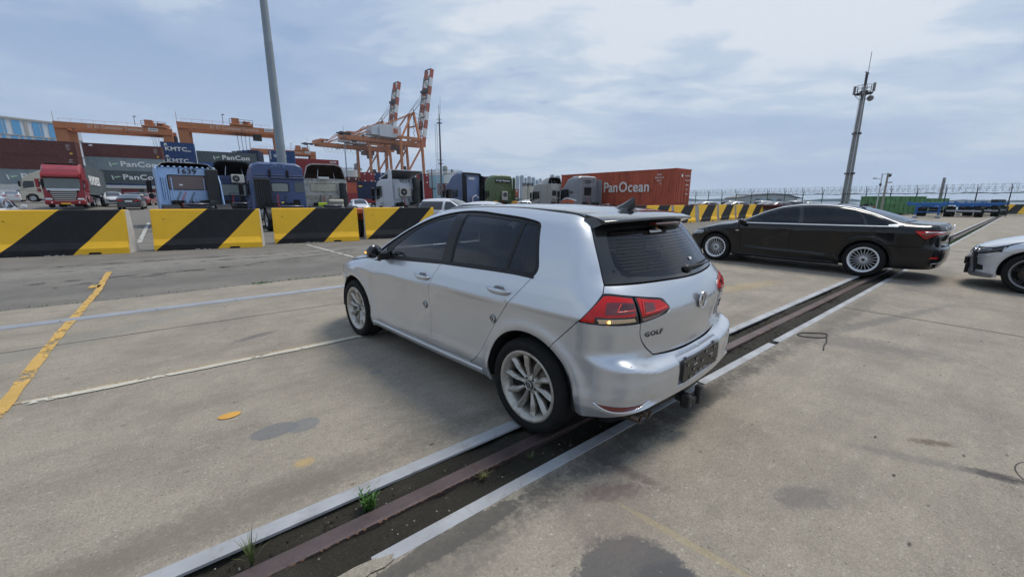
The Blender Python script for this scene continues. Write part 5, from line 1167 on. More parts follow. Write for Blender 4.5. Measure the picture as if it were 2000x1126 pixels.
 if full:
  panel('boot_lid', B, [[(-.585, 0), (-.56, .4), (-.50, .655)], [(-.50, .655), (-.75, .69), (-.93, .675)], [(-.93, .675), (-1.0, .4), (-1.045, 0)], [(-1.045, 0), (-.8, 0), (-.585, 0)]], paint, car, step=.06, merge=True, chart='t', gap=.003)
  panel('boot_face', B, [[(qb, 1.065), (-1.04, .40, 1.065), (-.94, .68, 1.06)], [(-.94, .68, 1.06), (-.975, .70, 1.0), (-.975, .70, .968)], [(-.975, .70, .968), (-1.03, .55, .961), (-1.06, .40, .95), (-1.06, .385, .90)], [(-1.06, .385, .90), (-1.0, .62, .888), (-.95, .69, .88)], [(-.95, .69, .88), (-.99, .60, .75), (-1.02, .50, .67)], [(-1.02, .50, .67), (qb, .66)], [(qb, .66), (qb, 1.065)]], paint, car, step=.045, merge=True, gap=.003)
  panel('rear_bumper', B, [[(qb, .655), (-1.02, .50, .665)], [(-1.02, .50, .665), (-.99, .60, .75), (-.95, .695, .88)], [(-.95, .695, .88), (-.88, .765, .845), (-.80, .826, .80)], [(-.80, .826, .80), (-.80, .83, .66)], [(-.80, .83, .66), (-.50, .90, .65), tuple(B.sidep(np.array([(-.28, .65)]))[0])], sl(arc(0, 131, 180-a_lo)), sl([(-ar*.93, .225), (-.6, .225)])+[(-.85, .78, .24), (-1.0, .5, .25), (qb, .25)], [(qb, .25), (qb, .655)]], paint, car, step=.045, merge=True, gap=.0025)
  surf_strip('boot_chrome', B, [[(-1.06, .40, .94), (-1.08, .2, .94), (-1.085, .001, .94)]], CHROME, car, .016, .006, off=.002); surf_strip('boot_chrome', B, [[(-1.06, .40, .94), (-1.08, .2, .94), (-1.085, .001, .94)]], CHROME, car, .016, .006, off=.002, side=-1)
  b = MB();
  for k in range(4): b.lathe([(.042, -.004), (.047, 0), (.042, .004), (.037, 0), (.042, -.004)], 24, Matrix.Translation((0, -.105+.07*k, 0)) @ Matrix.Identity(4), axis='x')
  b.build('ring_badge', CHROME, car, loc=(-1.095, 0, 1.01), kind='stuff')
  b = MB(); b.box((-1.085, 0, .80), (.02, .54, .12)); b.build('plate_carrier', TRIM, car, bevel=.004)
  P0 = B.rearp(np.array([(.50, .995)]), -.2)[0]; text('lettering', 'A6', .05, CHROME, car, (P0[0]-.004, .50, 1.0), rz=-math.pi/2+.15, depth=.004, bold=.01)
  P0 = B.rearp(np.array([(-.50, .995)]), -.2)[0]; text('lettering', '45', .04, CHROME, car, (P0[0]-.004, -.50, 1.0), rz=-math.pi/2-.15, depth=.004, bold=.01)
  b = MB(); b.box((0, 0, 0), (.075, .006, .024)); P0 = B.sidep(np.array([(wb-.50, .80)]))[0]; b.build('wing_badge', CHROME, car, loc=(P0[0], P0[1]+.001, .80))
  b = MB(); rings = []
  for k in range(7):
   t = k/6; z = .06*t; rings.append([(.05-.15*t, 0, z), (-.02-.09*t, .018*(1-t)+.002, z), (-.12-.02*t, 0, z), (-.02-.09*t, -.018*(1-t)-.002, z)])
  b.loft(rings); b.build('aerial_fin', paint, car, loc=(.36, 0, 1.39))
 hood_f = (wb+.66) if not bmw else wb+.60
 fr = lambda L_: [tuple(p) for p in B.frontp(np.array(L_, float))]
 e_ = sl([(xF+.12, .972), (wb-.3, .922), (wb+.1, .862), (hf-.03, .760 if not bmw else .772)])
 f_ = fr([(.72, .722), (.60, .712), (.42, .706), (.20, .716), (.0005, .718)]) if bmw else fr([(.70, .752), (.50, .722), (.30, .730), (.0005, .735)])
 f_[-1] = (f_[-1][0], 0, f_[-1][2])
 zt = [[(2.62, 0), (2.56, .4), (e_[0][0], e_[0][1]-.02)], [(e_[0][0], e_[0][1]-.02)]+[(p[0], p[1]) for p in e_[1:]], [e_[-1]]+f_, [(f_[-1][0], 0), (3.0, 0), (2.62, 0)]]
 panel('bonnet', B, zt, paint, car, step=.06, merge=True, chart='t', gap=.003)
 if not bmw:
  panel('front_bumper', B, [[(qf, .72), (wb+.8, .40, .72), (wb+.75, .50, .70)], [(wb+.75, .50, .70), (wb+.75, .50, .62), (wb+.60, .66, .63), (hf+.02, .80, .655)], sl([(hf+.02, .655), (wb+ar*math.cos(rad(52)), hz+ar*math.sin(rad(52)))]), sl(arc(wb, 52, a_lo)), sl([(wb+ar*math.cos(rad(a_lo)), .21), (wb+.6, .21)])+[(qf, .20)], [(qf, .20), (qf, .72)]], paint, car, step=.05, merge=True, gap=.003)
 fa = wb
 lining(B, car, [(-1.0, .28), (-1.0, .62), (-.95, 1.0), (-.6, 1.03), (-.45, .85), (-.42, .75), (.42, .75), (.45, .40), (wb-.45, .38), (wb-.42, .75), (wb+.42, .72), (wb+.7, .6), (wb+.65, .25), (wb-.45, .2), (.45, .2)], [(0, hz, ar+.006), (wb, hz, ar+.006)], R, ylim=.64)
 b = MB(); b.box((1.2, 0, .32), (2.2, 1.6, .12)); b.box((-.1, 0, .90), (.8, 1.1, .05)); b.prism([(2.0, .6), (1.98, .93), (2.6, .96), (2.6, .5)], -.72, .72, 'y'); b.build('cabin_floor', DARK, car)
 seats(car, [(1.25, (.38, -.38)), (.35, (.38, -.38))], z0=.40)
 cvs = [[(xB-.06, 1.0), (xB, .85), (xB+.02, .6), (xB+.01, .265)], [(xF+.02, .96), (xF-.02, .72), (xF-.04, .5), (xF-.06, .28)]]
 if full: cvs += [[(-.13, 1.006), (-.05, .93), (.10, .82), (.32, .64), (.42, .48), (.47, .30)], [(.5, .268), (1.4, .263), (xF-.05, .27)]]
 for side in (1, -1):
  for cv in cvs: surf_strip('joint_seal', B, [sl(cv)], DARK, car, .034, .004, side=side, off=-.012, step=.06)
 return car
SB = make_saloon_body()
saloon = build_saloon(SB, BLACKP, (7.739, 8.577, 0), 2.253, 'long glossy black saloon with bright window frames and many-spoked wheels', 2.924, .345, .245, 'multi', ALUB)
BB = make_saloon_body(wb=2.851, hw=.913, front=.80, rear=1.05, roof=1.435, bmw=True, arch_y=.335)
BMW_POSE = ((10.94, 4.75, 0), rad(128))
def build_front_car():
 B = BB; wb = 2.851; S = WSILVER
 car = build_saloon(B, S, BMW_POSE[0], BMW_POSE[1], 'pale silver saloon nosing in from the right edge of the picture', wb, .335, .245, 'five', mat('graphite_rim', (.20, .20, .21), .3, .8, .4), bmw=True, full=False)
 qf = B.x1+B.rk*math.pi/2; ar = .383; hz = .335; hf = wb+.38
 def sl(L_): return [tuple(p) for p in B.sidep(np.array(L_, float))]
 def fr(L_): return [tuple(p) for p in B.frontp(np.array(L_, float))]
 def arc(hx, a0, a1, n=14): return [(hx+ar*math.cos(rad(a0+(a1-a0)*k/n)), hz+ar*math.sin(rad(a0+(a1-a0)*k/n))) for k in range(n+1)]
 a_lo = math.degrees(math.asin((.22-hz)/ar))
 for side in (1, -1):
  hl = [sl([(wb+.30, .765), (wb+.38, .745)])+fr([(.74, .715), (.60, .70), (.42, .695), (.35, .69)]), fr([(.35, .69), (.35, .615)]), fr([(.35, .615), (.50, .600), (.62, .600), (.72, .620)])+sl([(wb+.42, .665), (wb+.36, .705), (wb+.30, .765)])]
  lamp = panel('headlamp', B, hl, GLOSSB, car, step=.03, side=side, gap=.003)
  panel('lens', B, [fr([(.745, .70), (.66, .695), (.55, .687)]), fr([(.55, .687), (.52, .64), (.56, .615)]), fr([(.56, .615), (.66, .617), (.74, .655), (.745, .70)])], mat('lamp_glass', (.25, .27, .30), .06, .5, 1.), lamp, step=.03, side=side, gap=0, off=.003)
  b = MB()
  for y, z in ((.60, .648), (.485, .645)):
   P0 = B.frontp(np.array([(y, z)]))[0]; g = B.grad(P0[None])[0]; b.lathe([(.0, .008), (.018, .006), (.026, .012), (.031, .008), (.033, 0)], 20, Matrix.Translation((P0[0], P0[1]*side, P0[2])) @ Vector((g[0], g[1]*side, g[2])).to_track_quat('Y', 'Z').to_matrix().to_4x4())
  b.build('projector', CHROME, lamp)
  panel('kidney_grille', B, [fr([(.02, .70), (.20, .705), (.34, .69)]), fr([(.34, .69), (.34, .63), (.30, .57)]), fr([(.30, .57), (.15, .555), (.03, .555)]), fr([(.03, .555), (.02, .70)])], GLOSSB, car, step=.04, side=side, gap=.002, off=.004)
  panel('air_intake', B, [fr([(.62, .42), (.70, .40)]), fr([(.70, .40), (.71, .32)]), fr([(.71, .32), (.61, .315)]), fr([(.61, .315), (.62, .42)])], DARK, car, step=.04, side=side, gap=0, off=.003)
  panel('lower_blade', B, [fr([(.50, .275), (.66, .28), (.78, .26)]), fr([(.78, .26), (.76, .20)]), fr([(.76, .20), (.50, .19)]), fr([(.50, .19), (.50, .275)])], mat('grey_valance', (.20, .205, .215), .4, .3), car, step=.04, side=side, gap=0, off=.006)
  surf_strip('crease', B, [fr([(.36, .56), (.50, .535), (.66, .54), (.76, .58)])], S, car, .03, .006, side=side)
  # full side skin behind, simple
  panel('side_frame', B, [sl([(2.37, .985), (1.2, 1.0), (-.3, 1.02)]), sl([(-.3, 1.02), (-.9, .95), (-.95, .5)]), sl([(-.95, .5), (-.5, .25), (-.38, .25)]), sl([(-.366, .22)]+[(ar*math.cos(rad(a)), hz+ar*math.sin(rad(a))) for a in (160, 120, 90, 60, 20, -15)]), sl([(.38, .22), (1.31, .22)]), sl([(1.31, .22), (1.32, .6), (1.26, .99)]), sl([(1.26, .99), (2.37, .985)])][:6]+[sl([(1.26, .99), (1.0, 1.0)])], S, car, step=.06, side=side)
 outl = [fr([(0, .70), (.02, .70)]) if False else [(qf, .712), tuple(B.frontp(np.array([(.2, .712)]))[0]), tuple(B.frontp(np.array([(.35, .695)]))[0])], fr([(.35, .695), (.35, .612)]), fr([(.35, .612), (.50, .596), (.62, .596), (.72, .614)])+sl([(wb+.42, .655), (hf-.02, .655)]), sl([(hf-.02, .655), (wb+ar*math.cos(rad(52)), hz+ar*math.sin(rad(52)))]), sl(arc(wb, 52, a_lo)), sl([(wb+ar*math.cos(rad(a_lo)), .21)])+fr([(.75, .205), (.5, .20)])+[(qf, .20)], [(qf, .20), (qf, .712)]]
 panel('front_bumper', B, outl, S, car, step=.03, merge=True, gap=.003)
 b = MB(); P0 = B.frontp(np.array([(0, .42)]))[0]; b.box((P0[0]+.02, 0, .43), (.05, .55, .13)); b.build('plate_carrier', TRIM, car, bevel=.006)
 b = MB(); b.box((P0[0]-.02, 0, .30), (.06, .95, .16)); b.build('lower_grille', DARK, car)
 panel('boot_cover', B, [[(.3, 0), (.3, .54)], [(.3, .54), (-.4, .6), (-1.0, .6)], [(-1.0, .6), (-1.02, 0)], [(-1.02, 0), (.3, 0)]], S, car, step=.1, merge=True, chart='t', gap=.003)
 return car
front_car = build_front_car()
# ---------------------------------------------------------------- striped concrete barriers
BYEL = mat('barrier_yellow', (.93, .53, .020), .5, var=.05, vscale=3, dirt=.25, dcol=(.35, .22, .06), dthr=.60, bump=.06, bscale=60)
BBLK = mat('barrier_black', (.017, .017, .019), .55, spec=.3, var=.2, vscale=3, dirt=.25, dcol=(.11, .105, .10), dthr=.60, bump=.06, bscale=60)
BCON = mat('barrier_concrete', (.50, .475, .44), .8, var=.12, vscale=4, dirt=.4, dcol=(.25, .23, .2), bump=.1, bscale=60)
def barrier_mesh(L=2.75, H=1.20, cut0=.50, cut1=.97, b0=.01, b1=.56, simple=False):
 """profile swept along x; painted stripes follow the front face. faces are split exactly along the stripe"""
 prof = [(-.30, 0), (-.30, .16), (-.22, .34), (-.13, H-.015), (-.115, H), (.115, H), (.13, H-.015), (.22, .34), (.30, .16), (.30, 0)]
 me = bpy.data.meshes.new('barrier_body'); bm = bmesh.new()
 bm_v = [[bm.verts.new((x, y, z)) for (y, z) in prof] for x in (0, L)]
 n = len(prof)
 for i in range(n-1): bm.faces.new((bm_v[0][i], bm_v[1][i], bm_v[1][i+1], bm_v[0][i+1]))
 bm.faces.new(bm_v[0]); bm.faces.new(bm_v[1][::-1]); bm.faces.new((bm_v[0][n-1], bm_v[1][n-1], bm_v[1][0], bm_v[0][0]))
 bmesh.ops.bevel(bm, geom=[e for e in bm.edges if abs(e.verts[0].co.x-e.verts[1].co.x) < 1e-6 and e.verts[0].co.z+e.verts[1].co.z > .1], offset=.012, segments=2, affect='EDGES')
 # diagonal cuts
 for t0, tb in ((cut0, b0), (cut1, b1)):
  d = Vector(((t0-tb)*L, 0, H)); nrm = Vector((d.z, 0, -d.x)).normalized()
  bmesh.ops.bisect_plane(bm, geom=bm.verts[:]+bm.edges[:]+bm.faces[:], plane_co=(tb*L, 0, 0), plane_no=nrm, dist=1e-5)
 # forklift notches near the ends, underneath the front
 bmesh.ops.recalc_face_normals(bm, faces=bm.faces)
 for f in bm.faces:
  c = f.calc_center_median(); x = c.x/L; z = c.z/H
  inb = (b0+(cut0-b0)*z) < x < (b1+(cut1-b1)*z)
  f.material_index = 2 if (abs(f.normal.x) > .6 or c.y > .13) else (1 if inb else 0); f.smooth = False
 bm.to_mesh(me); bm.free(); return me
BM_ = barrier_mesh();
for m_ in (BYEL, BBLK, BCON): BM_.materials.append(m_)
def make_barrier(label):
 r = empty('concrete_barrier', (0, 0, 0), 0, label, 'barrier', 'yellow and black barriers across the yard')
 obj('barrier_body', BM_, None, r)
 for x in (.30, 2.35):
  b = MB(); b.lathe([(.0, -.004), (.022, -.004), (.03, 0), (.032, .004), (0, .004)], 14, Matrix.Rotation(rad(7), 4, 'X')); b.build('lifting_hole', DARK, r, loc=(x, -.155, .90))
  x2 = .75 if x < 1 else 2.0
  b = MB(); b.prism(rounded([(-.14, -.01), (.14, -.01), (.12, .055), (-.12, .055)], .02), -.306, -.25, 'y'); b.build('fork_notch', DARK, r, loc=(x2, 0, 0))
 b = MB(); rnd = random.Random(2)
 for k in range(9):
  x = rnd.uniform(.4, 1.9); w_ = rnd.uniform(.03, .10); b.add([(x, -.302, .002), (x+w_, -.302, .002), (x+w_*.7, -.302, rnd.uniform(.012, .03)), (x+w_*.2, -.302, rnd.uniform(.01, .025))], [(0, 1, 2, 3)])
 b.build('chipped_edge', BCON, r, kind='stuff')
 return r
bar0 = make_barrier('x'); used = [False]
def place_barrier(A, B_, label, sx=1.):
 A, B_ = Vector((A[0], A[1], 0)), Vector((B_[0], B_[1], 0)); rz = math.atan2(B_.y-A.y, B_.x-A.x); n = Vector((-math.sin(rz), math.cos(rz), 0))
 loc = A+n*.30
 if not used[0]: o = bar0; used[0] = True; o.location = loc; o.rotation_euler = (0, 0, rz); o['label'] = label
 else: o = copy_tree(bar0, loc, rz, label=label)
 return o
def gp(px, py): P = gnd(px, py); return (P.x, P.y)
a1 = gp(255, 494); dirn = rad(24)
place_barrier((a1[0]-2.75*math.cos(dirn), a1[1]-2.75*math.sin(dirn)), a1, 'leftmost striped barrier, nearest the camera, with a wide gap on its right')
a2 = gp(302, 490); place_barrier(a2, (a2[0]+2.75*math.cos(rad(24.4)), a2[1]+2.75*math.sin(rad(24.4))), 'striped barrier in front of the pale blue truck')
a3 = gp(537, 476); place_barrier(a3, (a3[0]+2.75*math.cos(rad(25)), a3[1]+2.75*math.sin(rad(25))), 'striped barrier in front of the dark blue and dirty white trucks')
a4 = gp(716, 467); place_barrier(a4, (a4[0]+2.75*math.cos(rad(27)), a4[1]+2.75*math.sin(rad(27))), 'striped barrier half hidden by the front of the silver hatchback')
# the run beyond the hatchback roof
c0 = Vector((*gp(1340, 434.5), 0)); c1 = Vector((*gp(1462, 426), 0))
lab = ['striped barrier just left of the shark fin aerial', 'striped barrier above the hatchback spoiler', 'striped barrier next to the right tip of the hatchback spoiler', 'striped barrier beyond the spoiler, second in the row of five', 'middle barrier in the row left of the black saloon', 'fourth barrier in the row left of the black saloon', 'last striped barrier of the row, nearest the black saloon roof']
pxs = [(1210, 442.5), (1262, 439.5), (1314, 436.5), (1362, 433), (1401, 430), (1435, 427.8), (1462, 426.2)]
for (px, py), l_ in zip(pxs, lab):
 A = Vector((*gp(px+4, py), 0)); ang = rad(38); place_barrier((A.x, A.y), (A.x+math.cos(ang), A.y+math.sin(ang)), l_)
A = gp(1962, 418); place_barrier(A, (A[0]+math.cos(rad(2)), A[1]+math.sin(rad(2))), 'lone striped barrier by the right edge beyond the blue trailers')
# ---------------------------------------------------------------- shipping containers
CM = {}
def container_meshes(L, H=2.59, W=2.44):
 k = (L, H)
 if k in CM: return CM[k]
 def corr(length, pitch, d=.036):
  pts = []; n = int((length-.30)/pitch); x = (length-n*pitch)/2
  for i in range(n):
   pts += [(x, 0), (x+pitch*.26, 0), (x+pitch*.5, -d), (x+pitch*.76, -d)]; x += pitch
  return [(.08, 0)]+pts+[(x, 0), (length-.08, 0)]
 b = MB(); z0, z1 = .16, H-.12
 for s in (0, 1):
  P = corr(L, .28); n = len(P); Y = -.02 if s == 0 else -W+.02
  v = [(x, Y+(d if s == 0 else -d), z) for z in (z0, z1) for x, d in P]; b.add(v, [(i, i+1, n+i+1, n+i) for i in range(n-1)])
 P = corr(W, .25); n = len(P); v = [(L-.03+d, -y, z) for z in (z0, z1) for y, d in P]; b.add(v, [(i, i+1, n+i+1, n+i) for i in range(n-1)])
 b.add([(.03, -.05, z1+.06), (L-.03, -.05, z1+.06), (L-.03, -W+.05, z1+.06), (.03, -W+.05, z1+.06)], [(0, 1, 2, 3)]); b.add([(.03, -.05, z0-.02), (L-.03, -.05, z0-.02), (L-.03, -W+.05, z0-.02), (.03, -W+.05, z0-.02)], [(0, 1, 2, 3)])
 body = b.mesh('container_body')
 b = MB()
 for y in (-.06, -W+.06):
  b.box((L/2, y, .08), (L-.2, .10, .15)); b.box((L/2, y, H-.06), (L-.2, .08, .10))
  for x in (.08, L-.08): b.box((x, y-.0, H/2), (.15, .115, H-.24)); b.box((x, y, .06), (.18, .17, .12)); b.box((x, y, H-.06), (.18, .17, .12))
 for x in (.08, L-.08): b.box((x, -W/2, .08), (.12, W-.2, .15)); b.box((x, -W/2, H-.06), (.12, W-.2, .12))
 frame = b.mesh('container_frame')
 b = MB()
 hw = (W-.26)/2
 P = [(.08+.0, 0)]; x = .0
 zs = [.17]+[.17+(H-.31)*t for t in (.18, .2, .22, .40, .42, .58, .60, .78, .80, .98)]+[H-.13]
 b.box((-.0, -hw/2, H/2+.02), (.05, hw-.02, H-.34))
 for z in (.45, .95, 1.45, 1.95): b.box((-.028, -hw/2, z*H/2.59), (.02, hw-.10, .30))
 for y in (-hw*.28, -hw*.74):
  b.tube([(-.06, y, .12), (-.06, y, H-.10)], .018, 6)
  for z in (.5, 1.2, 1.9): b.box((-.05, y, z), (.04, .08, .05))
  b.box((-.07, y+.10, 1.05), (.02, .28, .03))
 door = b.mesh('container_door')
 CM[k] = (body, frame, door); return CM[k]
def cmat(name, col, dirt=.4): return mat(name, col, .6, 0, .0, var=.13, vscale=.9, dirt=dirt, dcol=(col[0]*.55+.02, col[1]*.5+.015, col[2]*.5+.012), dthr=.56)
C_BRN = cmat('container_brown', (.105, .030, .024)); C_RED = cmat('container_red', (.28, .028, .028)); C_ORG = mat('container_rust_red', (.42, .082, .036), .55, var=.18, vscale=1.2, dirt=.6, dcol=(.13, .035, .022), dthr=.52, stretch=(1, 1, .35), bump=.1, bscale=20)
C_GRY = cmat('container_slate', (.085, .105, .112)); C_LGR = cmat('container_pale_slate', (.22, .27, .29), .5); C_BLU = cmat('container_blue', (.018, .055, .17)); C_NAVY = cmat('container_navy', (.018, .028, .07)); C_TEAL = cmat('container_mid_blue', (.03, .10, .30)); C_WHT = cmat('container_white', (.6, .6, .58))
LWHITE = mat('lettering_white', (.78, .78, .76), .6, dirt=.3, dcol=(.4, .35, .3), vscale=3, dthr=.6)
def slotmat(o, m):
 if not o.data.materials: o.data.materials.append(None)
 o.material_slots[0].link = 'OBJECT'; o.material_slots[0].material = m
def container(loc, rz, L, m, label, group=None, H=2.59, doors=True, cat='container'):
 """origin at the bottom corner: door end at x=0, long side on y=0 facing -y... seen from the camera's side"""
 r = empty('shipping_container', loc, rz, label, cat, group); me = container_meshes(L, H)
 for n, q in (('container_body', me[0]), ('container_frame', me[1])): o = bpy.data.objects.new(n, q); COL.objects.link(o); o.parent = r; o.scale = (1, -1, 1); slotmat(o, m)
 if doors:
  for k in range(2): o = bpy.data.objects.new('container_door', me[2]); COL.objects.link(o); o.parent = r; o.location = (0, .13+k*(2.44-.26)/2+.0, 0); o.scale = (1, -1, 1); slotmat(o, m)
 if doors == 'both':
  for k in range(2): o = bpy.data.objects.new('container_door', me[2]); COL.objects.link(o); o.parent = r; o.location = (L, .13+(k+1)*(2.44-.26)/2, 0); o.rotation_euler = (0, 0, math.pi); o.scale = (1, -1, 1); slotmat(o, m)
 return r
# long stacks: side facing the camera starts at a corner and runs along DIR
DIR = rad(31.5); DV = Vector((math.cos(DIR), math.sin(DIR), 0))
def stack(px, py, d, L, tiers, grp, labels, texts=(), H=2.59, rz=DIR, fromright=False):
 P = at(px, py, d); top = P.z; base = Vector((P.x, P.y, 0))
 if fromright: base -= Vector((math.cos(rz), math.sin(rz), 0))*L
 out = []
 for k, (m, l_) in enumerate(zip(tiers, labels)):
  c = container((base.x, base.y, top-H*(k+1)-.015*k), rz, L, m, l_, grp, H); out.append(c)
 return out
def side_text(c, s, size, x, z, m=LWHITE, bold=.03, sx=1.0, sp=1.0):
 return text('lettering', s, size, m, c, (x, -.035, z), depth=.02, bold=bold, sx=sx, spacing=sp)
def swoosh(c, x, z, s=1.):
 b = MB(); b.add([(-.5*s, 0, .35*s), (-.3*s, 0, .2*s), (-.15*s, 0, -.5*s), (-.35*s, 0, -.45*s)], [(0, 1, 2, 3)]); b.build('logo_stem', LWHITE, c, loc=(x, -.04, z))
 b = MB(); b.add([(-.2*s, 0, .15*s), (.1*s, 0, .05*s), (.5*s, 0, .2*s), (.9*s, 0, .1*s), (.5*s, 0, -.05*s), (.1*s, 0, -.2*s)], [(0, 1, 2, 3, 4, 5)]); b.build('logo_wave', mat('logo_green', (.45, .62, .42), .6), c, loc=(x, -.04, z))
def pancon(c, x, z): side_text(c, 'PanCon', 1.45, x, z, bold=.025, sx=1.2, sp=1.06); swoosh(c, x-4.1, z, 1.1)
def codes(c, L, z=1.9):
 for k in range(3): text('marking', ['GESU', '4023 1', '45G1'][k], .22, LWHITE, c, (L-1.0, -.035, z-.35*k), depth=.01)
 b = MB(); b.box((L-.75, -.03, .45), (.35, .02, .3)); b.build('hazard_label', mat('hazard_yellow', (.75, .45, .05), .6), c)
g = 'container stacks behind the trucks'
sA = stack(145, 277, 79, 12.19, [C_BRN, C_BRN, C_LGR, C_WHT, C_GRY], g, ['dark brown container on top of the leftmost stack', 'dark brown container second from the top of the leftmost stack', 'pale slate container with white lettering, third down in the leftmost stack', 'off-white container low in the leftmost stack', 'slate container at the bottom of the leftmost stack'], fromright=True)
codes(sA[0], 12.19); codes(sA[1], 12.19); pancon(sA[2], 7.2, 1.3)
sB = stack(158, 278, 84, 12.19, [C_BRN, C_LGR, C_GRY, C_BLU, C_GRY], g, ['dark brown container topping the stack behind the red truck', 'pale slate container with large white lettering under the brown one', 'dark slate container with large white lettering above the red office fronts', 'blue container hidden behind the red office fronts', 'lowest slate container behind the red office fronts'])
codes(sB[0], 12.19); pancon(sB[1], 8.1, 1.3); pancon(sB[2], 8.1, 1.3)
b = MB(); b.box((1.3, -.03, 2.15), (.5, .02, .28)); b.build('logo_patch', LWHITE, sB[0])
sC = stack(312, 276, 97, 6.06, [C_BLU, C_BLU, C_BLU, C_NAVY, C_BLU, C_BLU], g, ['short blue container topping the stack behind the pale blue truck', 'short blue container second down behind the pale blue truck', 'short blue container third down behind the pale blue truck', 'navy container fourth down behind the pale blue truck', 'blue container fifth down behind the pale blue truck', 'blue container at the bottom behind the pale blue truck'])
for c in sC[:2]: side_text(c, 'KMTC', 1.2, 2.7, 1.05, bold=.025, sx=1.2, sp=1.06); side_text(c, 'Line', .5, 5.0, .75, bold=.03); b = MB(); b.box((.9, -.03, 2.1), (.45, .02, .35)); b.build('crest', LWHITE, c); b = MB(); b.box((.9, -.035, 1.8), (.8, .02, .1)); b.build('crest_base', LWHITE, c)
sD = stack(383, 294, 101, 12.19, [C_GRY, C_TEAL, C_GRY, C_BRN, C_GRY], g, ['slate container with white lettering, top of the stack between the two blue trucks', 'mid blue container under the lettered slate one between the blue trucks', 'slate container third down between the blue trucks', 'brown container fourth down between the blue trucks', 'slate container at the bottom between the blue trucks'])
pancon(sD[0], 7.8, 1.25)
sE = stack(524, 293, 112, 6.06, [C_BLU, C_BLU, C_BRN, C_BLU, C_BLU], g, ['blue container with white lettering behind the tall grey pole', 'blue container under the lettered one behind the tall grey pole', 'brown container third down behind the tall grey pole', 'blue container fourth down behind the tall grey pole', 'blue container at the bottom behind the tall grey pole'], rz=rad(24))
side_text(sE[0], 'GSL-IN', 1.0, 2.6, 1.2, bold=.03);
for k in range(5): b = MB(); b.box((.35, -.03, 2.2-.42*k), (.35, .02, .22)); b.build('marking_block', LWHITE, sE[0])
for k in range(4): container((sE[0].location.x-1.0-2.5*(k+1)*math.cos(rad(38)), sE[0].location.y-.5-2.5*(k+1)*math.sin(rad(-20)), sE[0].location.z), rad(110), 6.06, [C_NAVY, C_BLU, C_GRY, C_LGR][k], ['navy', 'blue', 'slate', 'pale slate'][k]+' container end in the row left of the tall grey pole', g)
sF = stack(573, 308.5, 122, 12.19, [C_RED, C_RED, C_BRN, C_RED, C_BRN], g, ['bright red container topping the stack behind the dirty white truck', 'red container second down behind the dirty white truck', 'brown container third down behind the dirty white truck', 'red container fourth down behind the dirty white truck', 'brown container at the bottom behind the dirty white truck'])
side_text(sF[0], 'KLINE', .7, 10.6, 1.9, bold=.03)
# end-on blocks further away
def block(px, py, d, cols, tiers, name, rz=rad(100), L=6.06):
 P = at(px, py, d)
 for i, col in enumerate(cols):
  for k in range(tiers):
   m = col[k % len(col)]; nm = {C_RED: 'red', C_BLU: 'blue', C_BRN: 'brown', C_NAVY: 'navy', C_WHT: 'white', C_ORG: 'rust red', C_TEAL: 'mid blue', C_GRY: 'slate', C_LGR: 'pale slate'}[m]
   q = Vector((math.cos(rz-math.pi/2), math.sin(rz-math.pi/2), 0)); loc = Vector((P.x, P.y, 0))+q*2.5*(i+1)
   c = container((loc.x, loc.y, P.z-2.6*(k+1)), rz, L, m, f'{nm} container end {["atop", "second down in", "third down in", "lowest in"][k]} the {["first", "second", "third", "fourth"][i]} column {name}', 'distant container ends')
   if k < 2 and i < 6: b = MB(); b.box((-.09, .72, 1.9), (.02, .5, .45)); b.build('logo_patch', LWHITE, c)
block(672, 345, 160, [[C_BRN, C_RED], [C_BRN, C_RED]], 4, 'left of the container cranes')
block(703, 336, 165, [[C_RED, C_RED, C_BRN], [C_RED, C_RED, C_RED]], 4, 'below the container cranes')
block(723, 337, 168, [[C_BLU, C_NAVY], [C_BLU, C_BLU], [C_NAVY, C_BLU]], 4, 'right of the pair of red ends')
block(760, 338, 170, [[C_BLU, C_RED], [C_RED, C_BLU], [C_BLU, C_BRN], [C_NAVY, C_RED]], 4, 'behind the white truck')
block(812, 339, 165, [[C_RED, C_RED], [C_RED, C_RED]], 4, 'right of the white truck')
block(853, 358, 190, [[C_BRN, C_BRN], [C_BRN, C_BRN]], 2, 'left of the dark blue truck')
stack(806, 366, 118, 6.06, [C_RED, C_RED, C_RED], 'distant container ends', ['red container side with white codes right of the white truck, upper', 'red container side right of the white truck, middle', 'red container side right of the white truck, lowest'])
stack(668, 356, 118, 12.19, [C_ORG, C_RED, C_RED], 'distant container ends', ['rust red container side above the small white car', 'bright red container side right above the small white car', 'red container side behind the small white car'], H=2.9)
block(940, 345, 95, [[C_BRN, C_BRN]], 3, 'between the blue and green lorries', rz=rad(60))
block(1000, 369, 150, [[C_ORG, C_BRN]], 2, 'beside the green truck')
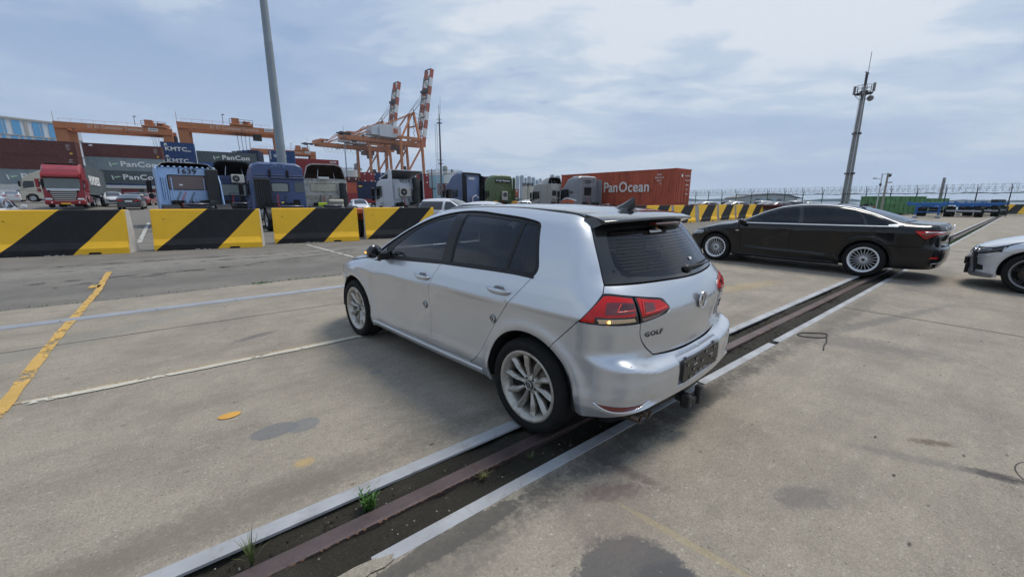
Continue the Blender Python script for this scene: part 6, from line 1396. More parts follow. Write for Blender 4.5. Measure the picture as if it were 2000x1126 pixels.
# ---------------------------------------------------------------- rubber-tyred gantry cranes
ORG = mat('crane_orange', (.47, .18, .07), .55, var=.1, vscale=.4, dirt=.3, dcol=(.20, .07, .03), dthr=.6)
CRED = mat('boom_red', (.40, .10, .05), .5); CWHT = mat('boom_white', (.72, .72, .70), .5, dirt=.2); DSTL = mat('dark_steel', (.05, .045, .045), .6)
def gantry_crane(px, py, d, label, tro=.85, S=23.6, wb=7.0):
 P = at(px, py, d); H = P.z-gz(P.x, P.y); r = empty('gantry_crane', (P.x, P.y, gz(P.x, P.y)), DIR, label, 'gantry crane', 'orange gantry cranes over the container stacks')
 for k, y in enumerate((0, wb)):
  b = MB(); b.box((S/2, y, H-1.0), (S, 1.1, 1.5)); b.box((S/2, y-.7, H-1.9), (S, .5, .08)); b.build('girder', ORG, r)
  for x, sgn in ((1.0, 1), (S-1.0, -1)):
   b = MB(); b.prism([(x-1.1, H-.25), (x+1.1, H-.25), (x+1.1+sgn*.0, H-2.2), (x+.75, 1.0), (x-.75, 1.0), (x-1.1, H-2.2)], y-.5, y+.5, 'y'); b.build('leg', ORG, r)
 b = MB()
 for x in (1.0, S-1.0): b.box((x, wb/2, 1.0), (1.0, wb+2, .9)); b.box((x, wb/2, H-1.2), (.8, wb, .8))
 b.build('sill_beam', ORG, r)
 for x in (1.0, S-1.0):
  for y in (-.6, wb+.6): b = MB(); b.lathe([(.3, -.25), (.7, -.3), (.75, 0), (.7, .3), (.3, .25)], 16, axis='x'); b.build('tyre', RUBBER, r, loc=(x, y, .75))
 t = empty('trolley', (S*tro, wb/2, H)); t.parent = r
 b = MB(); b.box((0, 0, .15), (5.5, wb+1.5, .4)); b.box((-1.4, -1, 1.2), (1.8, 2.4, 1.8)); b.box((1.2, -.5, .9), (1.8, 2.6, 1.2)); b.box((2.2, 1.4, .8), (.9, 1.8, 1.1)); b.build('machinery', ORG, t)
 b = MB()
 for x in (-2.7, -.9, .9, 2.7):
  for y in (-4.1, 4.1): rod(b, (x, y, .3), (x, y, 1.5), .05, 4)
 for y in (-4.1, 4.1): rod(b, (-2.7, y, 1.5), (2.7, y, 1.5), .05, 4); rod(b, (-2.7, y, .9), (2.7, y, .9), .04, 4)
 rod(b, (-4.2, -3, .2), (-4.2, -3, 2.6), .07, 5); b.box((-4.0, -3, 2.6), (.6, .2, .2)); b.build('railing', DSTL, t)
 b = MB(); b.box((.9, -1, .7), (1.2, 1.6, .9)); b.lathe([(.5, -.8), (.5, .8)], 12, Matrix.Translation((-.2, .4, 1.0))); b.build('hoist_drum', DSTL, t)
 b = MB(); b.box((3.4, -2, -2.7), (2.2, 1.6, 1.7)); b.build('operator_cab', DSTL, t, bevel=.1)
 zsp = 6.0 if tro > .8 else 13
 b = MB()
 for x in (-1.2, -.4, .4, 1.2):
  for y in (-2.0, 2.0): rod(b, (x*1.3, y, 0), (x*.8, y*.7, -zsp), .035, 4)
 b.build('hoist_ropes', DSTL, t)
 b = MB(); b.box((0, 0, -zsp-.4), (2.3, 6.2, .35)); b.box((0, 0, -zsp+.1), (1.8, 1.6, .9)); b.box((0, 0, -zsp-.9), (1.4, 1.2, .6)); b.build('spreader', mat('spreader_dark', (.05, .04, .03), .6, dirt=.6, dcol=(.4, .28, .05)), t)
 text('crane_lettering', 'E1 E1 Container Terminal', 1.05, mat('crane_letters', (.62, .45, .36), .6), r, (S*.50 if tro > .8 else S*.53, -.56, H-1.0), depth=.03, bold=.03)
 b = MB(); b.box(((S*.83 if tro > .8 else S*.87), -.60, H-.75), (2.1, .05, .9)); pl = b.build('name_plate', CWHT, r)
 text('plate_lettering', 'HJ-RTGC', .42, DSTL, r, ((S*.83 if tro > .8 else S*.87), -.64, H-.75), depth=.02, bold=.02)
 b = MB(); rod(b, (0, 0, H-.2), (0, 0, H+2.2), .05, 4)
 for k in range(10): rod(b, (1+k*2.2, -.5, H-.25), (1+k*2.2, -.5, H+.55), .03, 4)
 rod(b, (1, -.5, H+.55), (1+9*2.2, -.5, H+.55), .03, 4); b.build('walkway_rail', ORG, r)
 for x in (3.5, S*.35, S*.6): b = MB(); b.box((x, -.75, H-1.9), (.5, .3, .25)); b.build('floodlight', DSTL, r)
 return r
gantry_crane(104, 234.5, 110, 'orange gantry crane nearest the left edge, lifting gear over the brown container', .845)
gantry_crane(345, 235.5, 111.6, 'orange gantry crane between the pale blue truck and the tall grey pole', .60)
gantry_crane(490, 288, 171, 'smaller, farther orange gantry crane seen behind the tall grey pole', .79)
# ---------------------------------------------------------------- ship-to-shore cranes with raised booms
def quay_crane(D, label, sign=True):
 a = rad(45); P0 = at(786, 336, 270); base = Vector((P0.x, P0.y, 0))+Vector((-.707, .707, 0))*D
 r = empty('quay_crane', base, a, label, 'quay crane', 'orange quay cranes with raised booms')
 G, Lq, Hg, Ha = 17.0, 19.5, 40.6, 57.6
 def part(name, m=ORG):
  b = MB(); return b
 for x in (0, G):
  for y in (0, Lq):
   b = MB(); b.bar((x, y, 1.5), (x+(.0 if x == 0 else -1.5), y, Hg), 1.5, 1.3); b.build('leg', ORG, r)
 b = MB()
 for y in (0, Lq):
  b.bar((0, y, 12), (G, y, 12), 1.4, 1.4); b.bar((0, y, Hg), (G-1.5, y, Hg), 1.6, 1.6)
  b.bar((0, y, 13), (G-1.0, y, 37), .9, .9)
 for x in (0, G): b.bar((x, 0, 12), (x, Lq, 12), 1.4, 1.4); b.bar((x-(1.5 if x else 0), 0, Hg), (x-(1.5 if x else 0), Lq, Hg), 1.6, 1.6)
 b.build('portal_beam', ORG, r)
 # A frame
 b = MB()
 for y in (2.5, Lq-2.5):
  b.bar((G-1.5, y, Hg), (G-2.5, Lq/2+(3.2 if y > 9 else -3.2), Ha), 1.3, 1.2); b.bar((2.0, y, Hg), (G-3.5, Lq/2+(3.0 if y > 9 else -3.0), Ha), .9, .9)
 b.bar((G-2.5, Lq/2-4, Ha), (G-2.5, Lq/2+4, Ha), 1.2, 1.2); b.bar((G-3.5, Lq/2-4.5, Ha+1.3), (G+1.0, Lq/2+3.0, Ha+1.3), .5, 2.4); b.bar((G-2.2, Lq/2-3.2, Hg+9), (G-2.2, Lq/2+3.2, Hg+9), .8, .8)
 b.build('a_frame', ORG, r)
 # main girders with the back reach
 b = MB()
 for y in (Lq/2-3.2, Lq/2+3.2): b.box((-5.2, y, Hg-2.6), (55.6, 1.1, 2.2))
 for x in range(-30, 20, 8): b.box((x, Lq/2, Hg-1.8), (.8, 6.4, .8))
 b.box((-32.5, Lq/2, Hg-1.4), (3, 8, 2.6)); b.box((-29, Lq/2, Hg+.3), (4, 6, 1.2))
 b.build('girder', ORG, r)
 b = MB()
 for y in (Lq/2-3.2, Lq/2+3.2):
  b.bar((-26, y, Hg-1.4), (G-3, y*.6+Lq*.2, Ha), .5, .5); b.bar((-26, y, Hg-1), (-18, y, Hg+5.5), .45, .45); b.bar((-18, y, Hg+5.5), (-9, y, Hg-1), .45, .45)
 b.build('back_stay', ORG, r)
 b = MB(); b.box((-5, Lq/2-1.5, Hg+3.2), (15, 10.5, 7.0)); h = b.build('machinery_house', mat('crane_house', (.52, .55, .58), .55, dirt=.3, vscale=.3), r, bevel=.1)
 b = MB(); b.box((-1.5, Lq/2-6.85, Hg+3.6), (5.2, .1, 3.6)); b.build('sign_panel', mat('sign_cream', (.62, .55, .48), .6), r)
 text('house_lettering', 'E1', 3.3, CRED, r, (-1.5, Lq/2-7.0, Hg+3.6), depth=.1, bold=.08)
 b = MB(); b.box((-15, Lq/2-2.0, Hg+2.6), (4.5, 8, 4.6)); b.build('electrical_house', MATS['crane_house'], r)
 # machinery clutter along the back reach
 rnd = random.Random(int(D)+2); b = MB()
 for k in range(34):
  x = rnd.uniform(-33, 8); b.box((x, Lq/2+rnd.uniform(-4.5, 4.5), Hg+rnd.uniform(-4.5, .4)), (rnd.uniform(.4, 1.6), rnd.uniform(.4, 1.2), rnd.uniform(.3, 1.2)))
 for k in range(15): x = -33+k*2.6; rod(b, (x, Lq/2-4.6, Hg-3.6), (x, Lq/2-4.6, Hg-1.6), .07, 4)
 rod(b, (-33, Lq/2-4.6, Hg-1.6), (4, Lq/2-4.6, Hg-1.6), .07, 4)
 for k in range(8):
  x0, x1 = -30+k*2.6, -27.4+k*2.6; pts = [(x0+(x1-x0)*t, Lq/2-4.9, Hg-4.2-3.8*math.sin(math.pi*t)) for t in np.linspace(0, 1, 7)]; b.tube(pts, .07, 4)
 b.build('machinery_fittings', DSTL, r)
 b = MB(); b.box((3, Lq/2, Hg-5.6), (7, 7, 2.6)); b.box((4, Lq/2-1, Hg-8), (3.2, 3, 3)); b.build('trolley', mat('trolley_brown', (.13, .06, .04), .6), r)
 b = MB()
 for x in (-.5, 2.5):
  for y in (-1.5, 1.5): rod(b, (x+6, Lq/2+y, Hg-6), (x+6, Lq/2+y, 22), .08, 4)
 b.box((7, Lq/2, 21.4), (2.4, 8, .6)); b.box((7, Lq/2, 22.8), (2.2, 2.5, 1.8)); b.build('spreader', DSTL, r)
 # raised boom in red and white lengths
 hx, hz = G+4.0, Hg-2.6; th = rad(79.5); dx, dz = math.cos(th), math.sin(th); LB = 50.5
 bm_ = empty('boom', (hx, 0, hz)); bm_.parent = r
 for y in (Lq/2-3.2, Lq/2+3.2):
  n = 9
  for k in range(n):
   a0, a1 = LB*k/n, LB*(k+1)/n; b = MB(); b.bar((dx*a0, y, dz*a0), (dx*a1, y, dz*a1), 1.2, 2.4); b.build('boom_length', CRED if k % 2 == 0 else CWHT, bm_)
 b = MB()
 for k in range(8):
  a0 = LB*(k+1)/8; b.bar((dx*a0-1, Lq/2-3.2, dz*a0), (dx*a0-1, Lq/2+3.2, dz*a0), .6, .6)
  if k < 7: b.bar((dx*a0-1, Lq/2-3.2, dz*a0), (dx*(a0+6)-1, Lq/2+3.2, dz*(a0+6)), .3, .3)
 b.box((dx*36-1.5, Lq/2, dz*36), (3, 7, 1.6)); b.build('boom_brace', DSTL, bm_)
 b = MB()
 for y in (Lq/2-3.0, Lq/2+3.0):
  for q in (18, 33, 36): rod(b, (G-2.5-hx, y, Ha-hz+1), (dx*q-1.2, y, dz*q), .12, 4)
  rod(b, (-20-hx, y, Hg-hz), (G-2.5-hx, y, Ha-hz), .12, 4)
  b.bar((dx*16-3.4, y, dz*10), (dx*46-1.6, y, dz*46), .35, .35)
 b.build('stay_ropes', DSTL, bm_)
 b = MB()
 for k in range(12): b.bar((G-3.6, Lq/2-5.0+(k % 2)*1.4, Hg+k*1.5), (G-3.6, Lq/2-3.6-(k % 2)*1.4, Hg+(k+1)*1.5), .3, .15);
 for k in range(16): b.bar((-.9, Lq+1.2*(k % 2), 4+k*2.4), (-.9, Lq+1.2*((k+1) % 2), 4+(k+1)*2.4), .3, .2)
 b.build('stairway', DSTL, r)
 return r
quay_crane(0, 'nearer orange quay crane with grey engine house and tall raised boom')
quay_crane(43, 'farther orange quay crane on the left with the shorter-looking raised boom')
# ---------------------------------------------------------------- lorries (origin under the middle of the cab's rear wall, x forward)
TGL = glassmat('truck_glass', .30)
def tmat(name, col, metal=.0, dirt=.35, dcol=None): return mat(name, col, .42, metal, .35, var=.08, vscale=1.5, dirt=dirt, dcol=dcol or tuple(q*.45+.03 for q in col), dthr=.55)
TANK = mat('tank_alloy', (.45, .46, .47), .35, .9, var=.1, dirt=.4, dcol=(.15, .13, .11), vscale=4)
CHAS = mat('chassis_black', (.018, .017, .016), .75, spec=.2, var=.3, vscale=5, dirt=.5, dcol=(.10, .085, .07))
def truck_wheel(parent, loc, R=.50, wd=.30, side=1, hub=None):
 w = empty('wheel', loc); w.parent = parent; w.scale = (1, side, 1); h = wd/2
 b = MB(); b.lathe([(.29, h-.03), (.34, h), (R-.04, h-.0), (R, h-.03), (R, -h+.03), (R-.04, -h), (.29, -h+.03)], 28); b.build('tyre', RUBBER, w)
 b = MB(); b.lathe([(.0, h-.02), (.10, h-.02), (.12, h-.06), (.22, h-.10), (.28, h-.05), (.295, h-.01), (.31, h-.02), (.31, -h)], 24)
 for k in range(10): b.lathe([(0, h-.05), (.018, h-.05), (.018, h-.10)], 6, Matrix.Translation((.165*math.cos(k*.628), 0, .165*math.sin(k*.628))))
 b.build('rim', hub or TANK, w); return w
def build_truck(px, d, h, name, label, col, roof='high', H=3.75, ext='dark', win=(1.0, .45, 2.1), number=None, ncol=None, nz=None, nsize=.30, ribs=0, ac=None, rear=True, width=2.5, corner='left', z0=None, gl=TGL, paint=None, sleeper=2.25, wy=0, lower=.95, side_no=None, tall=.5, defl=None, coil=False, low=.0, group='lorries parked behind the barriers'):
 """px: column of the photograph where the left corner of the cab's rear wall stands, at depth d"""
 hh = rad(h); P = at(px, 390, d); left = Vector((-math.sin(hh), math.cos(hh), 0))
 base = Vector((P.x, P.y, 0))-left*(width/2 if corner == 'left' else -width/2); base.z = gz(base.x, base.y) if z0 is None else z0
 t = empty(name, base, hh, label, 'lorry', group); w2 = width/2; C_ = paint or tmat('truck_paint_'+str(len(MATS)), col)
 L_ = sleeper
 # cab shell
 zt = H if roof == 'high' else (H if roof == 'open' else H)
 top = {'high': [(0, zt-.10), (.12, zt), (.9, zt), (1.45, zt-.22), (1.95, zt-.85), (L_-.05, zt-1.15)], 'open': [(0, zt-.05), (.1, zt), (1.2, zt+.02), (1.8, zt-.12), (L_-.05, zt-.55)], 'flat': [(0, zt-.05), (.1, zt), (1.4, zt), (1.9, zt-.12), (L_-.05, zt-.6)]}[roof]
 prof = [(0, lower)]+top+[(L_+.12, 1.45), (L_+.15, .85), (L_+.12, .38), (L_-.25, .36), (L_-.27, .62), (L_-.38, .90), (L_-.62, 1.08), (L_-.92, 1.10), (L_-1.18, .95), (L_-1.32, .70), (L_-1.34, .55), (.55, .55), (.45, lower)]
 b = MB()
 # narrower roof: loft across the width
 def ring(y, k): return [(x+(0 if x > .02 else 0), y, z if z < zt-1.0 else z-k) for x, z in prof]
 rings = [ring(-w2+.00, .26), ring(-w2+.10, .10), ring(-w2+.30, .02), ring(0, 0), ring(w2-.30, .02), ring(w2-.10, .10), ring(w2, .26)] if roof == 'high' else [ring(-w2, .08), ring(-w2+.10, 0), ring(w2-.10, 0), ring(w2, .08)]
 if roof == 'high':
  def taper(r, s): return [(x, y-(s*max(0, z-2.4)*.07), z) for x, y, z in r]
  rings = [taper(r, (1 if i > 3 else (-1 if i < 3 else 0))) for i, r in enumerate(rings)]
 b.loft(rings, smooth=False); b.build('cab_shell', C_, t, bevel=.025, seg=2)
 # seams and swages on the back wall
 if ribs:
  b = MB()
  zt2 = win[2]+win[1]/2 if win else 2.4
  for y in (-1.02, -.84, -.66, .66, .84, 1.02): b.bar((-.012, y, 1.35), (-.012, y, 2.45), .05, .03)
  for k in range(ribs): b.box((-.012, -.75+1.5*k/(ribs-1), 1.22), (.035, .10, .22))
  b.build('swage', C_, t, bevel=.01, kind='stuff'); b = MB()
  for y in (-1.06, -.98, -.88, -.80, .80, .88, .98, 1.06): b.box((-.006, y, 1.9), (.012, .014, 1.1))
  for k in range(ribs*2): b.box((-.006, -.80+1.6*k/(ribs*2-1), 1.24), (.012, .016, .26))
  b.build('swage_shadow_line', CHAS, t, kind='stuff')
 else:
  b = MB()
  for z in (1.35, 1.5, 1.65, 1.8): b.bar((-.01, -.55+.1*z, z), (-.01, .55-.1*z, z), .03, .035)
  for z in (2.05, 2.75): b.box((-.008, 0, z), (.02, width-.5, .03))
  b.build('swage', C_, t, bevel=.008, kind='stuff')
 if win:
  b = MB(); W_, H_, zc_ = win; o = rounded([(wy-W_/2, zc_-H_/2), (wy+W_/2, zc_-H_/2), (wy+W_/2, zc_+H_/2), (wy-W_/2, zc_+H_/2)], .08)
  b.prism(o, -.018, -.004, 'x'); rw = b.build('rear_window', TGL if gl is None else gl, t)
  b = MB(); n = len(o); o2 = rounded([(wy-W_/2-.04, zc_-H_/2-.04), (wy+W_/2+.04, zc_-H_/2-.04), (wy+W_/2+.04, zc_+H_/2+.04), (wy-W_/2-.04, zc_+H_/2+.04)], .10)
  b.add([(-.024, y, z) for y, z in o]+[(-.024, y, z) for y, z in o2]+[(-.002, y, z) for y, z in o2], [(i, (i+1) % n, n+(i+1) % n, n+i) for i in range(n)]+[(n+i, n+(i+1) % n, 2*n+(i+1) % n, 2*n+i) for i in range(n)]); b.build('window_seal', TRIM, rw)
  if gl is not None and gl.name == 'curtained_pane': b = MB(); b.box((-.022, wy+.3, zc_-.12), (.006, .14, .07)); b.build('window_sticker', LWHITE, rw)
 for s in (1, -1):
  b = MB(); b.prism(rounded([(L_-1.15, 1.72), (L_-.22, 1.52), (L_-.05, 1.55), (L_-.10, 2.40), (L_-.18, 2.48), (L_-1.10, 2.48)], .08), s*(w2-.01), s*(w2+.012), 'y'); sw = b.build('side_window', GLOSSB, t)
  b = MB(); b.prism(rounded([(L_-1.6, 1.85), (L_-1.28, 1.78), (L_-1.26, 2.45), (L_-1.6, 2.45)], .07), s*(w2-.01), s*(w2+.010), 'y') if roof == 'high' and H > 3.9 else b.box((L_-1.25, s*(w2+.004), 1.55), (.02, .012, 1.9))
  b.build('rear_side_pane' if roof == 'high' and H > 3.9 else 'door_seam', GLOSSB, t)
  b = MB(); b.box((L_+.02, s*(w2+.22), 2.05), (.16, .22, .62)); b.box((L_+.02, s*(w2+.20), 1.55), (.14, .2, .25)); b.bar((L_-.1, s*w2, 2.4), (L_, s*(w2+.2), 2.3), .05); b.build('mirror', TRIM, t, bevel=.04)
  b = MB(); b.box((L_-.72, s*(w2+.015), .50), (.5, .06, .10)); b.box((L_-1.0, s*(w2+.01), 1.25), (.22, .04, .05)); b.build('step', CHAS, t)
  truck_wheel(t, (L_-.85, s*(w2-.17), .52), side=s)
  # side air deflector behind the cab
  if ext:
   m_ = {'dark': TRIM, 'body': C_, 'wall': C_}[ext]; top_z = {'high': zt-.25, 'open': zt+.15, 'flat': zt}[roof] if tall else 2.4
   b = MB(); b.prism([(-.02, 1.0), (-.02, top_z), (-.52, top_z-.12), (-.55, 1.15)], s*(w2-.07), s*(w2-.03), 'y'); e_ = b.build('side_deflector', m_, t, bevel=.01)
   if ext == 'wall':
    b = MB(); b.box((-.3, s*(w2-.085), 2.0), (.4, .02, 1.7)); b.build('deflector_lining', CHAS, e_)
 # front: windscreen, grille, lamps, bumper
 b = MB(); b.prism([(0, 1.50), (0, 2.46), (.03, 2.46), (.03, 1.50)], -w2+.12, w2-.12, 'y', M=Matrix.Translation((L_+.07, 0, 0)) @ Matrix.Rotation(rad(-4), 4, 'Y')); b.build('windscreen', GLOSSB, t)
 b = MB()
 for k in range(6): b.box((L_+.16, 0, .75+.11*k), (.05, 1.35-.04*k, .06))
 b.build('grille', CHAS, t)
 b = MB(); b.box((L_+.10, 0, .44), (.22, width-.02, .26)); b.build('bumper', C_, t, bevel=.04)
 for s in (1, -1): b = MB(); b.box((L_+.17, s*(w2-.28), .62), (.08, .40, .16)); b.build('headlight', mat('truck_lamp', (.6, .62, .65), .1, .3, 1.), t, bevel=.03)
 # roof deflector
 if defl:
  dm, inner, hd, wd_ = defl
  b = MB(); n = 12
  outer, innr = [], []
  for i in range(n+1):
   tt = i/n; y = -wd_/2+wd_*tt; e = min(1, (1-abs(2*tt-1)**6)); outer.append((y, hd*e**.5))
  b1 = MB()
  v = []
  for x, k in ((-.05, 1.0), (.45, .92), (1.0, .62), (1.55, .10)):
   for y, z in outer: v.append((x, y*(1-.05*x), zt-.02+z*k))
  m_ = n+1; b1.add(v, [(j*m_+i, j*m_+i+1, (j+1)*m_+i+1, (j+1)*m_+i) for j in range(3) for i in range(n)], True)
  v2 = [(x+.0, y*.955, zt-.02+max(0, (z-zt+.02))*.93) for x, y, z in v]
  dd = b1.build('roof_deflector', dm, t)
  b2 = MB(); b2.add(v2, [(j*m_+i, j*m_+i+1, (j+1)*m_+i+1, (j+1)*m_+i) for j in range(3) for i in range(n)], True); b2.build('deflector_inside', inner, dd)
  b3 = MB(); b3.add([(v[i][0]-.004, v[i][1], v[i][2]) for i in range(m_)]+[(v2[i][0]-.004, v2[i][1], v2[i][2]) for i in range(m_)], [(i, i+1, m_+i+1, m_+i) for i in range(n)]); b3.build('deflector_rim', dm, dd)
  b4 = MB(); rod(b4, (-.02, .45, zt), (.3, .3, zt+hd*.85), .02, 5); rod(b4, (.3, -.6, zt), (.6, -.5, zt+hd*.8), .02, 5); b4.build('deflector_strut', SATIN, dd)
 if number:
  text('fleet_number', number, nsize, ncol or mat('number_black', (.015, .015, .02), .5), t, (-.03, 0, nz or zt-.25), rz=-math.pi/2, depth=.012, bold=.02, sx=1.15, spacing=1.05)
 if side_no: text('fleet_number', side_no, .26, mat('number_black', (.015, .015, .02), .5), t, (L_-1.5, w2+.02, 2.2), rz=math.pi, depth=.01, bold=.03)
 if ac:
  y, z, sc, vert = ac; a = empty('cooling_unit', (-.02, y, z)); a.parent = t
  ww, hh_ = (.62*sc, .46*sc) if not vert else (.52*sc, .72*sc)
  b = MB(); b.box((-.13, 0, 0), (.24, ww, hh_)); b.build('casing', mat('unit_cream', (.55, .53, .47), .6, dirt=.5, vscale=4), a, bevel=.02)
  b = MB(); b.lathe([(0, .0), (.15*sc, .0), (.155*sc, .02), (.175*sc, .02), (.175*sc, -.01)], 22, Matrix.Translation((-.255, ww*(.14 if not vert else 0), hh_*(0 if not vert else .12))) @ Matrix.Rotation(rad(90), 4, 'Z')); b.build('fan_ring', DARK, a)
  b = MB()
  for k in range(6): b.bar((-.275, ww*(.14 if not vert else 0), hh_*(0 if not vert else .12)), (-.275, ww*(.14 if not vert else 0)+.13*sc*math.cos(k*1.05), hh_*(0 if not vert else .12)+.13*sc*math.sin(k*1.05)), .008, .03)
  b.build('fan_blades', mat('fan_grey', (.3, .3, .3), .5), a)
  b = MB(); b.tube([(-.1, -ww*.5, -.1), (-.2, -ww*.65, 0), (-.15, -ww*.72, .15), (-.05, -ww*.6, .22)], .018, 6); b.build('hose', CHAS, a)
 # running gear behind the cab
 if rear:
  b = MB()
  for s in (1, -1): b.box((-1.9, s*.43, .88), (4.6, .09, .27))
  for x in (-.5, -1.6, -2.8, -4.1): b.box((x, 0, .85), (.12, .86, .2))
  b.box((-4.2, 0, .75), (.1, 2.1, .22)); b.build('chassis_frame', CHAS, t)
  for s in (1, -1):
   for yy in (.83, 1.14): truck_wheel(t, (-2.6, s*yy, .52), side=s)
   b = MB(); b.loft([[(-2.6+.62*math.cos(a), s*y, .52+.62*math.sin(a)) for a in np.linspace(.1, 3.04, 9)] for y in (.68, 1.28)], smooth=True, closed=False, cap=False); b.build('mudguard', TRIM, t)
   b = MB(); b.lathe([(0, -.5), (.30, -.5), (.32, -.46), (.32, .46), (.30, .5), (0, .5)], 20, Matrix.Rotation(rad(90), 4, 'Z')); b.build('fuel_tank', TANK, t, loc=(-.95, s*.88, .72))
   b = MB(); b.box((-4.27, s*.85, .75), (.05, .40, .13)); b.build('tail_lamp', REDL, t)
  b = MB(); b.lathe([(0, 1.26), (.50, 1.25), (.53, 1.20), (.50, 1.15), (0, 1.12)], 24, axis='z'); b.box((0, 0, 1.08), (.7, .9, .14)); b.build('fifth_wheel', mat('greased_plate', (.12, .12, .14), .35, .7), t, loc=(-2.2, 0, -.05))
  b = MB(); rnd = random.Random(int(px)); b.box((-.28, .55, 1.15), (.34, .5, .34)); b.box((-.28, -.6, 1.12), (.36, .45, .40)); b.lathe([(0, -.3), (.13, -.3), (.13, .3), (0, .3)], 12, Matrix.Translation((-.5, .1, 1.02)))
  for k in range(12): b.box((-.15-rnd.uniform(0, .5), rnd.uniform(-.9, .9), rnd.uniform(.95, 1.3)), (rnd.uniform(.05, .2), rnd.uniform(.08, .25), rnd.uniform(.06, .2)))
  b.build('engine_gear', CHAS, t)
  for j, (m_, y0) in enumerate(((mat('red_hose', (.35, .03, .02), .4), .15), (mat('black_cable', (.015, .015, .015), .5), -.2), (MATS['black_cable'], .35))):
   pts = []
   for k in range(90): a = k*.85; tt = k/89; pts.append((-.12-.75*tt+.05*math.cos(a), y0+(.25 if coil else .1)*math.sin(tt*3)+.05*math.sin(a), 1.75-.75*math.sin(tt*math.pi*.55)))
   b = MB(); b.tube(pts, .014, 4); b.build('air_hose', m_, t)
  b = MB(); b.tube([(-.32, -.95, .9), (-.32, -.95, 2.5), (-.36, -.95, 2.65), (-.46, -.95, 2.7)], .065, 10); b.build('exhaust_stack', CHAS, t) if ext == 'dark' else None
 return t
CURT = mat('curtained_pane', (.115, .065, .052), .12, 0, .9)
SKYP = mat('sky_blue_paint', (.36, .53, .80), .4, 0, .4, var=.06, vscale=2, dirt=.2, dcol=(.18, .26, .4))
t1 = build_truck(311, 20.5, 133, 'tractor_lorry', 'pale sky-blue lorry numbered 1639 seen from behind, brown curtained rear window', (.3, .46, .72), 'flat', H=2.96, ext='body', win=(1.55, .66, 2.22), number='1639', nsize=.34, nz=2.76, ribs=6, gl=CURT, paint=SKYP, coil=True, defl=(mat('cream_fibreglass', (.52, .50, .44), .5, dirt=.3), DARK, .26, 2.3))
b = MB()
for k in range(11): b.lathe([(.05, -.05), (.06, 0), (.05, .05)], 8, Matrix.Translation((-.0, -1.15+.23*k, 2.96)))
b.build('roof_scallops', SKYP, t1, kind='stuff')
b = MB(); b.box((-.35, -.98, 1.9), (.45, .52, 2.0)); b.box((-.36, -.98, 1.05), (.50, .56, .5)); b.build('exhaust_tower', mat('tower_black', (.022, .024, .024), .55), t1, bevel=.04)
b = MB(); b.prism([(-.3, .8), (-.25, 2.6), (-.62, 2.2), (-.95, 1.2), (-1.05, .75)], -1.31, -1.26, 'y'); b.build('wing_panel', SKYP, t1, bevel=.01)
NAVY = tmat('navy_paint', (.022, .04, .11)); BLUEP = tmat('mid_blue_paint', (.040, .075, .19), dirt=.3)
t2 = build_truck(418, 27, 130, 'tractor_lorry', 'shadowed dark blue lorry with a boxy cooling unit, between the pale blue and mid-blue lorries', (.02, .04, .1), 'flat', H=2.95, ext='dark', win=(1.5, .7, 2.0), ac=(-.2, 2.75, 1.15, False), paint=NAVY, defl=(mat('black_fibreglass', (.01, .01, .01), .4), DARK, .95, 2.4), gl=mat('pale_pane', (.22, .25, .24), .2, 0, .6))
t3 = build_truck(497, 21.4, 131, 'tractor_lorry', 'mid-blue high-roof lorry numbered 2475 seen from behind, yellow beacon under its window', (.06, .11, .27), 'high', H=3.42, ext=None, win=(.78, .42, 2.12), number='2475', nz=3.24, nsize=.30, ncol=mat('number_pale', (.12, .20, .38), .5), paint=BLUEP, gl=mat('pale_pane', (.22, .25, .24), .2, 0, .6))
for y in (.78, -.95):
 b = MB(); b.prism(rounded([(y-.24, 1.88), (y+.24, 1.88), (y+.22, 2.42), (y-.22, 2.42)], .07), -.02, -.004, 'x'); b.build('rear_window', mat('dark_pane', (.06, .075, .08), .12, 0, .8), t3)
b = MB(); b.box((-.02, 0, 2.60), (.12, 2.46, .10)); b.box((-.02, 0, 2.74), (.06, 2.3, .05)); b.build('roof_joint', mat('joint_blue', (.03, .05, .12), .5), t3, bevel=.015)
b = MB()
for y in (.42, -.42): b.box((-.05, y, 2.84), (.10, .10, .40))
b.build('roof_latches', TRIM, t3, bevel=.02, kind='stuff')
b = MB()
for k in range(8): b.box((-.20, 1.12-.085*k, 1.75), (.30, .05, 1.55))
b.box((-.17, .85, 1.75), (.2, .72, 1.6)); b.build('intake_grille', mat('intake_black', (.028, .030, .032), .6), t3, bevel=.01)
b = MB(); b.lathe([(0, .06), (.06, .05), (.07, 0)], 12, axis='z'); b.build('beacon', mat('beacon_yellow', (.75, .55, .05), .3), t3, loc=(-.25, 0, 1.30))
b = MB(); b.box((-.03, -.75, 1.35), (.04, .3, .26)); b.build('vent', CHAS, t3)
DWHT = mat('dirty_white', (.50, .49, .46), .6, var=.12, vscale=3, dirt=.8, dcol=(.10, .09, .075), dthr=.50, stretch=(1, 1, .5))
t4 = build_truck(596, 25.5, 121, 'tractor_lorry', 'grimy white lorry with its empty rust-stained roof fairing open to the back', (.5, .5, .46), 'flat', H=2.78, ext=None, win=None, paint=DWHT, defl=(DWHT, mat('rusty_inside', (.055, .030, .020), .8, var=.5, vscale=3, dirt=.7, dcol=(.15, .06, .03)), .92, 2.45))
b = MB(); b.box((-.03, .15, 2.22), (.05, 1.45, .42)); b.box((-.02, -.35+.9, 1.75), (.03, 2.0, .04)); b.box((-.02, 0, 1.62), (.04, 2.2, .05)); b.box((-.02, 0, 2.52), (.04, 2.3, .05)); b.build('back_panel', mat('cream_panel', (.50, .48, .38), .6, var=.15, vscale=6, dirt=.4, dcol=(.2, .17, .12)), t4, bevel=.015)
b = MB(); b.box((-.12, .1, 2.82), (.2, .6, .12)); b.build('folded_sheet', LWHITE, t4)
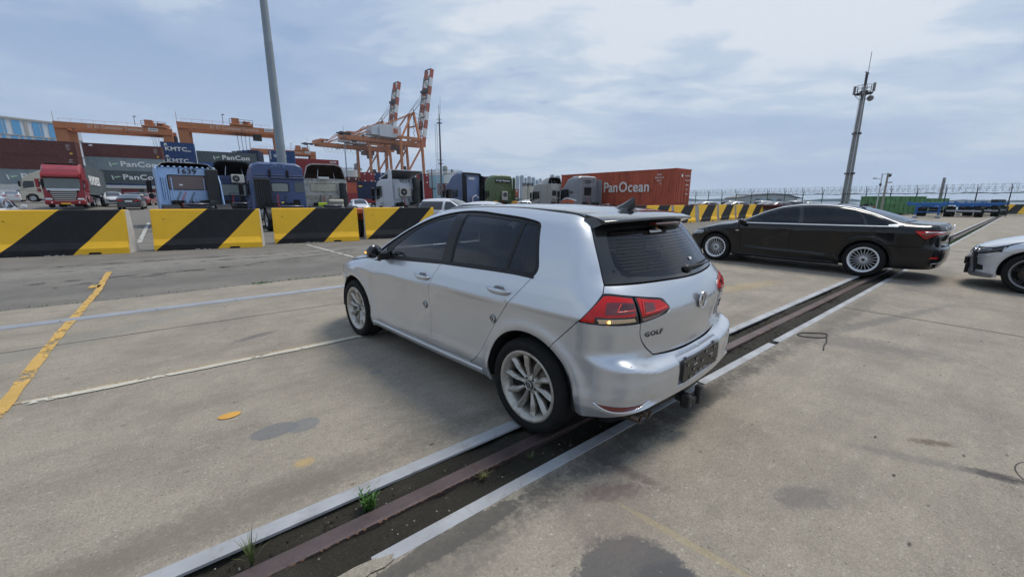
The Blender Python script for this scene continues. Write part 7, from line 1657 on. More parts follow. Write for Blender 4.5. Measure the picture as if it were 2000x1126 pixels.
b = MB(); b.tube([(-.28, -.95, .9), (-.22, -1.0, 1.6), (-.25, -.95, 2.2), (-.2, -.98, 2.5)], [.2, .26, .2, .22], 10); b.build('dark_tarpaulin', mat('tarp_dark', (.02, .022, .025), .7), t4)
for k, (y, z) in enumerate(((-.45, 1.38), (-.45, 1.12))): b = MB(); b.lathe([(0, -.42), (.14, -.42), (.15, -.35), (.15, .35), (.14, .42), (0, .42)], 14, Matrix.Translation((-.55, y, z))); b.build('air_tank', mat('tank_cream', (.42, .40, .33), .6, dirt=.5), t4)
b = MB(); b.box((-.6, .35, 1.22), (.25, .48, .20)); b.box((-.6, .38, 1.0), (.25, .42, .18)); b.build('yellow_toolbox', mat('hi_vis', (.55, .75, .03), .5), t4, bevel=.02)
OWHT = mat('off_white_paint', (.55, .59, .65), .4, 0, .4, var=.06, vscale=2, dirt=.25, dcol=(.3, .3, .28))
t5 = build_truck(760, 29, 131, 'tractor_lorry', 'white lorry numbered 9024 with a round-fan cooling unit and tall side deflectors', (.6, .6, .6), 'flat', H=2.95, ext='wall', win=None, number='9024', nz=2.82, nsize=.34, ncol=mat('number_grey', (.13, .14, .16), .5), ac=(.1, 2.05, 1.35, False), paint=OWHT)
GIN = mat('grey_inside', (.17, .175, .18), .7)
b = MB(); b.prism([(1.7, 2.97), (-.50, 3.50), (-.50, 3.56), (1.7, 3.03)], -1.16, 1.16, 'y'); rp = b.build('roof_fairing', OWHT, t5, bevel=.01)
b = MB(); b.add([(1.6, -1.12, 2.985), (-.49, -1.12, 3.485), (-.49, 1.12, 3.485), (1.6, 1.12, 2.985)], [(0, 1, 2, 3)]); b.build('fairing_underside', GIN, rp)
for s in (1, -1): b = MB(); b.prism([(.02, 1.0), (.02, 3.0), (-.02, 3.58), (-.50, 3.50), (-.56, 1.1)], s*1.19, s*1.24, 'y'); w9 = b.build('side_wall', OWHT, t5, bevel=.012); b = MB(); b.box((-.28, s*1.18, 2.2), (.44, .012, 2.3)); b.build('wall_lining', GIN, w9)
b = MB(); b.tube([(-.35, -.72, .95), (-.30, -.68, 1.7), (-.32, -.75, 2.3), (-.3, -.70, 2.9), (-.3, -.7, 3.1)], [.24, .28, .22, .25, .1], 10); b.build('dark_tarpaulin', MATS['tarp_dark'], t5)
b = MB(); b.box((-.03, .1, 2.05), (.05, 1.5, 1.05)); b.build('raised_panel', OWHT, t5, bevel=.03)
t5b = build_truck(822, 36, 131, 'tractor_lorry', 'dark blue lorry mostly hidden behind the white lorry, only its cab corner showing', (.03, .05, .12), 'flat', H=2.75, ext=None, win=(1.0, .5, 2.0), paint=tmat('steel_blue_paint', (.05, .075, .14)), corner='right')
SLATE = tmat('slate_blue_paint', (.085, .12, .215), dirt=.2)
t6 = build_truck(903, 37.5, 141, 'tractor_lorry', 'slate-blue tall lorry numbered 3635 with black rear corner fairings', (.09, .12, .2), 'high', H=4.02, ext='dark', win=None, number='3635', nz=3.45, nsize=.30, ncol=LWHITE, paint=SLATE)
b = MB()
for y in (1.12, -1.12): b.box((-.03, y, 2.55), (.06, .26, 2.7))
b.box((-.02, 0, 3.88), (.10, 2.3, .16)); b.build('corner_trim', TRIM, t6, bevel=.03)
b = MB(); b.box((-.02, 0, 2.4), (.03, 1.9, 2.3)); b.build('back_panel', tmat('light_slate_paint', (.14, .20, .36), dirt=.2), t6, bevel=.03)
text('fleet_number', '3635', .28, LWHITE, t6, (-.06, .15, 3.42), rz=-math.pi/2, depth=.012, bold=.03, sx=1.15)
b = MB(); b.tube([(-.4, .3, 1.0), (-.4, .3, 1.75), (-.4, -.1, 1.95), (-.4, -.5, 1.7)], .04, 6); b.build('hose_arch', LWHITE, t6)
OLIVE = tmat('olive_green_paint', (.10, .15, .055), dirt=.2)
t7 = build_truck(961, 42, 122, 'tractor_lorry', 'olive-green tall lorry with a cream cooling unit on its back wall', (.1, .15, .05), 'high', H=4.02, ext='body', win=None, paint=OLIVE, ac=(-.15, 1.95, 1.25, True))
b = MB(); b.box((-.10, .05, 3.45), (.14, 1.9, .34)); sg_ = b.build('sign_board', DARK, t7, bevel=.03)
text('sign_lettering', 'H Star Express', .27, LWHITE, sg_, (-.19, .05, 3.45), rz=-math.pi/2, depth=.01, bold=.03)
b = MB()
for k in range(6):
 for y in (.62, -.72): b.box((-.03, y, 1.35+.17*k), (.03, .36, .035))
b.build('louvres', mat('pale_green', (.28, .38, .20), .5), t7)
GREYP = tmat('warm_grey_paint', (.34, .335, .32), dirt=.2)
t8 = build_truck(1068, 46, 134, 'tractor_lorry', 'plain warm-grey lorry with a small dark rear window, left of the rust-red container', (.34, .33, .32), 'flat', H=3.35, ext='body', win=(.66, .50, 2.30), paint=GREYP, gl=DARK, defl=(GREYP, CHAS, .72, 2.4))
GRYM = tmat('metal_grey_paint', (.26, .265, .285), .3, dirt=.15)
t9 = build_truck(1127, 36.2, 124, 'tractor_lorry', 'metallic grey lorry numbered 5231 with orange side stripe, in front of the rust-red container', (.26, .26, .28), 'high', H=3.62, ext='body', win=(.78, .62, 2.28), number='5231', nz=3.12, nsize=.36, paint=GRYM, gl=DARK, side_no='5231')
b = MB()
for y in (.62, -.62):
 for q in (-.25, .25): b.box((-.015, y+q, 3.1), (.03, .03, .62))
 for q in (-.3, .3): b.box((-.015, y, 3.1+q), (.03, .5, .03))
b.build('hatch_frames', mat('pale_frame', (.5, .5, .52), .5), t9, kind='stuff')
b = MB(); b.prism([(.5, 1.0), (1.0, 1.35), (2.0, 1.25), (2.2, 1.4), (1.2, 1.62), (.3, 1.45)], 1.252, 1.262, 'y'); b.build('orange_stripe', mat('stripe_orange', (.55, .13, .05), .5), t9)
b = MB(); b.prism([(.1, 1.42), (1.3, 1.68), (1.9, 1.55), (1.9, 1.62), (1.3, 1.78), (.05, 1.55)], 1.252, 1.264, 'y'); b.build('white_stripe', LWHITE, t9)
b = MB(); b.box((.75, 1.258, .98), (.36, .012, .36)); b.build('teal_sticker', mat('sticker_teal', (.10, .40, .42), .5), t9)
# ---- red lorry facing us with a dark container trailer, cream lorry behind
REDT = tmat('truck_red', (.27, .008, .012), dirt=.15); REDR = tmat('roof_pink_red', (.28, .03, .045), dirt=.15)
def front_truck():
 P = at(131, 400, 37.0); hh = rad(308.5); base = Vector((P.x, P.y, 0))-Vector((math.cos(hh), math.sin(hh), 0))*2.4; base.z = gz(base.x, base.y)+.12
 t = empty('container_lorry', base, hh, 'bright red lorry facing the camera with a silver-barred grille', 'lorry', 'lorries parked behind the barriers')
 w2 = 1.27; b = MB(); prof = [(0, .9), (0, 3.75), (.5, 3.95), (1.3, 3.85), (1.8, 3.35), (2.2, 3.0), (2.35, 2.0), (2.42, 1.4), (2.45, .35), (2.1, .33), (2.05, .8), (1.7, 1.05), (1.2, 1.05), (.9, .8), (.85, .5), (.3, .5)]
 b.loft([[(x, y, z-(.25 if abs(y) > 1.2 and z > 3.2 else 0)) for x, z in prof] for y in (-w2, -w2+.12, w2-.12, w2)], smooth=False); b.build('cab_shell', REDT, t, bevel=.05, seg=2)
 b = MB(); b.prism([(2.12, 3.02), (1.92, 3.34), (1.5, 3.72), (1.55, 3.80), (2.05, 3.40), (2.22, 3.05)], -1.12, 1.12, 'y'); b.build('roof_sign_panel', REDR, t, bevel=.03)
 b = MB(); b.prism([(2.2, 2.72), (2.55, 2.66), (2.58, 2.80), (2.50, 3.02), (2.15, 3.08)], -1.18, 1.18, 'y'); b.build('sun_visor', REDT, t, bevel=.05)
 b = MB(); b.prism([(2.26, 2.66), (2.46, 1.72), (2.49, 1.72), (2.29, 2.66)], -1.10, 1.10, 'y'); b.build('windscreen', mat('screen_dark', (.07, .085, .085), .08, 0, 1.), t)
 b = MB(); b.add([(2.47, -1.05, 1.66), (2.47, 1.05, 1.66), (2.52, .78, 1.25), (2.53, .66, .50), (2.53, -.66, .50), (2.52, -.78, 1.25)], [(0, 1, 2, 3, 4, 5)]); b.build('grille_back', CHAS, t)
 for k in range(6):
  z = 1.50-.175*k; wd = (.86-.045*k) if k else .80; b = MB(); b.prism([(2.50, z-.055), (2.60, z-.06), (2.61, z+.03), (2.52, z+.05)], -wd, wd, 'y'); b.build('grille_bar', mat('grille_silver', (.55, .55, .54), .3, .7), t, bevel=.01)
 b = MB(); b.prism([(2.48, 1.56), (2.58, 1.56), (2.52, 1.70), (2.46, 1.70)], -1.02, 1.02, 'y'); b.build('grille_top', MATS['grille_silver'], t)
 b = MB(); b.prism([(2.2, .30), (2.58, .32), (2.62, .62), (2.50, .74), (2.2, .74)], -1.28, 1.28, 'y'); b.build('bumper', REDT, t, bevel=.05, seg=2)
 b = MB(); b.box((2.63, 0, .40), (.03, .62, .14)); b.build('number_plate', mat('plate_yellow', (.75, .42, .04), .5), t)
 for s in (1, -1):
  b = MB(); b.box((2.52, s*.98, .78), (.14, .46, .18)); b.build('headlight', MATS['truck_lamp'], t, bevel=.04)
  b = MB(); b.lathe([(0, .02), (.05, .015), (.06, 0)], 12, axis='x'); b.build('fog_lamp', MATS['truck_lamp'], t, loc=(2.62, s*.85, .48))
  b = MB(); b.box((2.25, s*1.52, 2.15), (.20, .24, .75)); b.box((2.25, s*1.5, 1.55), (.18, .22, .28)); b.bar((2.1, s*1.27, 2.5), (2.25, s*1.5, 2.45), .07); b.build('mirror', REDT, t, bevel=.06)
  b = MB(); b.prism(rounded([(1.15, 1.75), (2.05, 1.6), (2.1, 2.5), (1.15, 2.55)], .06), s*1.262, s*1.285, 'y'); b.build('side_window', GLOSSB, t)
  b = MB(); b.box((2.30, s*1.20, 2.02), (.16, .16, .9)); b.build('pillar_trim', CHAS if s < 0 else REDT, t)
  truck_wheel(t, (1.45, s*1.08, .52), side=s)
  for x in (-2.3, -3.6): truck_wheel(t, (x, s*1.08, .52), side=s)
  b = MB(); b.box((-.6, s*1.1, .75), (1.5, .4, .6)); b.build('fuel_tank', mat('tank_maroon', (.09, .02, .03), .5), t, bevel=.08)
 b = MB()
 for k in range(9): b.lathe([(0, .1), (.10, .08), (.12, 0)], 10, Matrix.Translation((1.3, -.9+.225*k, 3.88)), axis='z')
 b.box((1.25, 0, 3.87), (.1, 2.2, .06)); b.build('roof_lamp_bar', CHAS, t, kind='stuff')
 b = MB(); b.box((-1.9, 0, .8), (4.5, .9, .28)); b.build('chassis_frame', CHAS, t)
 text('visor_lettering', 'SCANIA', .14, mat('letter_maroon', (.22, .05, .08), .5), t, (2.05, 0, 3.52), rz=math.pi/2, depth=.01)
 tr = empty('container_trailer', base+Vector((0, 0, 0)), hh, 'low dark trailer coupled behind the bright red lorry', 'trailer')
 b = MB(); b.box((-6.8, .5, 1.05), (12.2, .18, .3)); b.box((-6.8, -.5, 1.05), (12.2, .18, .3)); b.box((-.9, 0, 1.05), (.2, 2.4, .25)); b.box((-12.7, 0, 1.05), (.2, 2.4, .25)); b.build('trailer_frame', CHAS, tr)
 for x in (-9.2, -10.5, -11.8):
  for s in (1, -1): truck_wheel(tr, (x, s*1.05, .5), side=s)
 for s in (1, -1): b = MB(); b.box((-3.9, s*.8, .6), (.15, .15, .9)); b.box((-3.9, s*.8, .12), (.35, .3, .05)); b.build('landing_leg', CHAS, tr)
 c = container((0, 0, 0), hh, 12.19, C_GRY, 'dark slate container on the trailer behind the bright red lorry', 'containers on trailers', H=2.75)
 fwd = Vector((math.cos(hh), math.sin(hh), 0)); lf = Vector((-math.sin(hh), math.cos(hh), 0))
 # side_text faces -y of the container, so turn it to put that side on the lorry's left
 c.rotation_euler = (0, 0, hh+math.pi); c.location = base-fwd*.55+lf*1.22+Vector((0, 0, 1.22))
 side_text(c, 'HUNDREDS', 1.2, 4.2, 1.35, bold=.025)
 return t
front_truck()
CREAM = tmat('cream_paint_truck', (.50, .47, .38), dirt=.2)
def side_truck():
 P = at(104, 400, 56); hh = rad(222); base = Vector((P.x, P.y, gz(P.x, P.y)+.1))
 t = empty('tractor_lorry', base, hh, 'cream lorry side-on, facing left, behind the bright red lorry', 'lorry', 'lorries parked behind the barriers')
 w2 = 1.25; b = MB(); prof = [(0, .9), (0, 3.55), (.4, 3.75), (1.2, 3.65), (1.9, 3.05), (2.25, 2.2), (2.42, 1.4), (2.42, .35), (2.2, .35), (2.1, .85), (1.75, 1.15), (1.25, 1.15), (.95, .85), (.9, .5), (0, .5)]
 b.loft([[(x, y, z) for x, z in prof] for y in (-w2, -w2+.12, w2-.12, w2)], smooth=False); b.build('cab_shell', CREAM, t, bevel=.06, seg=2)
 for s in (1, -1):
  b = MB(); b.prism(rounded([(1.12, 1.95), (2.12, 1.75), (2.12, 2.2), (1.95, 2.7), (1.12, 2.7)], .06), s*(w2-.01), s*(w2+.015), 'y'); b.build('side_window', GLOSSB, t)
  b = MB(); b.prism(rounded([(.35, 2.2), (.95, 2.2), (.95, 2.7), (.35, 2.7)], .06), s*(w2-.01), s*(w2+.015), 'y'); b.build('sleeper_window', GLOSSB, t)
  b = MB(); b.box((2.35, s*1.5, 2.3), (.2, .2, .7)); b.bar((2.1, s*1.25, 2.5), (2.3, s*1.5, 2.5), .06); b.build('mirror', CHAS, t, bevel=.05)
  truck_wheel(t, (1.5, s*1.08, .52), side=s); truck_wheel(t, (-2.2, s*1.08, .52), side=s)
  b = MB(); b.prism([(.2, 1.25), (2.4, 1.55), (2.4, 1.62), (.2, 1.32)], s*(w2-.01), s*(w2+.012), 'y'); b.build('body_crease', mat('crease_shade', (.35, .33, .27), .5), t)
  b = MB(); b.box((-.6, s*.9, .75), (1.2, .5, .6)); b.build('fuel_tank', TANK, t, bevel=.1)
 b = MB(); b.box((-1.7, 0, .9), (4.6, .9, .25)); b.build('chassis_frame', CHAS, t)
 b = MB(); b.prism([(-.05, 3.6), (1.0, 3.72), (.3, 4.1), (-.05, 4.15)], -1.0, 1.0, 'y'); b.build('roof_deflector', CREAM, t, bevel=.05)
 b = MB(); b.prism([(2.30, 2.1), (2.0, 2.95), (2.04, 2.98), (2.36, 2.1)], -1.1, 1.1, 'y'); b.build('windscreen', GLOSSB, t)
side_truck()
# ---- rust-red container on its trailer, and the small blue one
# ---------------------------------------------------------------- containers on trailers
RR = Vector((12.97, 32.9, 0)); hb = rad(311.0); fb_ = Vector((math.cos(hb), math.sin(hb), 0))
o0 = RR-fb_*12.19
big = container((o0.x, o0.y, 1.12), hb, 12.19, C_ORG, 'large rust-red container with pale company lettering, standing on a trailer', 'containers on trailers', H=2.9, doors='both')
side_text(big, 'Pan', 1.22, 6.05, 1.50, bold=.02, sx=.9, m=mat('worn_white', (.70, .66, .62), .7, dirt=.7, dcol=(.32, .07, .04), vscale=6, dthr=.55)); side_text(big, 'Ocean', 1.22, 8.42, 1.50, m=MATS['worn_white'], bold=.02, sx=.9, sp=1.05)
for k, s_ in enumerate(('PCIU', '826114 8', '45G1', '8')): text('marking', s_, .20, LWHITE, big, (10.75+.15*(k > 2), -.035, 2.45-.24*k), depth=.01)
for k, s_ in enumerate(('PCIU 826114 8', 'MAX GROSS', '30480 KG', 'TARE', '3890 KG')): text('marking', s_, .13, LWHITE, big, (12.27, 1.72, 2.35-.36*k), rz=math.pi/2, depth=.01)
b = MB(); b.lathe([(0, .01), (.13, .01)], 16, axis='x'); b.build('round_sticker', LWHITE, big, loc=(12.27, .78, 2.35))
cl = empty('container_trailer', o0+fb_*6, hb, 'low dark red trailer carrying the large rust-red container', 'trailer')
TRLR = mat('trailer_red', (.10, .02, .015), .6, dirt=.4, var=.2)
b = MB()
for y in (.75, 1.75): b.box((0, y, .95), (13.5, .14, .30))
for x in (-6, -3, 0, 3, 6): b.box((x, 1.25, 1.0), (.2, 2.4, .18))
b.build('trailer_frame', TRLR, cl)
for x in (2.4, 3.7, 5.0):
 for y, s in ((.25, -1), (2.2, 1)): truck_wheel(cl, (x, y, .5), side=s)
def flatbed(P0, h, L, m, label):
 t = empty('flat_trailer', P0, h, label, 'trailer'); b = MB(); b.box((L/2, 0, 1.22), (L, 2.4, .16)); b.box((L/2, .5, 1.0), (L, .16, .3)); b.box((L/2, -.5, 1.0), (L, .16, .3)); b.build('trailer_deck', m, t)
 for x in (L-3.6, L-2.3, L-1.0):
  for s in (1, -1): truck_wheel(t, (x, s*1.0, .5), side=s)
 return t
P = at(1352, 402, 40); flatbed(Vector((P.x, P.y, -.12)), rad(-12), 12, TRLR, 'long low dark red trailer behind the right-hand row of barriers')
P = at(935, 405, 27); ft = flatbed(Vector((P.x, P.y, -.2)), rad(8), 5, mat('trailer_yellow', (.45, .22, .02), .6, dirt=.4), 'yellow-orange trailer bed with upright brackets in front of the green lorry')
b = MB()
for x in (1.1, 2.4): b.lathe([(.10, -.2), (.24, -.2), (.24, .2), (.10, .2)], 10, Matrix.Translation((x, 0, 1.42)))
b.build('twist_brackets', MATS['trailer_yellow'], ft)
P = at(770, 409, 17.2); ft = flatbed(Vector((P.x-3.4, P.y, -.18)), rad(12), 3.9, mat('trailer_orange', (.50, .10, .02), .6, var=.4, vscale=6, dirt=.7, dcol=(.5, .35, .05)), 'orange and yellow worn trailer edge just above the fourth barrier')
P = at(828, 392, 44); ft = flatbed(Vector((P.x, P.y, -.1)), rad(-4), 4, mat('trailer_rusty', (.12, .07, .04), .8, var=.4, vscale=4, dirt=.6), 'rusty trailer loaded with low timber, left of the slate-blue lorry')
b = MB()
for k in range(9): b.box((2, -1.0+.25*k, 1.40+.05*(k % 2)), (3.6, .2, .18))
b.build('timber_load', mat('timber', (.30, .20, .10), .8), ft)
P = at(697, 354, 62)
nb = container((P.x, P.y, P.z-2.6), rad(20), 3.6 if False else 6.06, C_NAVY, 'short navy container on a trailer, left of the white lorry', 'containers on trailers', H=2.6)
nb.scale = (.62, 1, 1)
b = MB(); b.box((.7, -.03, 1.9), (.8, .02, .22)); b.build('yellow_label', mat('hazard_yellow', (.75, .45, .05), .6), nb)
tt = empty('container_trailer', (P.x, P.y, 0), rad(20), 'dark trailer under the short navy container', 'trailer'); b = MB(); b.box((1.9, 1.2, .95), (4.4, 2.2, .25)); b.build('trailer_frame', CHAS, tt)
for x in (.8, 2.1, 3.4): truck_wheel(tt, (x, .2, .5), side=-1); truck_wheel(tt, (x, 2.2, .5), side=1)
# ---------------------------------------------------------------- distant parked cars
def far_car_parts(B, wb, R, seats_=False):
 xs = np.linspace(-.98, wb+.72, 34); rings = []
 for x in xs:
  tz = float(B.T(np.array([x]), np.array([0.]))[0])
  hs = [.24, .45, .68, min(.86, tz-.12), min(.96, tz-.07)]
  hs += [max(hs[-1]+.005, min(hs[-1]+.20, tz-.06)), max(hs[-1]+.01, min(1.32, tz-.055))]
  S_ = B.sidep(np.array([(x, h_) for h_ in hs])); ys = S_[-1][1]
  T_ = B.top(np.array([(x, ys*f) for f in (.82, .45, 0)]))
  half = [tuple(p) for p in S_]+[tuple(p) for p in T_]
  rings.append(half+[(p[0], -p[1], p[2]) for p in half[:-1][::-1]])
 # round the ends in plan
 n = len(rings[0]); b = MB()
 for k, q in enumerate(rings):
  rings[k] = q
 v = [p for r in rings for p in r]; me = bpy.data.meshes.new('car_body'); f = []; mi = []
 for i in range(len(rings)-1):
  for k in range(n-1):
   f.append((i*n+k, i*n+k+1, (i+1)*n+k+1, (i+1)*n+k)); xm = (xs[i]+xs[i+1])/2; tz = float(B.T(np.array([xm]), np.array([0.]))[0]); kk = min(k, n-2-k)
   glass = (kk in (4, 5) and tz > 1.22 and not (abs(xm-1.18) < .05)) or (kk >= 6 and 1.03 < tz < 1.40 and (kk > 6))
   mi.append(1 if glass else 0)
 f.append(tuple(range(n))); f.append(tuple(range((len(rings)-1)*n, len(rings)*n))[::-1]); mi += [0, 0]
 me.from_pydata(v, [], f); me.polygons.foreach_set('material_index', mi); me.polygons.foreach_set('use_smooth', [True]*(len(f)-2)+[False]*2)
 bmx = bmesh.new(); bmx.from_mesh(me); bmesh.ops.recalc_face_normals(bmx, faces=bmx.faces); bmx.to_mesh(me); bmx.free(); return me
FB1 = far_car_parts(SB, 2.924, .33); FB2 = far_car_parts(GB, 2.631, .33)
FW = {}
def far_wheel(parent, loc, side):
 if 'w' not in FW:
  b = MB(); b.lathe([(.20, .10), (.24, .115), (.31, .11), (.33, .08), (.33, -.1), (.2, -.11)], 20); FW['w'] = b.mesh('tyre'); FW['w'].materials.append(RUBBER)
  b = MB(); b.lathe([(0, .08), (.05, .085), (.06, .07), (.20, .10), (.21, .0)], 20); FW['r'] = b.mesh('rim'); FW['r'].materials.append(ALUB)
 w = empty('wheel', loc); w.parent = parent; w.scale = (1, side, 1); obj('tyre', FW['w'], None, w); obj('rim', FW['r'], None, w)
GLD = mat('far_glass', (.015, .018, .022), .06, 0, .8)
def far_car(x, y, rz, col, label, kind=1, sz=1., z=None, group='cars parked in the yard'):
 c = empty('parked_car', (x, y, gz(x, y) if z is None else z), rz, label, 'car', group); me = (FB1 if kind == 1 else FB2).copy(); wb = 2.924 if kind == 1 else 2.631
 pm = mat('car_'+'_'.join(str(int(q*100)) for q in col), col, .28, .0, 1.); me.materials.append(pm); me.materials.append(GLD); o = obj('car_body', me, None, c); c.scale = (.93*sz, sz, sz*(1.0 if kind == 1 else 1.08))
 for hx in (0, wb):
  for s in (1, -1): far_wheel(c, (hx, s*.80, .33), s)
 rx = -1.0 if kind == 1 else -.72
 for s in (1, -1):
  b = MB(); b.box((-.99, s*.58, .85), (.05, .36, .10)); b.build('tail_lamp', REDL, c)
  b = MB(); b.box((wb+.70, s*.60, .68), (.08, .34, .12)); b.build('headlamp', MATS['headlamp_clear'], c)
  b = MB(); b.box((wb-.62, s*.98, 1.0), (.12, .18, .13)); b.build('door_mirror', pm, c, bevel=.03)
 b = MB(); b.box((-1.0, 0, .78), (.03, .5, .12)); b.build('number_plate', LWHITE, c)
 b = MB(); b.box((wb+.72, 0, .52), (.04, 1.1, .16)); b.box((1.4, 0, .25), (4.2, 1.5, .1)); b.build('lower_grille', CHAS, c)
 return c
W_ = (.62, .63, .65); DK = (.03, .033, .04)
def fc(px, py, d, rz, col, label, kind=1, sz=1.): P = at(px, py, d); return far_car(P.x, P.y, rad(rz), col, label, kind, sz)
fc(255, 400, 39, 127, DK, 'dark grey saloon seen from behind, between the red and pale blue lorries')
fc(221, 395, 47, 318, W_, 'white car facing the camera left of the dark grey saloon', 2)
fc(272, 393, 50, 140, (.02, .02, .022), 'black car nose-in behind the dark grey saloon', 2)
fc(289, 398, 52, 300, (.25, .02, .02), 'dark red car half hidden by the pale blue lorry')
fc(25, 388, 58, 135, W_, 'white car seen from behind at the far left, beside the cream lorry')
far_car(-20.6, 15.6, rad(130), W_, 'white car whose tail just enters at the left edge above the barrier', 2)
fc(698, 400, 44, 300, W_, 'small white car facing the camera below the navy container', 2)
fc(845, 402, 20.5, 215, W_, 'white estate car beyond the fourth barrier, dark windows', 2, 1.0).rotation_euler = (0, 0, rad(-22))
fc(905, 404, 17.5, -14, W_, 'white low car roof just above the hatchback roof')
fc(1010, 396, 52, 20, W_, 'white car between the green and plain grey lorries')
fc(1024, 396, 60, 10, (.5, .52, .55), 'pale silver car farther back between the green and grey lorries', 2)
P_ = [(1392, 52, W_, 'white car behind the rust-red container doors'), (1420, 60, DK, 'dark car behind the right-hand barriers, left'), (1450, 50, W_, 'white car above the last striped barriers'), (1483, 57, (.35, .37, .38), 'grey car above the last striped barrier'), (1515, 52, DK, 'dark car left of the black saloon roof'), (1548, 60, W_, 'white car above the front of the black saloon roof'), (1588, 62, (.55, .57, .5), 'pale car over the middle of the black saloon roof'), (1712, 48, W_, 'white car behind the black saloon aerial'), (1532, 46, (.12, .13, .13), 'charcoal car nearest the black saloon windscreen')]
for i, (px, d, col, lb) in enumerate(P_): fc(px, 400, d, 8 if i % 2 else 190, col, lb, 1+i % 2)
# ---------------------------------------------------------------- fence with razor wire
FG = mat('fence_green', (.05, .14, .09), .5, dirt=.3); FD = mat('fence_dark', (.05, .055, .06), .6); RZW = mat('razor_wire', (.30, .32, .34), .4, .6)
Y0 = 58.0; fa, fbb = .0221*Y0, -.0337*Y0
fx0, fy0 = .7051*Y0, Y0
sp_ = math.hypot(fa, fbb); fang = math.atan2(fbb, fa)
fence = empty('razor_fence', (fx0, fy0, 0), fang, 'green mesh fence topped with coils of razor wire along the right side of the yard', 'fence')
for n in range(-12, 20):
 x = n*sp_; b = MB(); b.box((x, 0, 1.25), (.09, .09, 2.5)); b.bar((x, 0, 2.45), (x, -.42, 3.3), .045); b.bar((x, 0, 2.45), (x, .42, 3.05), .045); b.build('fence_post', FD if n > 1 else FG, fence)
b = MB()
for z in (.15, 2.40): rod(b, (-12*sp_, 0, z), (19*sp_, 0, z), .030, 5)
b.build('top_rail', FG, fence, kind='stuff')
b = MB()
for yy, z in ((-.42, 3.28), (.42, 3.04), (-.2, 2.85), (0, 2.6)): rod(b, (-12*sp_, yy, z), (19*sp_, yy, z), .010, 3)
for k in range(int(31*sp_/.16)):
 x = -12*sp_+k*.16; b.bar((x, 0, .15), (x, 0, 2.4), .006)
for k in range(14): b.bar((-12*sp_, 0, .15+k*.165), (19*sp_, 0, .15+k*.165), .006)
b.build('fence_wire', FG, fence, kind='stuff')
b = MB()
for (yc, zc_, rr, ph) in ((0, 3.05, .42, 0), (.1, 2.78, .30, 1.3)):
 N_ = int(31*sp_/.30); pts = []
 for k in range(N_*10):
  a = 2*math.pi*k/10+ph; pts.append((-12*sp_+.30*k/10+.12*math.sin(k*.37), yc+rr*math.cos(a), zc_+rr*.92*math.sin(a)))
 b.tube(pts, .011, 3, cap=False, smooth=False)
b.build('razor_coil', RZW, fence, kind='stuff')
b = MB(); pts = [(-4*sp_+.5*k, -.1, 2.42+.05*math.sin(k*.9)+.04*math.sin(k*2.3)) for k in range(int(20*sp_/.5))]; b.tube(pts, .035, 5); b.build('pipe', FD, fence)
# ---------------------------------------------------------------- poles and masts
PG = mat('pole_grey', (.24, .28, .31), .5, .2, var=.06, vscale=.8, dirt=.25, dcol=(.3, .3, .28))
P = at(558, 380, 30); lp = empty('light_pole', (P.x, P.y, 0), 0, 'tall plain grey pole rising out of the picture behind the mid-blue lorry', 'pole')
b = MB(); b.lathe([(.31, 0), (.30, 5.3)], 20, axis='z'); b.build('pole_section', PG, lp)
b = MB(); b.lathe([(.30, 5.3), (.295, 5.34), (.25, 11.8)], 20, axis='z'); b.build('pole_section', PG, lp)
b = MB(); b.lathe([(.25, 11.8), (.245, 11.84), (.17, 26)], 20, axis='z'); b.build('pole_section', PG, lp)
b = MB()
for z in (5.3, 11.8): b.lathe([(.30 if z < 9 else .252, z-.03), (.306 if z < 9 else .258, z), (.30 if z < 9 else .252, z+.03)], 20, axis='z')
b.build('joint_collar', PG, lp, kind='stuff')
b = MB(); b.lathe([(.0, .02), (.5, .02), (.5, 0)], 16, axis='z'); b.build('base_plate', PG, lp)
def high_mast(px, py, d, label, big=1.):
 P = at(px, py, d); H = P.z; m = empty('light_mast', (P.x, P.y, 0), 0, label, 'light mast', 'floodlight masts')
 b = MB(); b.lathe([(.45*big, 0), (.22*big, H)], 10, axis='z'); b.build('mast', PG, m); b = MB(); b.lathe([(.3, H-.3), (1.6, H-.2), (1.6, H), (.3, H+.1)], 10, axis='z'); rod(b, (0, 0, H), (0, 0, H+3), .06, 4); b.build('ring', DSTL, m)
 for k in range(8):
  a = k*math.pi/4; b = MB(); b.box((2.3*math.cos(a), 2.3*math.sin(a), H-.1-.35*(k % 2)), (1.5, 1.2, .55), ); b.bar((1.2*math.cos(a), 1.2*math.sin(a), H-.1), (2.3*math.cos(a), 2.3*math.sin(a), H-.1), .15); b.build('floodlight', DSTL, m)
high_mast(671, 259, 190, 'floodlight mast in front of the farther quay crane', .8); high_mast(600, 280, 250, 'small distant floodlight mast right of the tall grey pole')
# antenna mast with a ladder
P = at(857, 205, 150); Hm = P.z; am = empty('antenna_mast', (P.x, P.y, 0), rad(20), 'slim distant mast with a ladder, right of the quay cranes', 'mast')
b = MB(); b.tube([(0, 0, 0), (0, 0, Hm*.45), (0, 0, Hm*.8), (0, 0, Hm-3)], [.42, .34, .25, .18], 10); b.build('mast', mat('mast_dark', (.10, .11, .12), .6), am)
b = MB(); rod(b, (-.9, 0, 2), (-.9, 0, Hm-6), .07, 4); rod(b, (-1.6, 0, 2), (-1.6, 0, Hm-6), .07, 4)
for k in range(42): z = 2+k*(Hm-8)/42; rod(b, (-.9, 0, z), (-1.6, 0, z), .06, 4)
b.build('ladder', SATIN, am, kind='stuff')
b = MB()
for z in (Hm*.42, Hm-6.0): b.lathe([(1.0, z), (1.0, z+.15), (.3, z+.15)], 10, axis='z'); b.lathe([(1.0, z+1.2), (1.04, z+1.25), (1.0, z+1.3)], 10, axis='z')
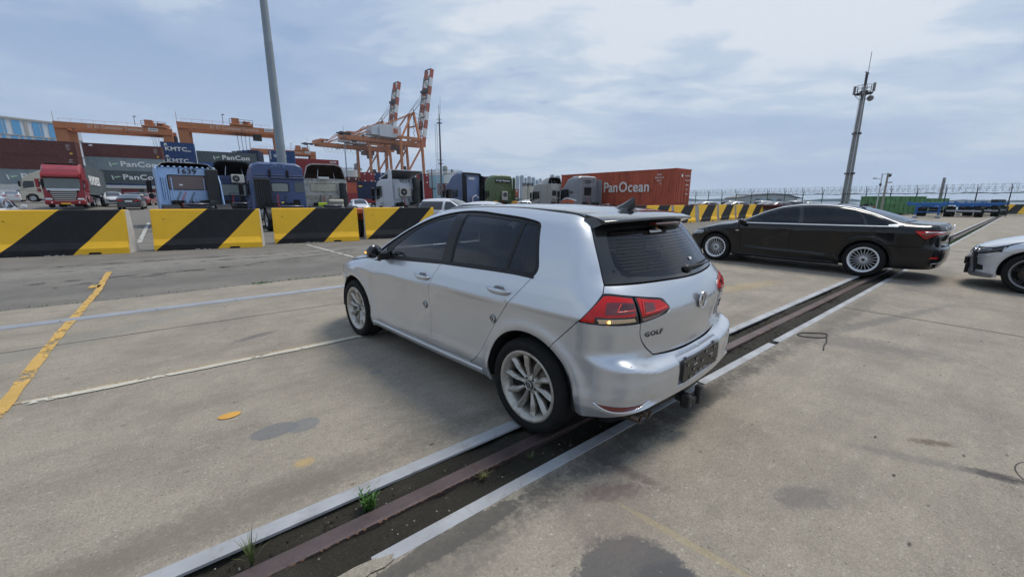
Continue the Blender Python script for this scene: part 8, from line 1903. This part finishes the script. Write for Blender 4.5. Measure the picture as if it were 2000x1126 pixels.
rod(b, (0, 0, Hm-3), (0, 0, Hm), .1, 5); rod(b, (.5, 0, Hm-3), (.5, 0, Hm+2.5), .04, 4); b.build('platform', DSTL, am)
P = at(843, 330, 120); pp = empty('utility_pole', (P.x, P.y, 0), 0, 'thin dark utility pole left of the ladder mast', 'pole'); b = MB(); b.tube([(0, 0, 0), (0, 0, P.z)], [.17, .12], 6); b.build('pole', DSTL, pp); b = MB(); b.box((0, 0, P.z-.6), (2.2, .12, .12)); b.build('crossarm', DSTL, pp)
b = MB(); b.box((.5, 0, P.z-5.5), (.9, .3, .3)); b.build('transformer', DSTL, pp)
# communications tower on the right
P = at(1650, 392, 60); Pt = at(1692, 152, 60); Ht = Pt.z
ct = empty('communications_tower', (P.x, P.y, 0), rad(35), 'tall concrete-grey communications pole with ladder and antenna platform', 'tower')
CGY = mat('tower_grey', (.25, .245, .235), .7, var=.12, vscale=1.5, dirt=.3, dcol=(.13, .12, .11))
for z0, z1, r0, r1 in ((0, Ht*.30, .50, .44), (Ht*.30, Ht*.60, .42, .36), (Ht*.60, Ht*.90, .35, .27)):
 b = MB(); b.lathe([(r0, z0), (r1, z1)], 14, axis='z'); b.build('pole_section', CGY, ct)
 b = MB(); b.lathe([(r1+.02, z1-.12), (r1+.20, z1-.12), (r1+.20, z1+.12), (r1+.02, z1+.12)], 12, axis='z'); b.build('flange', DSTL, ct)
b = MB()
for s in (.24, -.24): rod(b, (-.75, s, .5), (-.48, s, Ht*.9), .030, 4)
for k in range(48): z = .6+k*(Ht*.9-.6)/48; x = -.75+.27*k/48; rod(b, (x, -.24, z), (x, .24, z), .022, 4)
for k in range(9): z = 1+k*(Ht*.88)/9; x = -.75+.27*k/9; rod(b, (x, 0, z), (-.3, 0, z), .03, 4)
b.build('ladder', SATIN, ct, kind='stuff')
b = MB(); zp = Ht*.885; b.lathe([(1.0, zp), (1.0, zp+.10), (.2, zp+.10), (.2, zp)], 14, axis='z')
for zz_ in (.5, 1.0): b.lathe([(1.0, zp+zz_), (1.03, zp+zz_+.03), (1.0, zp+zz_+.06), (.97, zp+zz_+.03), (1.0, zp+zz_)], 14, axis='z')
for k in range(12): a = k*math.pi/6; rod(b, (math.cos(a), math.sin(a), zp), (math.cos(a), math.sin(a), zp+1.05), .03, 4)
for k in range(4): a = k*math.pi/2; b.bar((.25*math.cos(a), .25*math.sin(a), zp-.8), (1.0*math.cos(a), 1.0*math.sin(a), zp), .06)
b.build('platform', DSTL, ct)
b = MB(); b.tube([(0, 0, zp), (0, 0, zp+2.6)], .16, 8); b.box((0, 0, zp+2.7), (1.2, .15, .1)); b.build('mast_head', DSTL, ct)
b = MB(); rod(b, (.35, 0, zp+1), (.35, 0, zp+5.4), .035, 5); b.build('whip_aerial', DSTL, ct)
for k, (a, z) in enumerate(((.3, .3), (1.8, .5), (3.4, .2), (4.7, .6))): b = MB(); b.box((1.05*math.cos(a), 1.05*math.sin(a), zp+z+.1), (.16, .28, 1.1)); b.build('antenna_panel', CGY, ct, bevel=.02)
b = MB(); b.lathe([(0, 0), (.2, .03), (.38, .14)], 14, axis='x'); b.build('dish', CGY, ct, loc=(.9, -.55, zp-.5)); b = MB(); b.box((.75, 0, 2.6), (.35, .6, 1.3)); b.build('equipment_box', CGY, ct, bevel=.02)
# camera poles
P = at(1724, 339, 47); Hc = P.z; cp = empty('camera_pole', (P.x, P.y, 0), rad(-50), 'thin white pole with a dome camera, left of the green skips', 'pole')
b = MB(); b.tube([(0, 0, 0), (0, 0, Hc)], [.07, .05], 8); b.build('pole', mat('pole_white', (.5, .5, .5), .5), cp); b = MB(); b.box((.35, 0, Hc-.06), (.9, .06, .06)); b.box((-.4, 0, Hc-.55), (.6, .06, .06)); b.build('arm', MATS['pole_white'], cp)
b = MB(); b.lathe([(.0, .1), (.16, .1), (.17, 0), (.14, -.14), (.07, -.2), (0, -.21)], 12, axis='z'); b.build('dome_camera', GLOSSB, cp, loc=(.62, 0, Hc-.2)); b = MB(); b.box((-.6, 0, Hc-.5), (.32, .14, .14)); b.build('bullet_camera', MATS['pole_white'], cp); b = MB(); b.box((0, -.1, Hc-1.2), (.2, .2, .22)); b.build('junction_box', DSTL, cp)
P = at(1735, 338, 44); cp2 = empty('camera_pole', (P.x, P.y, 0), rad(-50), 'thicker tan pole right beside the white camera pole', 'pole'); b = MB(); b.tube([(0, 0, 0), (0, 0, P.z)], [.11, .085], 8); b.build('pole', mat('pole_tan', (.30, .27, .23), .7), cp2); b = MB(); b.box((.22, 0, P.z-.95), (.5, .12, .12)); b.build('lamp_arm', MATS['pole_white'], cp2)
P = at(1845, 347, 62); cp3 = empty('utility_pole', (P.x, P.y, 0), 0, 'short grey post rising behind the green skips', 'pole'); b = MB(); b.tube([(0, 0, 0), (0, 0, P.z)], [.2, .17], 8); b.build('pole', CGY, cp3); b = MB()
for k in range(7): b.box((0, -.2, P.z-.6-.4*k), (.3, .05, .05))
b.build('steps', DSTL, cp3)
# ---------------------------------------------------------------- green skips, blue trailer chassis
GRN = mat('skip_green', (.12, .28, .11), .6, var=.35, vscale=1.6, dirt=.6, dcol=(.25, .33, .22), dthr=.52)
def skip(px, py, d, rz, L, H, label):
 P = at(px, py, d); s = empty('steel_skip', (P.x, P.y, 0), rz, label, 'skip', 'green skips by the fence'); H = P.z
 b = MB(); W = 2.4
 for y in (0, W): b.box((L/2, y, H/2+.1), (L, .06, H-.2))
 for x in (0, L): b.box((x, W/2, H/2+.1), (.06, W, H-.2))
 b.box((L/2, W/2, .15), (L, W, .1)); b.build('skip_body', GRN, s)
 for k in range(int(L/.62)+1): b = MB(); b.box((k*L/int(L/.62), -.06, H/2), (.09, .10, H-.1)); b.build('rib', GRN, s)
 for k in range(4): b = MB(); b.box((-.06, .1+k*.73, H/2), (.10, .09, H-.1)); b.build('rib', GRN, s)
 b = MB()
 for z in (H, H*.62, .25): b.box((L/2, -.05, z), (L+.1, .14, .12)); b.box((-.05, W/2, z), (.14, W, .12))
 b.build('rim_rail', GRN, s); return s
skip(1722, 384, 47, rad(6), 5.6, 2.1, 'large green ribbed steel skip beside the thin camera poles')
skip(1792, 388, 54, rad(4), 4.4, 1.9, 'smaller green skip farther back, above the blue trailers')
BLUT = mat('chassis_blue', (.02, .13, .38), .5, var=.12, vscale=2, dirt=.3, dcol=(.05, .06, .08))
def blue_trailer(P, rz, label, L=12.2):
 t = empty('skeleton_trailer', P, rz, label, 'trailer', 'blue skeleton trailers')
 b = MB()
 for y in (-.48, .48): b.box((L/2, y, 1.15), (L, .14, .30))
 for x in (2.2, 4.4, 6.6, 8.8): b.box((x, 0, 1.12), (.14, .9, .2))
 b.build('side_beams', BLUT, t)
 for x in (.12, L-.12):
  b = MB(); b.box((x, 0, 1.28), (.26, 2.44, .26)); b.build('bolster', BLUT, t, bevel=.01)
  for s in (1, -1): b = MB(); b.box((x, s*1.13, 1.46), (.16, .14, .12)); b.build('twist_lock', BLUT, t)
 for s in (1, -1):
  b = MB(); b.box((2.3, s*.75, .75), (.16, .16, .95)); b.box((2.3, s*.75, .06), (.34, .34, .08)); b.bar((2.3, s*.75, .9), (3.1, s*.5, 1.1), .08); b.build('landing_leg', BLUT, t)
  for x in (L-3.4, L-2.1):
   for yy in (.83, 1.12): truck_wheel(t, (x, s*yy, .5), side=s, hub=CHAS)
  b = MB(); b.box((L-4.4, s*1.05, .75), (.08, .3, .5)); b.box((L-.3, s*.85, .95), (.1, .5, .18)); b.build('mud_flap', CHAS, t, kind='stuff')
 b = MB(); b.box((2.3, 0, .55), (.10, 1.5, .10)); b.build('leg_brace', BLUT, t); b = MB(); b.box((L-.1, 0, .62), (.1, 2.3, .14)); b.build('under_run_bar', mat('galv_bar', (.4, .42, .44), .5), t); b = MB(); b.lathe([(0, -.55), (.14, -.55), (.14, .55), (0, .55)], 10); b.build('axle', CHAS, t, loc=(L-2.1, 0, .5))
 b = MB(); b.box((L-2.8, 0, .85), (1.8, .8, .3)); b.build('suspension', CHAS, t); return t
for i, (px, d, rz, lb) in enumerate(((1808, 36.5, 40, 'blue skeleton trailer nearest the black saloon boot, standing on its legs'), (1884, 39.5, 229+0, 'blue skeleton trailer in the middle of the row, tail towards the camera'), (1918, 41.5, 229, 'blue skeleton trailer third in the row, beside the sunken rail'), (1938, 46, 229, 'farthest blue skeleton trailer, half hidden at the end of the row'))):
 P = at(px, 400, d); rzz = rad(rz if i == 0 else 220)
 base = Vector((P.x, P.y, 0))
 if i: base -= Vector((math.cos(rzz), math.sin(rzz), 0))*12.2
 blue_trailer(base, rzz, lb)
b = MB(); P = at(1948, 400, 46); tag(b.box((0, 0, 1.0), (.9, .7, 1.5)).box((0, 0, .15), (.2, .2, .3)).build('bin', mat('bin_black', (.012, .02, .02), .6), loc=(P.x, P.y, 0), bevel=.03), 'dark bin at the far end of the sunken rail', 'bin')
b = MB(); b.box((0, 0, .6), (3.0, .5, 1.1)); tag(b.build('concrete_block', mat('block_grey', (.42, .43, .43), .8, var=.1), loc=tuple(at(1956, 400, 55))[:2]+(0,), bevel=.05), 'plain grey concrete block left of the lone barrier at the right edge', 'block')
# ---------------------------------------------------------------- buildings
def bld(name, P, rz, label, cat='building', group=None): return empty(name, (P.x, P.y, 0), rz, label, cat, group)
SB_, SW_, SG_ = mat('clad_blue', (.12, .36, .62), .5), mat('clad_white', (.62, .66, .70), .5), mat('clad_sand', (.40, .38, .34), .5)
P = at(-60, 223, 140); H1 = P.z; Pr = at(157, 252, 163); ang = math.atan2(Pr.y-P.y, Pr.x-P.x); Lw = math.hypot(Pr.x-P.x, Pr.y-P.y)
wh = bld('striped_warehouse', P, ang, 'big warehouse clad in blue, white and sand vertical stripes behind the leftmost containers')
b = MB(); b.box((Lw/2, 12, H1/2), (Lw, 23.9, H1)); b.build('wall', SW_, wh); b = MB(); b.box((Lw/2, 12, H1+.3), (Lw+.6, 24.6, .6)); b.build('roof', SG_, wh)
rnd = random.Random(11)
for row, (za, zb) in enumerate(((H1-5.0, H1-.3), (H1-11, H1-5.4), (H1-19, H1-11.4))):
 x = 0; k = 0; seq = [(SB_, 3.4), (SW_, 1.7), (SG_, 1.4), (SW_, 2.2), (SB_, 3.0), (SW_, .7), (SB_, .7), (SW_, 2.7)]
 if row: seq = [(SB_, 1.6), (SW_, 2.3), (SB_, 2.6), (SW_, 1.4), (SB_, 1.0), (SW_, 1.6)]
 while x < Lw-1:
  m_, w_ = seq[k % len(seq)]; w_ = min(w_*.55, Lw-x);
  if m_ is not SW_: b = MB(); b.box((x+w_/2, -.08, (za+zb)/2), (w_, .14, zb-za)); b.build('cladding_panel', m_, wh)
  x += w_; k += 1
for z in (H1-5.2, H1-11.2): b = MB(); b.box((Lw/2, -.10, z), (Lw, .25, .3)); b.build('ledge', SG_, wh)
GW = mat('window_slate', (.14, .17, .20), .3)
for k in range(7):
 for j in range(5): b = MB(); b.box((Lw+.02, 2+k*3.0, H1-3-j*4.0), (.12, 2.0, 2.4)); b.build('window', GW, wh)
# low terminal office with red fronts under the stacks
P = at(150, 362, 76); of = bld('gate_office', P, rad(31.5), 'low terminal office with dark red shopfronts below the lettered containers'); HO = P.z
b = MB(); b.box((11, 2, HO/2), (30, 3.8, HO)); b.build('wall', mat('office_grey', (.36, .37, .38), .7), of)
b = MB(); b.box((11, -.3, HO-.15), (31, 1.4, .55)); b.build('canopy', mat('office_pale', (.50, .50, .49), .6), of)
REDP = mat('office_red', (.22, .018, .028), .5)
for k, (x, s_) in enumerate(((7.2, 'NAGA'), (10.9, 'KOREA'), (14.6, 'LINE'), (-2, 'GATE'))):
 b = MB(); b.box((x, -.02, 1.9), (2.5, .12, 3.0)); b.build('shop_front', REDP, of); b = MB(); b.box((x+1.65, -.02, 1.9), (.7, .10, 3.0)); b.build('dark_door', DSTL, of)
 text('sign_lettering', s_, .62, LWHITE, of, (x, -.12, 2.55), depth=.02, bold=.03); text('sign_lettering', 'CONTAINER', .24, LWHITE, of, (x, -.12, 1.95), depth=.02)
b = MB(); b.box((-8, -.05, 2.2), (4.2, .2, 1.6)); b.build('notice_board', LWHITE, of); b = MB(); b.box((-4.0, -1.0, 1.6), (6, 2, 2.8)); b.build('guard_hut', mat('hut_purple_grey', (.17, .17, .21), .6), of)
# tank and plant beyond the cranes
def tank(px, py, d, r, m, label, s_=None, dome=False):
 P = at(px, py, d); t = bld('storage_tank', P, math.atan2(P.x, P.y)*-1, label, 'tank', 'storage tanks beyond the cranes'); H = P.z
 b = MB(); b.lathe([(r, 0), (r, H*.985), (r*.98, H)]+([(r*.7, H+r*.18), (0, H+r*.28)] if dome else [(0, H+.3)]), 36, axis='z'); b.build('shell', m, t)
 b = MB()
 for z in (H+.8, H+1.5): b.lathe([(r, z), (r+.1, z+.1), (r, z+.2)], 24, axis='z')
 for k in range(24): a = k*math.pi/12; rod(b, (r*math.cos(a), r*math.sin(a), H), (r*math.cos(a), r*math.sin(a), H+1.6), .1, 4)
 b.build('guard_rail', DSTL, t)
 if s_: text('tank_lettering', s_, r*.42, mat('letters_grey', (.12, .14, .15), .6), t, (0, -r-.3, H*.72), depth=.1, bold=.02)
 return t
TW = mat('tank_white', (.58, .60, .60), .5, dirt=.2, vscale=.1)
tank(686, 333, 330, 8.0, TW, 'white storage tank with grey lettering left of the crane legs', 'HALLA')
tank(868, 338, 300, 12.5, TW, 'wide white tank with pale blue lower half right of the cranes')
P = at(868, 355, 298); b = MB(); b.lathe([(12.62, 0), (12.62, P.z+4)], 36, axis='z'); bt_ = [o for o in COL.objects if o.name.startswith('storage_tank')][-1]; b.build('blue_band', mat('tank_blue', (.26, .48, .60), .5), bt_)
tank(888, 343, 270, 7.0, TW, 'white tank just left of the slate-blue lorry')
def tower(px0, px1, py, d, m, label, name='silo_tower', cat='tower', depth=None, win=None, group=None):
 A = at(px0, py, d); B_ = at(px1, py, d); Wd = (B_.x-A.x); dp = depth or Wd; t = bld(name, A, 0, label, cat, group); H = (A.z+B_.z)/2
 b = MB(); b.box((Wd/2, dp/2, H/2), (Wd, dp, H)); b.build('wall', m, t); b = MB(); b.box((Wd/2, dp/2, H+H*.01), (Wd*.5, dp*.5, H*.03)); b.build('roof_plant', m, t)
 if win:
  nx, nz_ = win; mw = mat('tower_windows', (.22, .30, .36), .3)
  for i in range(nx): b = MB(); b.box((Wd*(i+.5)/nx, -.2, H*.5), (Wd/nx*.5, .5, H*.94)); b.build('window_strip', mw, t)
 return t
CRM2 = mat('plant_cream', (.42, .41, .34), .7)
tower(864, 873, 325, 320, CRM2, 'narrow cream plant tower above the white tanks', win=(1, 3)); tower(880, 884, 332, 330, mat('plant_grey', (.20, .21, .22), .7), 'thin grey plant stack right of the cream tower'); tower(691, 700, 320, 335, mat('plant_grey', (.20, .21, .22), .7), 'grey processing tower beside the lettered tank')
for k, px in enumerate((1026, 1036)): tank(px, 364, 210, 1.35, mat('silo_cream', (.48, .46, .38), .6), ['left', 'right'][k]+' one of the two cream silos before the city towers', dome=True)
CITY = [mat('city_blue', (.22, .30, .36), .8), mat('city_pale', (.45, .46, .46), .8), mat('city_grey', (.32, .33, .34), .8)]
rnd = random.Random(6)
cols = [(1001, 1006, 347), (1007, 1014, 344), (1015, 1023, 343), (1024, 1029, 348), (1030, 1037, 345), (1038, 1045, 347), (1046, 1052, 352), (1053, 1058, 349), (1075, 1083, 342), (1085, 1094, 344), (1060, 1070, 353), (995, 1000, 352), (985, 992, 356), (916, 924, 362), (928, 935, 360)]
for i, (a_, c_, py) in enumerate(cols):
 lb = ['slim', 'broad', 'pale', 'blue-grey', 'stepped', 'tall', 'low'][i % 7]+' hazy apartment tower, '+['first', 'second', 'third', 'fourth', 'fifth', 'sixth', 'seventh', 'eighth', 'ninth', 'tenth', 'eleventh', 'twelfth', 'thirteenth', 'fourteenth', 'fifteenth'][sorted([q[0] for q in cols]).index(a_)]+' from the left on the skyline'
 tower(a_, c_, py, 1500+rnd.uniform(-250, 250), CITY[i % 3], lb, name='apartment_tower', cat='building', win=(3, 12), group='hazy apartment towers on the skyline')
# white-roofed hall beyond the fence on the right
P = at(1436, 390, 260); hl_ = bld('port_hall', P, rad(-8), 'low pale hall with a dark curved roof beyond the fence')
zt_ = at(1470, 378, 255).z
b = MB(); b.prism([(0, 0), (36, 0), (36, zt_*.55), (29, zt_*.9), (22, zt_), (10, zt_*.86), (2, zt_*.62), (0, zt_*.55)], 0, 18, 'y'); b.build('wall', mat('hall_pale', (.50, .48, .46), .7), hl_)
b = MB(); b.prism([(-1, zt_*.60), (2, zt_*.66), (10, zt_*.92), (22, zt_*1.06), (30, zt_*.95), (39, zt_*.55), (39, zt_*.50), (29, zt_*.88), (22, zt_*.98), (10, zt_*.84), (2, zt_*.58)], -.8, 19, 'y'); b.build('roof', mat('hall_roof', (.22, .20, .20), .7), hl_)
for k in range(5): b = MB(); b.box((13+k*3.2, -.3, zt_*.30), (2.2, .4, zt_*.4)); b.build('window', mat('hall_glass', (.35, .5, .55), .2) if k % 2 else GW, hl_)
# shoreline beyond the fence
b = MB(); rnd = random.Random(14); pts = []
n_ = 120
for k in range(n_+1):
 a = rad(62-75*k/n_); rr = 2200; pts.append((rr*math.sin(a), rr*math.cos(a), 5+8*abs(math.sin(k*.37))*abs(math.sin(k*.11+1))+rnd.uniform(0, 3)))
v = [(x, y, -.5) for x, y, z in pts]+pts+[(x*1.02, y*1.02, z*.9) for x, y, z in pts]+[(x*1.04, y*1.04, -.5) for x, y, z in pts]; m_ = n_+1
b.add(v, [(j*m_+i, j*m_+i+1, (j+1)*m_+i+1, (j+1)*m_+i) for j in range(3) for i in range(n_)], True); b.build('hills', mat('far_shore', (.10, .15, .16), .9, var=.5, vscale=.01, dirt=.5, dcol=(.3, .32, .33)), kind='structure')
b = MB(); b.add([(105, 50, .003), (70, 105, .003), (90, 1800, .003), (2400, 1900, .003), (2500, 40, .003)], [(0, 1, 2, 3, 4)]); b.build('water', mat('sea_water', (.07, .10, .12), .18, 0, 0, bump=.5, bscale=.3), kind='structure')
rnd = random.Random(9)
for i, (px, d, hgt, w_, lb) in enumerate(((1505, 90, 1.9, 3.0, 'low green shrub by the fence behind the pale hall'), (1580, 80, 1.6, 4.0, 'scrubby green bush beyond the fence above the black saloon'), (1660, 75, 1.4, 3.0, 'small bush at the foot of the communications tower'), (1005, 75, 2.2, 5.0, 'dark green hedge behind the white car, centre'))):
 P = at(px, 390, d); s_ = empty('shrub', (P.x, P.y, 0), 0, lb, 'shrub'); b = MB()
 for k in range(700):
  a, r_, z = rnd.uniform(0, 6.28), rnd.random()**.5*w_/2, rnd.random()*hgt; q = Vector((r_*math.cos(a), r_*math.sin(a), z*(1-(2*r_/w_)**3*.6))); e1 = Vector((rnd.uniform(-1, 1), rnd.uniform(-1, 1), rnd.uniform(-1, 1))).normalized()*.09; e2 = e1.orthogonal().normalized()*.06
  b.add([tuple(q-e1), tuple(q+e2), tuple(q+e1), tuple(q-e2)], [(0, 1, 2, 3)])
 b.build('leaves', mat('shrub_green', (.04, .085, .03), .8, var=.4, vscale=2), s_, kind='stuff'); b = MB()
 for k in range(5): rod(b, (0, 0, 0), (rnd.uniform(-1, 1)*w_/3, rnd.uniform(-.5, .5), hgt*.7), .03, 4)
 b.build('stems', CHAS, s_)
# ---------------------------------------------------------------- the air: one closed box of thin even haze
hm = bpy.data.materials.new('haze'); hm.use_nodes = True; hn = hm.node_tree.nodes; hn.clear(); ho = hn.new('ShaderNodeOutputMaterial'); hv = hn.new('ShaderNodeVolumePrincipled')
hv.inputs['Color'].default_value = (.74, .86, 1.0, 1); hv.inputs['Density'].default_value = .00017; hv.inputs['Anisotropy'].default_value = .2; hm.node_tree.links.new(hv.outputs[0], ho.inputs['Volume'])
b = MB(); b.box((0, 0, 125), (5600, 5600, 253)); b.build('haze', hm, kind='stuff')
